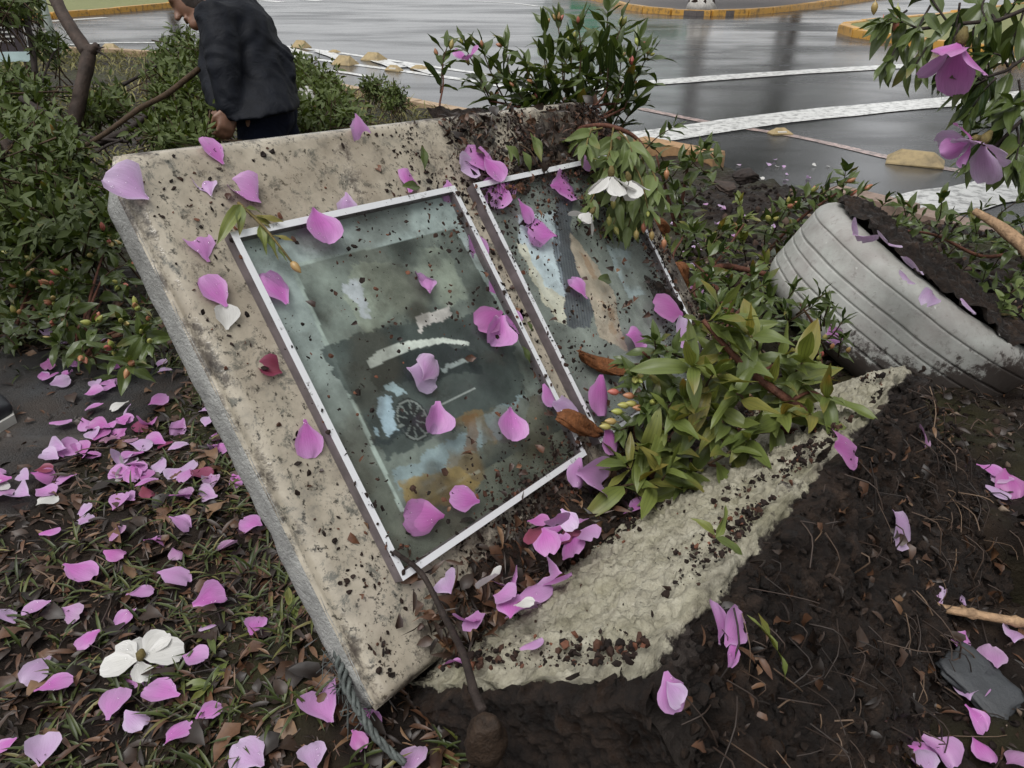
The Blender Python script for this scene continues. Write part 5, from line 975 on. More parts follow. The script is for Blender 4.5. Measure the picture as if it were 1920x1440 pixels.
# jacket: one shell from hem to collar with sleeves
sx = unit(hipR - hipL); 
def ring(c, a, th, ha, hb): t = unit(np.cross(th, sx)); return (c, sx * ha, t * hb)
spine = [am(494, 212, -.01), am(490, 182, .0), am(484, 140, .01), am(473, 100, .005), am(458, 60, 0), am(436, 26, 0), am(410, 4, 0), am(396, -6, 0)]
dirs = np.gradient(np.array(spine), axis=0); hb = [.155, .150, .138, .134, .130, .114, .080, .060]; ha = [.255, .235, .205, .20, .21, .205, .13, .085]
jk = [loft([ring(np.array(spine[i]), 0, dirs[i], ha[i], hb[i]) for i in range(8)], 28)]
jk += [capsule([shL + [.04, .05, -.02], shL, (shL + elL) / 2 + [.01, 0, 0], elL, (elL + wrL) / 2 + [.0, 0, 0], wrL + (elL - wrL) * .02], [.085, .088, .074, .066, .058, .050], 14), capsule([shR + [.04, -.05, -.02], shR, elR, wrR + (elR - wrR) * .02], [.085, .085, .064, .048], 14), capsule([am(548, 170, .05), am(540, 150, .0), am(520, 110, 0)], [.02, .05, .07], 12)]
V, F = union(jk, .011, 5); wr_ = (fbm(V, 9, 3, 120) - .5) * .030 + (np.sin(fbm(V, 5, 2, 122) * 40) * .004); nn_ = V - np.array([np.interp(V[:, 2], [min(p[2] for p in spine), max(p[2] for p in spine)], [spine[0][q], spine[-1][q]]) for q in range(3)]).T
V = V + nn_ / (np.linalg.norm(nn_, axis=1)[:, None] + 1e-6) * wr_[:, None]; jo = piece('jacket', V, F, JACKET, person)
seam = [am(402, 0, -.20), am(440, 40, -.22), am(476, 100, -.215), am(510, 140, -.20), am(530, 158, -.17)]
tj = [capsule([hipL + [0, .02, -.02], kneeL, footL + [0, 0, .03]], [.105, .09, .075], 14), capsule([hipR + [0, 0, -.02], kneeR, footR + [0, 0, .03]], [.105, .09, .075], 14), capsule([hipL + [.02, .04, -.02], hipR + [0, 0, -.02]], [.11, .11], 14), capsule([am(518, 186, .04), am(522, 215, .04)], [.085, .085], 12)]
V, F = union(tj, .011, 5); V = V + (fbm(V, 10, 3, 130)[:, None] - .5) * .02; piece('trousers', V, F, JEANS, person)
V, F = ball((0, 0, 0), 1, 24, 16); hp = V.copy(); V = V @ np.array([hf * .100, np.cross(hf, hup) * .083, hup * .124]); kp = ~((hp[:, 0] > .35) & (hp[:, 2] < .55)) & ~(hp[:, 2] < -.35); V = V * (1.03 + .07 * fbm(V * 1.0, 40, 3, 140)[:, None]) - hf * .008; V[~kp] *= .80; piece('hair', V + headc, F, HAIR, person)
for ft, nm in ((footL, 0), (footR, 1)): V, F = union([capsule([ft + [.03, 0, -.005], ft + [-.08, 0, -.012], ft + [-.16, 0, -.02]], [.045, .043, .032], 10)], .008, 3); piece('shoe', V, F, SHOE, person)
# stick held in the hands
r = empty('held_stick', am(380, 246, -.1), 'thin bare stick held in the hands of the bending person', 'stick'); P = dens([am(436, 214, -.18), am(410, 232, -.10), am(384, 250, -.08), am(352, 282, -.05)], 14); V, F = tube(P, np.linspace(.006, .008, 14), 7, rough=.2); piece('shaft', V, F, WOOD, r)

# second person: only a shoe tip reaches into the frame at the left
q = gp(14, 822, 0); fx = np.array([q[0] - .02, q[1] + .03, .012]); fd = unit([.86, -.30, 0]); sd = np.array([-fd[1], fd[0], 0])
ank = fx - fd * .20 + np.array([0, 0, .10]); kn = ank + np.array([-.02, .02, .40]); hp_ = kn + np.array([-.05, .08, .42]); hp2 = hp_ + sd * .2; ank2 = ank + sd * .14 - fd * .34; kn2 = ank2 + np.array([-.02, .0, .40]); ch = (hp_ + hp2) / 2 + [-.02, 0, .45]; hd_ = ch + np.array([.02, 0, .33])
P_, E2 = head_parts(hd_, fd, (0, 0, 1)); P_ += [capsule([hd_ + [-.02, 0, -.06], ch + [0, 0, .12], ch], [.055, .06, .11], 12), capsule([ch, (hp_ + hp2) / 2], [.14, .13], 14)]
for a, b, c_ in ((hp_, kn, ank), (hp2, kn2, ank2)): P_.append(capsule([a, b, c_], [.085, .058, .042], 10))
arms = []
for s_ in (-1, 1): s0 = ch + sd * s_ * .19 + [0, 0, .06]; e0 = s0 + sd * s_ * .05 + np.array([0, 0, -.29]); w0 = e0 + fd * .08 + np.array([0, 0, -.24]); P_ += [capsule([ch, s0, e0, w0], [.08, .052, .042, .028], 10)] + hand(w0, (0, 0, -1), -sd * s_, s_, .5); arms.append((s0, e0, w0))
V, F = union(P_, .010, 4); p2 = piece('person', V, F, SKIN); tag(p2, 'person outside the frame, only a dark shoe tip showing at left', 'person')
V, F = union([capsule([hp_ + [0, 0, .05], kn, ank + [0, 0, .02]], [.10, .075, .062], 14), capsule([hp2 + [0, 0, .05], kn2, ank2 + [0, 0, .02]], [.10, .075, .062], 14), capsule([hp_, hp2], [.11, .11], 12)], .012, 4); piece('trousers', V, F, JEANS, p2)
V, F = union([loft([((hp_ + hp2) / 2 + [0, 0, -.02], sd * .20, fd * .15), ((hp_ + hp2) / 2 + [0, 0, .2], sd * .20, fd * .15), (ch, sd * .22, fd * .15), (ch + [0, 0, .1], sd * .19, fd * .11), (ch + [0, 0, .17], sd * .08, fd * .08)], 20)] + [capsule([a, b, c_ + (b - c_) * .05], [.085, .065, .05], 12) for a, b, c_ in arms], .012, 4); piece('jacket', V, F, JACKET, p2)
for a in (ank, ank2):
    g = a * [1, 1, 0] + [0, 0, .012]
    V, F = union([loft([(g - fd * .07 + [0, 0, .05], sd * .036, np.array([0, 0, .045])), (g + [0, 0, .055], sd * .042, np.array([0, 0, .05])), (g + fd * .10 + [0, 0, .045], sd * .046, np.array([0, 0, .038])), (g + fd * .17 + [0, 0, .035], sd * .044, np.array([0, 0, .026])), (g + fd * .205 + [0, 0, .028], sd * .03, np.array([0, 0, .018]))], 18), capsule([a + [0, 0, -.02], a + [0, 0, .03]], [.05, .048], 12)], .006, 3); sh = piece('shoe', V, F, SHOE, p2)
    Q = np.array([g - fd * .085 + sd * 0, g - fd * .07 + sd * .042, g + fd * .1 + sd * .052, g + fd * .17 + sd * .048, g + fd * .212 + sd * .02, g + fd * .212 - sd * .02, g + fd * .17 - sd * .048, g + fd * .1 - sd * .052, g - fd * .07 - sd * .042])[:, :2]; V, F = slabpoly(Q, .008, .030); piece('sole', V, F, SOLE, sh, smooth=False)
    V, F = tube(dens([g + fd * .02 + [0, 0, .12], g + fd * .09 + sd * -.03 + [0, 0, .125], g + fd * .16 - sd * .02 + [0, 0, .09], g + fd * .17 - sd * .03 + [0, 0, .04], g + fd * .12 - sd * .05 + [0, 0, .03]], 20), .0028, 6); piece('shoelace', V, F, SHOE, sh)

# ================================================================== STICKS, ROOT, ROPE, BARK, STONES
r = empty('root_stick', SL(.06, .56, .05), 'dark stick leaning across the slab foot with a muddy root lump', 'stick')
P = dens([SL(*slab_st(735, 1035, .02), .024), SL(*slab_st(790, 1075, .03), .03), at(830, 1150, .93), at(868, 1225, .855), at(890, 1300, .80), at(906, 1335, .775)], 26); V, F = tube(P, np.linspace(.0032, .0055, 26), 9, rough=.25, seed=2); piece('shaft', V, F, BARK_DARK, r)
V, F = ball((0, 0, 0), (.022, .017, .036), 28, 20); V = V * (.62 + .75 * fbm(V, 60, 4, 7)[:, None]) + at(912, 1388, .765); piece('root_lump', V, F, m_bark('root_brown', (.03, .018, .011), 70), r)
ROPE = simple('rope_grey', (.07, .08, .075), .7, .6, 90, .8, .002)
r = empty('frayed_rope', gp(700, 1390, .02), 'frayed grey braided rope beside the foot of the slab', 'rope')
core0 = dens([at(632, 1200, .94), at(645, 1270, .92), at(672, 1330, .90), at(700, 1375, .89), at(738, 1415, .88), at(760, 1430, .88)], 60)
core = core0
for kx_ in range(3):
    T = np.gradient(core, axis=0); T /= np.linalg.norm(T, axis=1)[:, None]; e = np.cross(T, DN); e /= np.linalg.norm(e, axis=1)[:, None]; g = np.cross(T, e); ph = np.linspace(0, 26, 60) + kx_ * 2.094; open_ = np.linspace(.0055, .0028, 60)[:, None]
    V, F = tube(core + open_ * (np.cos(ph)[:, None] * e + np.sin(ph)[:, None] * g) * np.where(np.arange(60) < 22, 1.0, .8)[:, None], .0028, 7, rough=.4, seed=kx_); piece('strand', V, F, ROPE, r)
fb = MB()
for q in range(46): i0 = random.randrange(0, 34); p = core[i0]; V, F = tube(dens([p, p + RNG.normal(0, .010, 3) + [0, 0, -.01], p + RNG.normal(0, .016, 3) + [0, -.004, -.03]], 5), .0007, 3, cap=False); fb.add(V, F)
fb.obj('loose_fibres', ROPE, r)['kind'] = 'stuff'
def chunk(name, label, cat, c, Rm, h, mat, seed, group=None, amp=.35, root=None):
    """angular lump: box with bent, broken faces"""
    n = 9; V, F, k = [], [], 0
    for ax in range(3):
        for sg in (-1, 1):
            A, Bm = np.meshgrid(np.linspace(-1, 1, n), np.linspace(-1, 1, n), indexing='ij'); q = np.zeros((n, n, 3)); q[..., ax] = sg; q[..., (ax + 1) % 3] = A if sg > 0 else -A; q[..., (ax + 2) % 3] = Bm; V.append(q.reshape(-1, 3)); F.append(grid(n, n) + k); k += n * n
    V = np.concatenate(V); V = V * (1 - .16 * (np.sort(abs(V), 1)[:, 1] > .98)[:, None]); W = V * np.array(h); W = W + (fbm(V * 1.3 + seed, 1.6, 4, seed)[:, None] - .5) * amp * np.array(h) * 2 * np.sign(V + 1e-9) * .5
    if name == 'bark_piece': W = W * np.c_[np.ones(len(V)), 1 - .62 * abs(V[:, 0] + .25 * np.sin(seed)).clip(0, 1) ** 1.6, 1 - .7 * abs(V[:, 0]) ** 2] + np.c_[np.zeros((len(V), 2)), .012 * np.sin(V[:, 0] * 2 + seed)]
    W = W @ np.asarray(Rm).T + np.array(c); o = piece(name, W, np.concatenate(F), mat, root); return tag(o, label, cat, group) if root is None else o
def Rdir(d, up): return frame_from(d, up)[:, [1, 0, 2]] * np.array([1, -1, 1])
def bark(label, a, b, w, th, mat, up, seed, cat='bark piece'):
    a, b = np.array(a), np.array(b); return chunk('bark_piece', label, cat, (a + b) / 2, Rdir(b - a, up), [np.linalg.norm(b - a) / 2, w, th], mat, seed, 'loose bark pieces', .7)
bark('orange-brown bark piece lying across the lower right frame corner', SL(*slab_st(1032, 786, .02), .03), SL(*slab_st(1124, 812, .02), .035), .017, .006, WOOD, DN, 3)
bark('orange-brown bark piece wedged above the leafy shoot', SL(*slab_st(1078, 664, .02), .03), SL(*slab_st(1175, 702, .02), .03), .014, .006, WOOD, DN, 5)
bark('red-brown broken log right of the slab corner', at(1205, 412, 1.95), at(1246, 440, 1.98), .022, .02, WOOD, (0, 0, 1), 7); bark('short red-brown log below the slab right edge', at(1258, 498, 1.85), at(1292, 534, 1.85), .020, .018, WOOD, (0, 0, 1), 9)
bark('dark flat bark strip on the wet soil near the street', at(1335, 340, 3.2), at(1378, 350, 3.2), .07, .012, BARK_GREY, (0, 0, 1), 11); bark('dark thick bark strip beside the scattered petals', at(1376, 326, 3.3), at(1420, 338, 3.3), .06, .025, BARK_DARK, (0, 0, 1), 13)
r = empty('broken_branch', at(1880, 440, 1.95), 'pale freshly broken branch at the right picture edge', 'branch'); V, F = tube(dens([at(1828, 396, 2.05), at(1868, 420, 2.0), at(1915, 458, 1.95), at(2000, 540, 1.9)], 18), np.linspace(.010, .026, 18), 10, rough=.25, seed=5); piece('limb', V, F, WOOD_PALE, r)
r = empty('bamboo_cane', gp(1800, 1150, .03), 'thin jointed brown cane poking over the dark hole', 'cane')
p0, p1 = gp(1705, 1130, .05), gp(2000, 1182, .06); P = dens([p0, (p0 + p1) / 2, p1], 30); rr = np.full(30, .0065); rr[[5, 12, 20, 27]] = .009; V, F = tube(P, rr, 9, rough=.1); piece('cane', V, F, WOOD_PALE, r)
for lb, (u, v), s_ in (('dark grey flat stone shard at the lower right', (1835, 1288), (.045, .032, .006)),): p = gp(u, v, .02); chunk('stone_shard', lb, 'stone', p + [0, 0, .01], frame_from([.8, .5, .12], [0, -.3, 1]), s_, m_conc('slate', (.035, .038, .042), .1), 15, amp=.5)

# ================================================================== PETALS
def drops(root, V, L, n, Rm, loc):
    """water beads on a petal: one small part"""
    mb = MB(); t = np.linspace(0, np.pi / 2, 4); rg = random
    hV, hF = ball((0, 0, 0), 1, 8, 6)
    for _ in range(n):
        q = V[rg.randrange(len(V))] * .8 + V[rg.randrange(len(V))] * .2; r_ = rg.uniform(.0008, .0021); mb.add(hV * np.array([1, 1, .55]) * r_ + q * L + [0, 0, .0004], hF)
    P, F = mb.get(); return link('water_drops', mesh('water_drops', P, F, DROP), root)
def petal(pos, d, up, L, mat, label, group, var=None, beads=0, wsc=1.0):
    i = (random.randrange(5) if random.random() < .8 else random.choice((5, 6))) if var is None else var; Rm = frame_from(d, up); base = pos - unit(d) * L * .5
    o = link('fallen_petal', pet_data(i, mat), None, mat4(Rm, base, np.array([L * wsc, L, L]))); tag(o, label, 'petal', group)
    if beads: dr = drops(o, PET_T[i][0], 1.0, beads, Rm, base); dr.scale = (1, 1, 1); 
    return o
def drops(root, V, L, n, Rm, loc):
    mb = MB(); hV, hF = ball((0, 0, 0), 1, 8, 6); S = max(abs(root.matrix_basis.to_scale()[1]), 1e-4)
    for _ in range(n): q = V[random.randrange(len(V) // 5, len(V))] * .85; r_ = random.uniform(.0010, .0028) / S; mb.add(hV * np.array([1, 1, .5]) * r_ + q + [0, 0, .0003 / S], hF)
    P, F = mb.get(); o = link('water_drops', mesh('water_drops', P, F, DROP), root); o['kind'] = 'stuff'; return o
def petal_on(plane_p, plane_n, u, v, px, ang, mat, label, group, off=.004, var=None, beads=0, tilt=.07, wsc=1.05):
    n_ = unit(plane_n); p = plane_hit(u, v, plane_p + n_ * off, n_); a = rad(ang); q = plane_hit(u + px * math.cos(a), v + px * math.sin(a), plane_p + n_ * off, n_); L = np.linalg.norm(q - p)
    L = 1.0 * min(L, px / FPX * np.linalg.norm(p - CC) * 1.25); return petal(p, q - p, n_ + RNG.normal(0, tilt, 3), L, mat, label, group, var, beads, wsc)
GS = 'petals stuck to the slab'; GF = 'petals on the framed glass'
# (u, v, length px, direction of the broad end in the photo, material, label, group, height above slab, beads)
SP = [(237, 350, 100, 208, PETAL_PALE, 'large pale lilac petal draped over the top left slab corner', GS, .006, 12), (400, 281, 66, 235, PETAL, 'pink petal touching the top edge near the left slab corner', GS, .003, 8), (385, 338, 62, 250, PETAL_PALE, 'pale lilac petal with beads below the top edge petal', GS, .004, 10), (460, 359, 76, 215, PETAL, 'wide pink beaded petal above the small green twig', GS, .004, 9), (676, 243, 62, 75, PETAL, 'single pink petal standing at the middle of the top edge', GS, .004, 4), (378, 458, 70, 250, PETAL, 'pink petal with a brown rim left of the frame corner', GS, .004, 5), (404, 545, 74, 235, PETAL, 'pink petal lying over a whitish one left of the frame', GS, .007, 6), (424, 595, 46, 265, PETAL_WHITE, 'whitish muddy petal left of the frame', GS, .003, 0), (600, 424, 76, 70, PETAL, 'pink petal with an open slit on the top frame rail', GF, .024, 6), (652, 386, 52, 85, PETAL_PALE, 'lilac petal tucked behind the top frame rail', GS, .006, 4), (520, 537, 76, 240, PETAL, 'broad pink petal at the top left of the framed print', GF, .020, 7), (507, 690, 48, 200, PETAL_RED, 'dark red wilted petal left of the frame', GS, .003, 0), (578, 822, 74, 80, PETAL, 'rosy petal with pointed tip left of the frame', GS, .005, 5), (802, 522, 56, 262, PETAL, 'pink petal with a stalk on the framed print', GF, .020, 5), (771, 336, 48, 275, PETAL, 'half folded pink petal above the frame top', GS, .006, 0), (843, 360, 46, 80, PETAL, 'narrow upright pink petal between the two frames at the top', GS, .01, 3), (893, 455, 70, 65, PETAL, 'narrow pink petal in the gap between the two frames', GS, .006, 3), (934, 548, 66, 65, PETAL, 'thin pink petal lower in the gap between the frames', GS, .006, 0), (795, 702, 66, 20, PETAL_PALE, 'crumpled pale petal near the middle of the framed print', GF, .020, 4), (806, 690, 50, 300, PETAL_PALE, 'pale petal folded over the crumpled one on the print', GF, .022, 2), (818, 782, 62, 95, PETAL, 'curled pink petal on the car wheel of the print', GF, .020, 2), (957, 795, 66, 90, PETAL, 'smooth pink beaded petal pointing up at the print right side', GF, .020, 8), (798, 968, 74, 180, PETAL, 'big pink petal at the bottom of the framed print', GF, .020, 9), (873, 936, 56, 190, PETAL, 'pink petal pointing right near the frame foot', GF, .020, 3), (920, 597, 58, 150, PETAL, 'pink petal of a split bloom on the frame right rail', GF, .022, 3), (935, 618, 58, 105, PETAL, 'lower pink petal of the split bloom on the frame', GF, .022, 5), (964, 600, 56, 250, PETAL, 'pink petal hanging into the gap beside the split bloom', GS, .012, 3), (1060, 346, 66, 355, PETAL, 'pink beaded petal lying on the soil above the right frame', GS, .022, 5), (985, 395, 52, 60, PETAL, 'crinkled pink petal at the top of the right frame', GF, .022, 2), (1018, 432, 56, 200, PETAL, 'bright pink petal on the pale patch of the right print', GF, .022, 2), (1088, 538, 52, 240, PETAL, 'pink petal on the dark band of the right print', GF, .022, 3), (903, 298, 62, 200, PETAL, 'big pink petal of the bloom at the upper slab middle', GS, .016, 4), (922, 318, 58, 60, PETAL, 'ruffled pink petal of the bloom at the upper slab middle', GS, .020, 3), (880, 312, 44, 160, PETAL_PALE, 'small lilac petal left of the ruffled bloom', GS, .012, 0), (935, 355, 66, 120, PETAL, 'broad pink petal below the ruffled bloom', GS, .016, 3), (950, 345, 50, 300, PETAL, 'upturned pink petal right of the ruffled bloom', GS, .018, 2), (1106, 303, 30, 200, PETAL, 'small pink petal under the hanging branch', GS, .03, 0), (1030, 740, 46, 60, PETAL, 'shredded pink petal at the lower rail break', GF, .024, 0), (1062, 765, 56, 20, PETAL_PALE, 'pale petal pinned under the bark piece', GF, .022, 0), (1085, 885, 56, 95, PETAL, 'pink petal upright at the lower right frame corner', GF, .03, 3), (1112, 895, 64, 20, PETAL, 'pink petal lying against the leafy branch foot', GS, .035, 3), (1130, 740, 78, 85, PETAL, 'long crumpled pink petal between bark and buds', GS, .035, 2), (1146, 822, 60, 60, PETAL, 'pink petal below the green buds', GS, .05, 3), (1196, 632, 50, 10, PETAL, 'frilled pink petal at the right frame foot', GS, .03, 0), (1256, 580, 60, 200, PETAL, 'folded pink petal on the soil right of the right frame', GS, .035, 0), (1286, 628, 66, 280, PETAL_PALE, 'lilac petal standing among the leaves at right', GS, .06, 0)]
for u, v, px, an, mt, lb, gr, off, bd in SP: petal_on(P0, DN, u, v, px, an, mt, lb, gr, off, beads=bd)
# petals piled in the angle of slab and base, and on the base top
BN = -D2; BP = SL(0, TB, .1)
for u, v, px, an, mt, lb, off, bd in [(795, 1136, 74, 210, PETAL, 'smooth pink petal left of the leaning stick', .03, 5), (862, 1106, 52, 280, PETAL, 'pink petal just right of the leaning stick', .04, 6), (866, 1152, 58, 95, PETAL, 'speckled pink petal against the leaning stick', .03, 3), (925, 1108, 50, 130, PETAL_WHITE, 'white petal beside the speckled one', .035, 0), (912, 1078, 36, 180, PETAL_WHITE, 'small white petal higher up by the slab foot', .04, 0), (955, 1092, 46, 200, PETAL, 'pink petal beside the white ones', .04, 0), (1000, 1108, 72, 330, PETAL, 'broad pink petal of the bloom on the base edge', .02, 3), (1040, 1084, 66, 335, PETAL, 'long pink petal of the bloom on the base edge', .02, 2), (975, 1140, 70, 325, PETAL, 'lower pink petal of the bloom on the base edge', .015, 2), (996, 1206, 48, 330, PETAL, 'small pink petal on the pale rough base', .012, 2), (850, 1235, 44, 330, PETAL, 'thin pink petal at the base corner', .02, 0), (1040, 985, 46, 200, PETAL, 'crumpled pink petal heaped at the slab foot', .05, 0), (1062, 1000, 50, 40, PETAL_RED, 'reddish crumpled petal heaped at the slab foot', .05, 0), (1082, 978, 44, 300, PETAL, 'upright pink petal of the heap at the slab foot', .06, 0), (1100, 996, 48, 20, PETAL, 'outer pink petal of the heap at the slab foot', .05, 0), (1030, 1018, 40, 150, PETAL, 'lowest pink petal of the heap at the slab foot', .05, 0), (1196, 948, 60, 330, PETAL, 'narrow pink petal on the mossy base under the leaves', .012, 0)]:
    petal_on(BP, BN, u, v, px, an, mt, lb, 'petals caught at the slab foot', off, beads=bd, tilt=.25)
heapn = []
for k in range(30):
    u, v = (random.gauss(1050, 32), random.gauss(995, 18)) if k < 16 else (random.gauss(930, 60), random.gauss(1115, 26)); mt = random.choice([PETAL] * 4 + [PETAL_PALE] * 2 + [PETAL_WHITE, PETAL_RED]); o = petal_on(BP, unit(BN + RNG.normal(0, .25, 3)), u, v, random.uniform(36, 56), random.uniform(0, 360), mt, 'x', 'petals caught at the slab foot', .035 + .02 * random.random(), tilt=.35); heapn.append((u, v, mt, o))
# petals on the soil face of the base
FP = SL(0, TB, BD + .03)
for u, v, px, an, mt, lb in [(1352, 1165, 82, 275, PETAL, 'large left petal of the bloom stuck on the soil face'), (1378, 1178, 70, 300, PETAL, 'beaded middle petal of the bloom stuck on the soil face'), (1376, 1226, 56, 85, PETAL, 'lower petal of the bloom stuck on the soil face'), (1262, 1298, 84, 70, PETAL, 'narrow pink petal hanging on the soil face'), (1696, 988, 76, 55, PETAL_PALE, 'long thin lilac petal on the soil beside the tyre'), (1590, 838, 72, 10, PETAL, 'flat pink petal across the thick branch end'), (1738, 820, 40, 280, PETAL_PALE, 'small lilac petal on the muddy tyre foot'), (1262, 1300, 50, 60, PETAL_PALE, 'pale petal behind the narrow one on the soil face')]:
    petal_on(FP, DN, u, v, px, an, mt, lb, 'petals on the soil face', .012, beads=4 if px > 55 else 0, tilt=.15)
TP = TC + TA * .10
for u, v, px, an, lb in [(1608, 440, 44, 20, 'lilac petal on the top shoulder of the tyre'), (1660, 455, 40, 60, 'lilac petal at the tyre soil edge'), (1712, 490, 44, 30, 'pink petal on the soil inside the tyre'), (1750, 550, 36, 60, 'lilac petal hanging over the tyre rim'), (1816, 572, 40, 40, 'pink petal at the right of the tyre soil'), (1770, 505, 34, 0, 'small pink petal on the tyre soil'), (1700, 520, 36, 70, 'pink petal near the tyre shoulder')]: petal_on(TP, TA, u, v, px, an, PETAL_PALE, lb, 'petals on the tyre', .012)
petal_on(TC + unit(np.array([-.62, -.72, .2])) * .335, unit([-.6, -.7, .4]), 1562, 625, 44, 70, PETAL, 'narrow pink petal leaning on the tyre tread', 'petals on the tyre', .01)
# petals on the ground: the larger ones where the photo has them
def gpetal(u, v, px, an, mt, lb, grp, tilt=.18, beads=0, extra=.020, wsc=1.0):
    p = gp(u, v, 0.01)
    for _ in range(3): z = float(zf(p[0], p[1])); p = gp(u, v, z + extra)
    return petal_on(p, np.array([0, 0, 1.]), u, v, px, an, mt, lb, grp, 0.0, beads=beads, tilt=tilt, wsc=wsc)
GL = 'petals on the leaf litter'
for u, v, px, an, mt, lb in [(471, 978, 42, 200, PETAL, 'round pink petal nearest the slab on the left litter'), (147, 1067, 60, 20, PETAL, 'pink petal by the dead leaf near the left edge'), (67, 1137, 62, 160, PETAL, 'heart-shaped pink petal near the left edge'), (163, 1195, 58, 150, PETAL, 'narrow pink petal above the white bloom'), (228, 1157, 66, 150, PETAL, 'long rolled pink petal above the white bloom'), (325, 1077, 60, 10, PETAL, 'arched pink petal in mid litter'), (262, 1110, 52, 350, PETAL, 'frilled pink petal in mid litter'), (393, 1123, 66, 340, PETAL, 'pink petal right of the arched one'), (478, 1168, 46, 290, PETAL, 'oval pink petal close to the slab side'), (70, 1255, 74, 135, PETAL_PALE, 'upper lilac petal of the pair at left'), (100, 1282, 76, 340, PETAL, 'lower pink petal of the pair at left'), (303, 1295, 68, 195, PETAL, 'broad pink petal below the white bloom'), (213, 1317, 66, 290, PETAL, 'folded pink petal with dark spots at lower left'), (392, 1332, 58, 330, PETAL, 'round pink petal at lower left centre'), (330, 1370, 66, 310, PETAL, 'big pink petal near the lower picture edge'), (465, 1413, 70, 220, PETAL_PALE, 'pale lilac petal at the lower picture edge'), (585, 1413, 62, 260, PETAL_PALE, 'pale lilac petal next to the rope at the lower edge'), (608, 1320, 68, 250, PETAL, 'muddy spotted petal beside the rope'), (80, 1407, 56, 280, PETAL_PALE, 'speckled lilac petal in the lower left corner'), (8, 1397, 56, 150, PETAL, 'pink petal cut by the lower left picture edge'), (365, 1233, 48, 10, PETAL, 'pink petal tucked right of the white bloom'), (250, 1347, 44, 40, PETAL_PALE, 'small lilac petal right of the folded one'), (93, 995, 42, 340, PETAL, 'pink petal at left in the upper litter'), (212, 1037, 38, 10, PETAL, 'small pale pink petal in the upper litter'), (337, 972, 42, 10, PETAL, 'pink frilled petal in the upper litter'), (670, 1385, 40, 60, PETAL, 'thin pink petal right beside the rope'), (772, 1420, 70, 290, PETAL_PALE, 'lilac petal at the foot of the rope'), (693, 1345, 50, 60, PETAL, 'pink petal slipped behind the rope')]: gpetal(u, v, px, an, mt, lb, GL, beads=5 if px > 60 else 0)
f_ = empty('fallen_bloom', gp(263, 1235, .02), 'white fallen bloom with wet petals on the leaf litter', 'flower')
for a, L in ((200, .05), (160, .055), (110, .05), (20, .058), (300, .04), (60, .045)):
    p = gp(263, 1236, .028); d = np.array([math.cos(rad(a)), math.sin(rad(a)), .0]); o = link('petal', pet_data(random.choice((0, 1, 2)), PETAL_WHITE), f_, mat4(frame_from(d, unit(np.array([0, 0, 1]) + RNG.normal(0, .25, 3))), p - np.array(f_.location) + RNG.normal(0, .002, 3), L))
    drops(o, PET_T[0][0], 1, 5, None, None)
V, F = tube(np.array([gp(263, 1236, .028), gp(264, 1226, .036), gp(266, 1218, .042)]), [.005, .007, .003], 8); piece('calyx', V, F, TWIG_GREEN, f_)
for u, v, an, w_ in ((255, 1262, 110, 'lower left'), (290, 1258, 40, 'lower right'), (300, 1212, 330, 'upper right')): gpetal(u, v, 54, an, PETAL, 'pink petal showing at the ' + w_ + ' of the white fallen bloom', 'petals under the white bloom', .1, extra=.006)
GR = 'petals on the soil at right'
for u, v, px, an, mt, lb in [(1547, 1332, 58, 200, PETAL, 'bright pink petal on the dark soil at lower centre right'), (1632, 1376, 54, 260, PETAL, 'cupped violet petal at the lower right'), (1600, 1306, 58, 20, PETAL, 'shaded violet petal behind the bright one'), (1688, 1212, 60, 270, PETAL_PALE, 'torn lilac petal near the cane'), (1864, 1228, 46, 260, PETAL_PALE, 'small spotted lilac petal above the slate shard'), (1886, 1066, 66, 0, PETAL, 'spotted pink petal above the dark hole'), (1908, 1182, 46, 290, PETAL_PALE, 'lilac petal at the end of the cane'), (1835, 1342, 70, 40, PETAL, 'broad pink petal below the slate shard'), (1762, 1408, 92, 40, PETAL, 'long pink petal at the lower right picture edge'), (1735, 1425, 66, 250, PETAL_PALE, 'pale petal under the long one at the lower edge'), (1858, 880, 60, 20, PETAL, 'pink petal on the soil under the tyre'), (1895, 900, 54, 60, PETAL, 'pink petal at the right edge under the tyre'), (1880, 895, 44, 190, PETAL_PALE, 'lilac petal between the two under the tyre'), (1910, 1420, 50, 330, PETAL_PALE, 'pale petal in the lower right corner'), (1920, 695, 30, 90, PETAL_PALE, 'lilac petal cut by the right picture edge')]: gpetal(u, v, px, an, mt, lb, GR, beads=4 if px > 60 else 0)
# the many small ones: path and litter on the left, soil and street behind the slab
ORD = 'first second third fourth fifth sixth seventh eighth ninth tenth eleventh twelfth thirteenth fourteenth fifteenth sixteenth seventeenth eighteenth nineteenth twentieth'.split()
def name_petals(made, place):
    """colour, row and order from the left single out each petal of a strewn patch"""
    vs = sorted(q[1] for q in made); nb = max(1, min(6, len(made) // 9)); cls = {}
    rows = {1: ('only',), 2: ('upper', 'lower'), 3: ('upper', 'middle', 'lower'), 4: ('top', 'upper', 'lower', 'bottom'), 5: ('top', 'upper', 'middle', 'lower', 'bottom'), 6: ('topmost', 'second', 'third', 'fourth', 'fifth', 'lowest')}[nb]
    for u, v, mt, o in made:
        b = min(nb - 1, int(vs.index(v) * nb / len(vs))); col = {'petal_pink': 'pink', 'petal_lilac': 'pale lilac', 'petal_white': 'white', 'petal_wilted': 'wilted dark red'}[mt.name]; cls.setdefault((b, col), []).append((u, o))
    for (b, col), L in cls.items():
        for i, (u, o) in enumerate(sorted(L, key=lambda q: q[0])): o['label'] = f"{col} petal {place}, {rows[b]} row, {ORD[min(i, 19)]} from left"
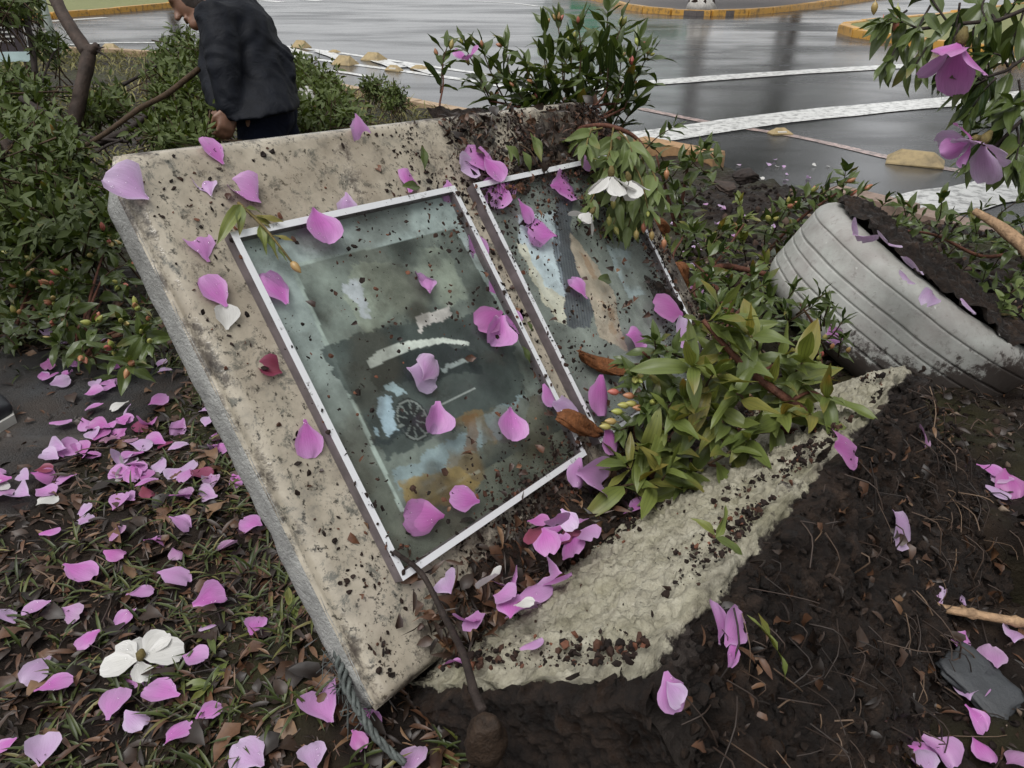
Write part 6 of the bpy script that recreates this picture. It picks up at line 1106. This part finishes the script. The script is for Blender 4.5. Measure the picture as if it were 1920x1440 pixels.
def scatter_petals(poly, n, px, lb, grp, mats, tilt=.3, extra=.012, seed=0):
    poly = np.array(poly, float); lo, hi = poly.min(0), poly.max(0); k = 0; made = []
    while k < n:
        u, v = random.uniform(lo[0], hi[0]), random.uniform(lo[1], hi[1])
        if not inpoly(np.array([u]), np.array([v]), poly)[0]: continue
        if vnoise(np.array([[u / 38.0, v / 20.0, seed]]))[0] < random.uniform(.1, .62): continue
        p = gp(u, v, 0.0); sc_ = px * random.uniform(.6, 1.15); L = .040 * random.uniform(.75, 1.2); z = float(zf(p[0], p[1])); 
        if inpoly(p[0:1], p[1:2], PATH_POLY)[0]: z = max(z, .012)
        if z < -.05:
            for _ in range(6): p = gp(u, v, z); z = float(zf(p[0], p[1]))
            if z < -.5: z = ROAD_Z; p = gp(u, v, z)
        a = random.uniform(0, 6.28); mt = random.choice(mats); o = petal(np.array([p[0], p[1], z + .004 + extra * random.uniform(.5, 1.2)]), np.array([math.cos(a), math.sin(a), random.gauss(0, .12)]), unit(np.array([0, 0, 1]) + RNG.normal(0, tilt, 3)), L, mt, lb, grp); k += 1; made.append((u, v, mt, o))
    name_petals(made, lb)
name_petals(heapn, 'piled at the slab foot')
scatter_petals([(60, 690), (330, 690), (372, 740), (430, 850), (450, 930), (330, 960), (60, 980), (0, 950), (0, 900), (110, 840), (110, 760)], 88, 34, 'on the path edge', 'petals strewn over the path edge', [PETAL] * 5 + [PETAL_PALE] * 3 + [PETAL_WHITE] + [PETAL_RED], seed=3)
scatter_petals([(0, 960), (440, 960), (520, 1100), (560, 1250), (0, 1250)], 9, 40, 'in the lower left litter', 'small petals on the litter', [PETAL] * 3 + [PETAL_PALE], seed=5)
scatter_petals([(1215, 380), (1300, 330), (1470, 400), (1450, 560), (1300, 560)], 26, 24, 'between slab and tyre', 'petals between slab and tyre', [PETAL, PETAL_PALE, PETAL_PALE], seed=7)
scatter_petals([(1620, 900), (1910, 920), (1915, 1430), (1500, 1435), (1560, 1250)], 16, 40, 'on the right soil', 'petals on the soil at right', [PETAL] * 3 + [PETAL_PALE] * 2, seed=13)
scatter_petals([(1340, 300), (1560, 300), (1600, 335), (1400, 345)], 16, 18, 'by the street', 'petals by the street', [PETAL_PALE, PETAL_WHITE], extra=.006, seed=9)
scatter_petals([(30, 600), (120, 640), (320, 670), (200, 690), (20, 680)], 10, 28, 'under the left branches', 'petals under the left branches', [PETAL_PALE, PETAL_WHITE], seed=11)
# a cut sprig of leaves on the slab corner of the frame
r = empty('leaf_sprig', SL(*slab_st(470, 420), .01), 'small green leafy sprig lying over the top left frame corner', 'sprig')
b0 = SL(*slab_st(440, 388), .012); e0 = SL(*slab_st(545, 505, .02), .032); V, F = tube(dens([b0, SL(*slab_st(470, 415, .01), .022), SL(*slab_st(500, 450, .02), .034), e0], 12), np.linspace(.0022, .0014, 12), 6); piece('stem', V, F, TWIG_GREEN, r)
for u, v, u2, v2 in ((445, 392, 405, 452), (445, 392, 440, 455), (455, 398, 500, 395), (470, 412, 528, 420), (472, 415, 530, 432), (490, 440, 512, 500), (498, 448, 545, 455), (480, 430, 490, 490), (515, 470, 530, 500)):
    a, b = SL(*slab_st(u, v, .01), .022), SL(*slab_st(u2, v2, .02), .03); put_leaf(r, a, b - a, DN + RNG.normal(0, .2, 3), np.linalg.norm(b - a), LEAF_LIGHT, .8)
put_bud(r, e0, unit(e0 - b0), .013)
r = empty('leaf_sprig', SL(*slab_st(980, 320), .02), 'short sprig with broad green leaves right of the ruffled pink bloom', 'sprig'); b0 = SL(*slab_st(960, 280), .02); V, F = tube(dens([b0, SL(*slab_st(975, 300), .03), SL(*slab_st(990, 325), .03)], 8), .0015, 5); piece('stem', V, F, TWIG, r)
for u, v, u2, v2 in ((975, 265, 995, 320), (978, 270, 1002, 305), (935, 290, 975, 330), (930, 288, 940, 320), (960, 300, 985, 340)): a, b = SL(*slab_st(u, v), .03), SL(*slab_st(u2, v2), .035); put_leaf(r, a, b - a, DN + RNG.normal(0, .2, 3), np.linalg.norm(b - a), LEAF_PALE, 1.0)
for u, v, u2, v2, lb in ((788, 275, 800, 318, 'single dark green leaf on the upper slab'), (752, 352, 795, 348, 'small green leaf above the frame top rail'), (1118, 525, 1155, 524, 'small dark green leaf on the right print'), (975, 650, 998, 682, 'green leaf curled round the frame right rail'), (985, 605, 1000, 622, 'dark green leaf in the gap between frames')):
    a, b = SL(*slab_st(u, v, .02), .024), SL(*slab_st(u2, v2, .02), .024); o = link('fallen_leaf', leaf_data(1, LEAF_DARK), None, mat4(frame_from(b - a, DN), a, np.linalg.norm(b - a))); tag(o, lb, 'leaf', 'single leaves on the slab')

# ================================================================== CRUMBS, LITTER, GRASS
def crumbs(n, fn, smin, smax, seed, power=2.2):
    rg = np.random.default_rng(seed); s = rg.uniform(S0 + .01, S1 - .01, n * 6); t = rg.uniform(T0 + .01, T1 - .02, n * 6); q = np.array([s, t, 0 * s]).T; d = fn(s, t) * sstep(.30, .62, fbm(q, 14, 4, seed)); m_ = rg.uniform(0, 1, len(s)) < d; s, t = s[m_][:n], t[m_][:n]
    inf = ((s > 0) & (s < .40) & (t > 0) & (t < .485)) | ((s > .45) & (s < .858) & (t > 0) & (t < .485)); off = np.where(inf, .0165, .001); rail = (((abs(s + .0) < .006) | (abs(s - .40) < .006) | (abs(s - .45) < .006) | (abs(s - .858) < .006)) & (t > 0) & (t < .485)); off = np.where(rail, .021, off)
    pos = P0 + s[:, None] * D1 + t[:, None] * D2 + off[:, None] * DN; N = len(s); sz = smin + (smax - smin) * rg.uniform(0, 1, N) ** power; tV, tF = ico(); R0 = np.column_stack([D1, D2, DN])[None] @ rand_rot(N, .35, rg); sc = sz[:, None] * rg.uniform(.35, 1.9, (N, 3)) * [1, 1, .45]; V, F = inst(tV, tF, R0, pos, sc); V = V + rg.normal(0, .22, V.shape) * np.repeat(sz, len(tV))[:, None]; return (V, F), N, rg
def dmap(s, t):
    fr2 = (s > .45) & (s < .86) & (t > .03) & (t < .485); return np.clip(.05 + mudmap(s, t) * np.where(fr2, .45, .9) + .16 * sstep(.15, .8, s) + .10 * sstep(.35, .5, t), 0, 1)
CRUMB = m_rnd('soil_crumb', [(0, (.008, .005, .004)), (.6, (.022, .013, .010)), (.85, (.06, .03, .02)), (1, (.15, .06, .035))], .75, nsc=300, spec=.2)
(VF, N, rg) = crumbs(17000, dmap, .0005, .0036, 5, 3.4); V, F = VF; tag(piece('soil_crumbs', V, F, CRUMB, smooth=False, attr={'rnd': np.repeat(rg.uniform(0, 1, N) ** 1.3, 12 if len(ico()[0]) == 12 else len(ico()[0]))}), 'dark soil crumbs spattered over the slab and glass', 'soil', kind='stuff')
# curled bits of bark and bud scales on the slab
tV, tF, tuv = leaf_mesh(3, 4, .3, .8, 1.2, 0, 0, 0); N = 420; rg = np.random.default_rng(9); s = rg.uniform(S0 + .02, S1 - .03, N * 3); t = rg.uniform(T0 + .01, T1 - .04, N * 3); k_ = rg.uniform(0, 1, N * 3) < dmap(s, t) * .8 + .03; s, t = s[k_][:N], t[k_][:N]; N = len(s)
inf = ((s > 0) & (s < .40) & (t > 0) & (t < .485)) | ((s > .45) & (s < .858) & (t > 0) & (t < .485)); FB = np.column_stack([D1, D2, DN]); Rm = FB[None] @ rand_rot(N, .45, rg); V, F = inst(tV, tF, Rm, P0 + s[:, None] * D1 + t[:, None] * D2 + np.where(inf, .0185, .003)[:, None] * DN, rg.uniform(.007, .022, N) * np.ones(N))
DRY = m_rnd('dry_bits', [(0, (.016, .008, .006)), (.4, (.045, .019, .011)), (.75, (.10, .04, .02)), (1, (.18, .095, .048))], .5, nsc=120); tag(piece('bark_flakes', V, F, DRY, attr={'rnd': np.repeat(rg.uniform(0, 1, N), len(tV))}), 'brown curled bark flakes and bud scales scattered on the slab', 'debris', kind='stuff')
# leaf litter on the ground
STONE_POLY = np.array([SL(BS0, TB, BD)[:2], SL(BS1, TB, BD)[:2], SL(BS1, TB, -.05)[:2], SL(BS0, TB, -.05)[:2]])
def scatter(n, xr, yr, rg, keep=None):
    x = rg.uniform(*xr, n); y = rg.uniform(*yr, n); m_ = ~inpoly(x, y, STONE_POLY) & (y < kerb_y(x) - .1); inp = inpoly(x, y, PATH_POLY); m_ &= ~inp | (rg.uniform(0, 1, n) < .10)
    if keep is not None: m_ &= rg.uniform(0, 1, n) < keep(x, y)
    x, y = x[m_], y[m_]; z = zf(x, y); z = np.where(inpoly(x, y, PATH_POLY), np.maximum(z, .011), z); return np.c_[x, y, z]
def near_w(x, y): return np.clip(1.25 - .42 * np.hypot(x, y - .4), .12, 1)
LIT = m_rnd('litter', [(0, (.010, .006, .004)), (.35, (.030, .016, .009)), (.65, (.075, .034, .017)), (.85, (.105, .05, .024)), (1, (.16, .095, .05))], .5, nsc=90)
mb = MB(); rg = np.random.default_rng(11)
for (tV, tF, tuv), n, lo_, hi_, tl, zo in ((leaf_mesh(3, 5, .10, .5, .9, 0, 0, 0), 24000, .012, .045, .35, .003), (leaf_mesh(4, 5, .30, .35, 1.1, 1, 1, 0), 5600, .02, .055, .4, .004), (leaf_mesh(3, 3, .05, .3, .5, 0, 0, 0), 18000, .01, .035, .5, .002)):
    p = scatter(n, (-1.6, .35), (.3, 2.3), rg, near_w); mm = p[:, 0] < .45 * (p[:, 1] - .45) + .10; N = len(p); V, F = inst(tV, tF, rand_rot(N, tl, rg), p + [0, 0, zo], rg.uniform(lo_, hi_, N)); mb.add(V, F, np.repeat(rg.uniform(0, 1, N) ** 1.25, len(tV)))
    p = scatter(int(n * .6), (.1, 2.4), (.3, 3.2), rg, near_w); N = len(p); V, F = inst(tV, tF, rand_rot(N, tl, rg), p + [0, 0, zo], rg.uniform(lo_, hi_, N) * .7); mb.add(V, F, np.repeat(rg.uniform(0, .85, N) ** 1.5, len(tV)))
o = mb.obj('leaf_litter', LIT); tag(o, 'brown wet leaf litter and bark chips covering the ground', 'leaf litter', kind='stuff')
mb = MB(); p = scatter(1700, (-1.6, 2.0), (.3, 2.2), rg, near_w)
for q in p: L = rg.uniform(.02, .09); a = rg.uniform(0, 6.28); d = np.array([math.cos(a), math.sin(a), rg.normal(0, .15)]) * L; V, F = tube(dens([q + [0, 0, .004], q + d * .5 + [0, 0, .006 + rg.uniform(0, .008)] + rg.normal(0, .006, 3), q + d + [0, 0, .005]], 5), rg.uniform(.0006, .0016), 4, cap=False); mb.add(V, F, rg.uniform(0, 1))
tag(mb.obj('fine_roots', m_rnd('root_fibre', [(0, (.010, .006, .004)), (.75, (.035, .02, .013)), (1, (.14, .09, .055))], .6)), 'thin twigs and root fibres lying on the soil', 'roots', kind='stuff')
# grass blades and small weeds in the litter
mb = MB(); GRS = m_rnd('grass_blade', [(0, (.024, .034, .008)), (.5, (.052, .07, .014)), (.8, (.09, .10, .022)), (1, (.17, .15, .05))], .45, .2)
c_ = scatter(1300, (-1.6, .2), (.35, 2.1), rg, lambda x, y: near_w(x, y) * sstep(.36, .58, fbm(np.c_[x, y, 0 * x], 3.2, 3, 77))); tb_ = leaf_mesh(3, 5, .055, .6, .9, 0, 0, 0)
for q in c_:
    n = rg.integers(5, 15); p = q + np.c_[rg.normal(0, .010, (n, 2)), np.zeros(n)]; d = np.c_[rg.normal(0, .8, (n, 2)), rg.uniform(.25, 1.1, n)]; d /= np.linalg.norm(d, axis=1)[:, None]; Rm = np.array([frame_from(dd, [0, 0, 1]) for dd in d]); V, F = inst(tb_[0], tb_[1], Rm, p, rg.uniform(.02, .055, n)); mb.add(V, F, np.repeat(np.clip(rg.normal(.45, .25, n), 0, 1), len(tb_[0])))
tag(mb.obj('grass', GRS), 'short green grass tufts growing through the litter', 'grass', kind='stuff')
mb = MB(); p = scatter(26000, (-8, 1.0), (4.2, 12.5), rg, lambda x, y: (y < kerb_y(x) - .15) * sstep(.3, .55, fbm(np.c_[x, y, 0 * x], .8, 3, 79)) * (x < .2)); N = len(p); V, F = inst(*leaf_mesh(3, 3, .06, .5, .8, 0, 0, 0)[:2], np.array([frame_from(d, [0, 0, 1]) for d in np.c_[rg.normal(0, .6, (N, 2)), rg.uniform(.4, 1, N)]]), p, rg.uniform(.06, .16, N)); mb.add(V, F, np.repeat(rg.uniform(.3, 1, N), 9)); tag(mb.obj('grass', m_rnd('lawn_blade', [(0, (.055, .058, .011)), (.5, (.12, .115, .022)), (1, (.23, .20, .06))], .5, .2)), 'yellowish lawn grass between fallen branches and the street', 'grass', kind='stuff')
# pebbles and clods
mb = MB(); tV, tF = ico(); tV_ = tV
for n, xr, yr, lo_, hi_, kp in ((12000, (-.1, 2.2), (.3, 2.4), .0012, .0075, near_w), (1500, (-1.5, .1), (.3, 1.8), .0015, .005, near_w), (2600, (.3, 2.5), (2.0, 4.6), .004, .022, None)):
    p = scatter(n, xr, yr, rg, kp); N = len(p); sz = lo_ + (hi_ - lo_) * rg.uniform(0, 1, N) ** 2.5; V, F = inst(tV_, tF, rand_rot(N, 1, rg), p + np.c_[np.zeros((N, 2)), sz * .3], sz[:, None] * rg.uniform(.4, 1.5, (N, 3))); V = V + rg.normal(0, .26, V.shape) * np.repeat(sz, len(tV_))[:, None]; mb.add(V, F, np.repeat(rg.uniform(0, 1, N) ** 2.2, len(tV_)))
tag(mb.obj('pebbles', m_rnd('pebble', [(0, (.008, .005, .004)), (.55, (.02, .012, .009)), (.8, (.06, .038, .028)), (1, (.24, .185, .14))], .8, nsc=200, spec=.2), smooth=False), 'soil clods and small pebbles on the dark bed', 'pebbles', kind='stuff')
for p_ in bpy.data.objects['pebbles'].data.polygons: p_.use_smooth = True
# crumbs and roots clinging to the soil face of the base
rg = np.random.default_rng(31); n = 3000; s = rg.uniform(BS0, BS1, n); q = rg.uniform(.01, BT, n); base = P0 + s[:, None] * D1 + (TB + q)[:, None] * D2 + (BD + .010 + rg.uniform(0, .028, n))[:, None] * DN; sz = .001 + .0065 * rg.uniform(0, 1, n) ** 4; V, F = inst(tV, tF, rand_rot(n, 1, rg), base, sz[:, None] * rg.uniform(.4, 1.6, (n, 3))); V = V + rg.normal(0, .30, V.shape) * np.repeat(sz, len(tV))[:, None]
o = piece('soil_clods', V, F, SOIL, stone, smooth=True, attr={'rnd': np.repeat(rg.uniform(0, 1, n) ** 1.6, len(tV))}); o['kind'] = 'stuff'
mb = MB()
for _ in range(260):
    a = SL(rg.uniform(BS0, BS1), TB + rg.uniform(.01, .35), BD + rg.uniform(.03, .05)); d = unit(D2 + rg.normal(0, .6, 3)) * rg.uniform(.015, .085); V, F = tube(dens([a, a + d * .5 + DN * rg.uniform(0, .012) + rg.normal(0, .004, 3), a + d - DN * .012], 6), rg.uniform(.0005, .0013), 4, cap=False); mb.add(V, F, rg.uniform(0, 1))
mb.obj('root_fibres', bpy.data.materials['root_fibre'], stone)['kind'] = 'stuff'
# seedlings and green scraps on the soil
for i, (u, v, lb) in enumerate(((545, 1145, 'small green weed beside the slab side on the litter'), (395, 1200, 'flat rosette weed right of the white bloom'), (400, 1290, 'spreading green weed below the white bloom'), (1750, 1035, 'small seedling on the soil near the hole'), (1445, 1220, 'single green shoot stuck on the soil face'), (1330, 1010, 'light green leaf scrap on the base front edge'))):
    p = gp(u, v, .01) if i < 4 else plane_hit(u, v, FP + DN * .02, DN); n_ = np.array([0, 0, 1.]) if i < 4 else DN; r = empty('seedling', p, lb, 'plant', 'seedlings around the stone')
    for k in range(6 if i < 4 else 3): a = rg.uniform(0, 6.28); e = unit(np.cross(n_, [.3, .5, .8])); g = np.cross(n_, e); d = unit(math.cos(a) * e + math.sin(a) * g + n_ * .25) if i != 4 else unit(D2 * (-1 if k else 1) + e * .15 * k); put_leaf(r, p + n_ * .008, d, n_, rg.uniform(.025, .05), LEAF_LIGHT, .8 if i != 4 else .4)

# debris banked where slab and base meet, and crumbs feathering the soil edge on the base top
rg = np.random.default_rng(51); mb = MB(); FBm = np.column_stack([D1, D2, DN])
for (tV_, tF_, tu_), n, lo_, hi_ in ((leaf_mesh(3, 5, .12, .5, .9, 0, 0, 0), 700, .012, .04), (leaf_mesh(4, 5, .32, .35, 1.1, 1, 1, 0), 220, .018, .045), (leaf_mesh(3, 3, .05, .3, .5, 0, 0, 0), 700, .01, .04)):
    s = rg.uniform(.0, .93, n); t = .602 - abs(rg.normal(0, .045, n)); o_ = .012 + (.602 - t).clip(0, .08) * -.05 + rg.uniform(.005, .045, n) * np.clip(1 - (.602 - t) / .07, 0, 1); V, F = inst(tV_, tF_, FBm[None] @ rand_rot(n, .6, rg), P0 + s[:, None] * D1 + t[:, None] * D2 + o_[:, None] * DN, rg.uniform(lo_, hi_, n)); mb.add(V, F, np.repeat(rg.uniform(0, 1, n) ** 1.3, len(tV_)))
    n2 = n // 2; s = rg.uniform(.45, .93, n2); t = rg.uniform(-.13, .03, n2); V, F = inst(tV_, tF_, FBm[None] @ rand_rot(n2, .5, rg), P0 + s[:, None] * D1 + t[:, None] * D2 + rg.uniform(.004, .018, n2)[:, None] * DN, rg.uniform(lo_, hi_, n2) * .7); mb.add(V, F, np.repeat(rg.uniform(0, .9, n2) ** 1.6, len(tV_)))
mb.obj('banked_debris', LIT, stone)['kind'] = 'stuff'
n = 16000; s = rg.uniform(BS0, BS1, n); d = rg.uniform(.02, BD, n); q = np.c_[s, d, 0 * s]; w = np.clip(sstep(.14, .0, BD - d) + sstep(.13, .03, d) + sstep(.1, .0, s - BS0) * .6, 0, 1) * sstep(.42, .68, fbm(q, 13, 4, 53)) * .75 + .008; m_ = rg.uniform(0, 1, n) < w; s, d = s[m_], d[m_]; N = len(s); sz = .0005 + .0042 * rg.uniform(0, 1, N) ** 3.5; tV, tF = ico()
V, F = inst(tV, tF, rand_rot(N, 1, rg), P0 + s[:, None] * D1 + (TB - .004) * D2 + d[:, None] * DN, sz[:, None] * rg.uniform(.4, 1.6, (N, 3))); V = V + rg.normal(0, .2, V.shape) * np.repeat(sz, len(tV))[:, None]; piece('soil_crumbs', V, F, CRUMB, stone, smooth=False, attr={'rnd': np.repeat(rg.uniform(0, 1, N) ** 1.5, len(tV))})['kind'] = 'stuff'

# scraps of bark, leaf and petal stuck to the soil face
mb = MB(); rg = np.random.default_rng(71)
for (tV_, tF_, tu_), n, lo_, hi_ in ((leaf_mesh(3, 5, .14, .5, .9, 0, 0, 0), 260, .010, .032), (leaf_mesh(4, 5, .32, .35, 1.1, 1, 1, 0), 150, .012, .034)):
    s = rg.uniform(BS0, BS1, n); q = rg.uniform(.02, BT, n); V, F = inst(tV_, tF_, FBm[None] @ rand_rot(n, .6, rg), P0 + s[:, None] * D1 + (TB + q)[:, None] * D2 + (BD + rg.uniform(.026, .040, n))[:, None] * DN, rg.uniform(lo_, hi_, n)); mb.add(V, F, np.repeat(rg.uniform(0, 1, n) ** 1.4, len(tV_)))
mb.obj('soil_scraps', LIT, stone)['kind'] = 'stuff'

# larger lumps of earth breaking up the soil face and the bed at its foot
mb = MB(); rg = np.random.default_rng(91); bV, bF = ball((0, 0, 0), 1, 14, 10)
for k in range(210):
    r_ = rg.uniform(.006, .024) * (1 if k < 150 else .8)
    if k < 150: c_ = SL(rg.uniform(BS0, BS1), TB + rg.uniform(.03, BT), BD + rg.uniform(.004, .022))
    else: x_, y_ = rg.uniform(.35, 1.5), rg.uniform(.35, 1.2); c_ = np.array([x_, y_, float(zf(x_, y_))])
    V = bV * (.45 + 1.1 * fbm(bV + k * 3.1, 1.7, 4, 93, .6))[:, None] * rg.uniform(.7, 1.3, 3) * r_ + c_; mb.add(V, bF)
tag(mb.obj('earth_lumps', SOIL), 'rough lumps of dark earth on the soil face and bed', 'soil', kind='stuff')
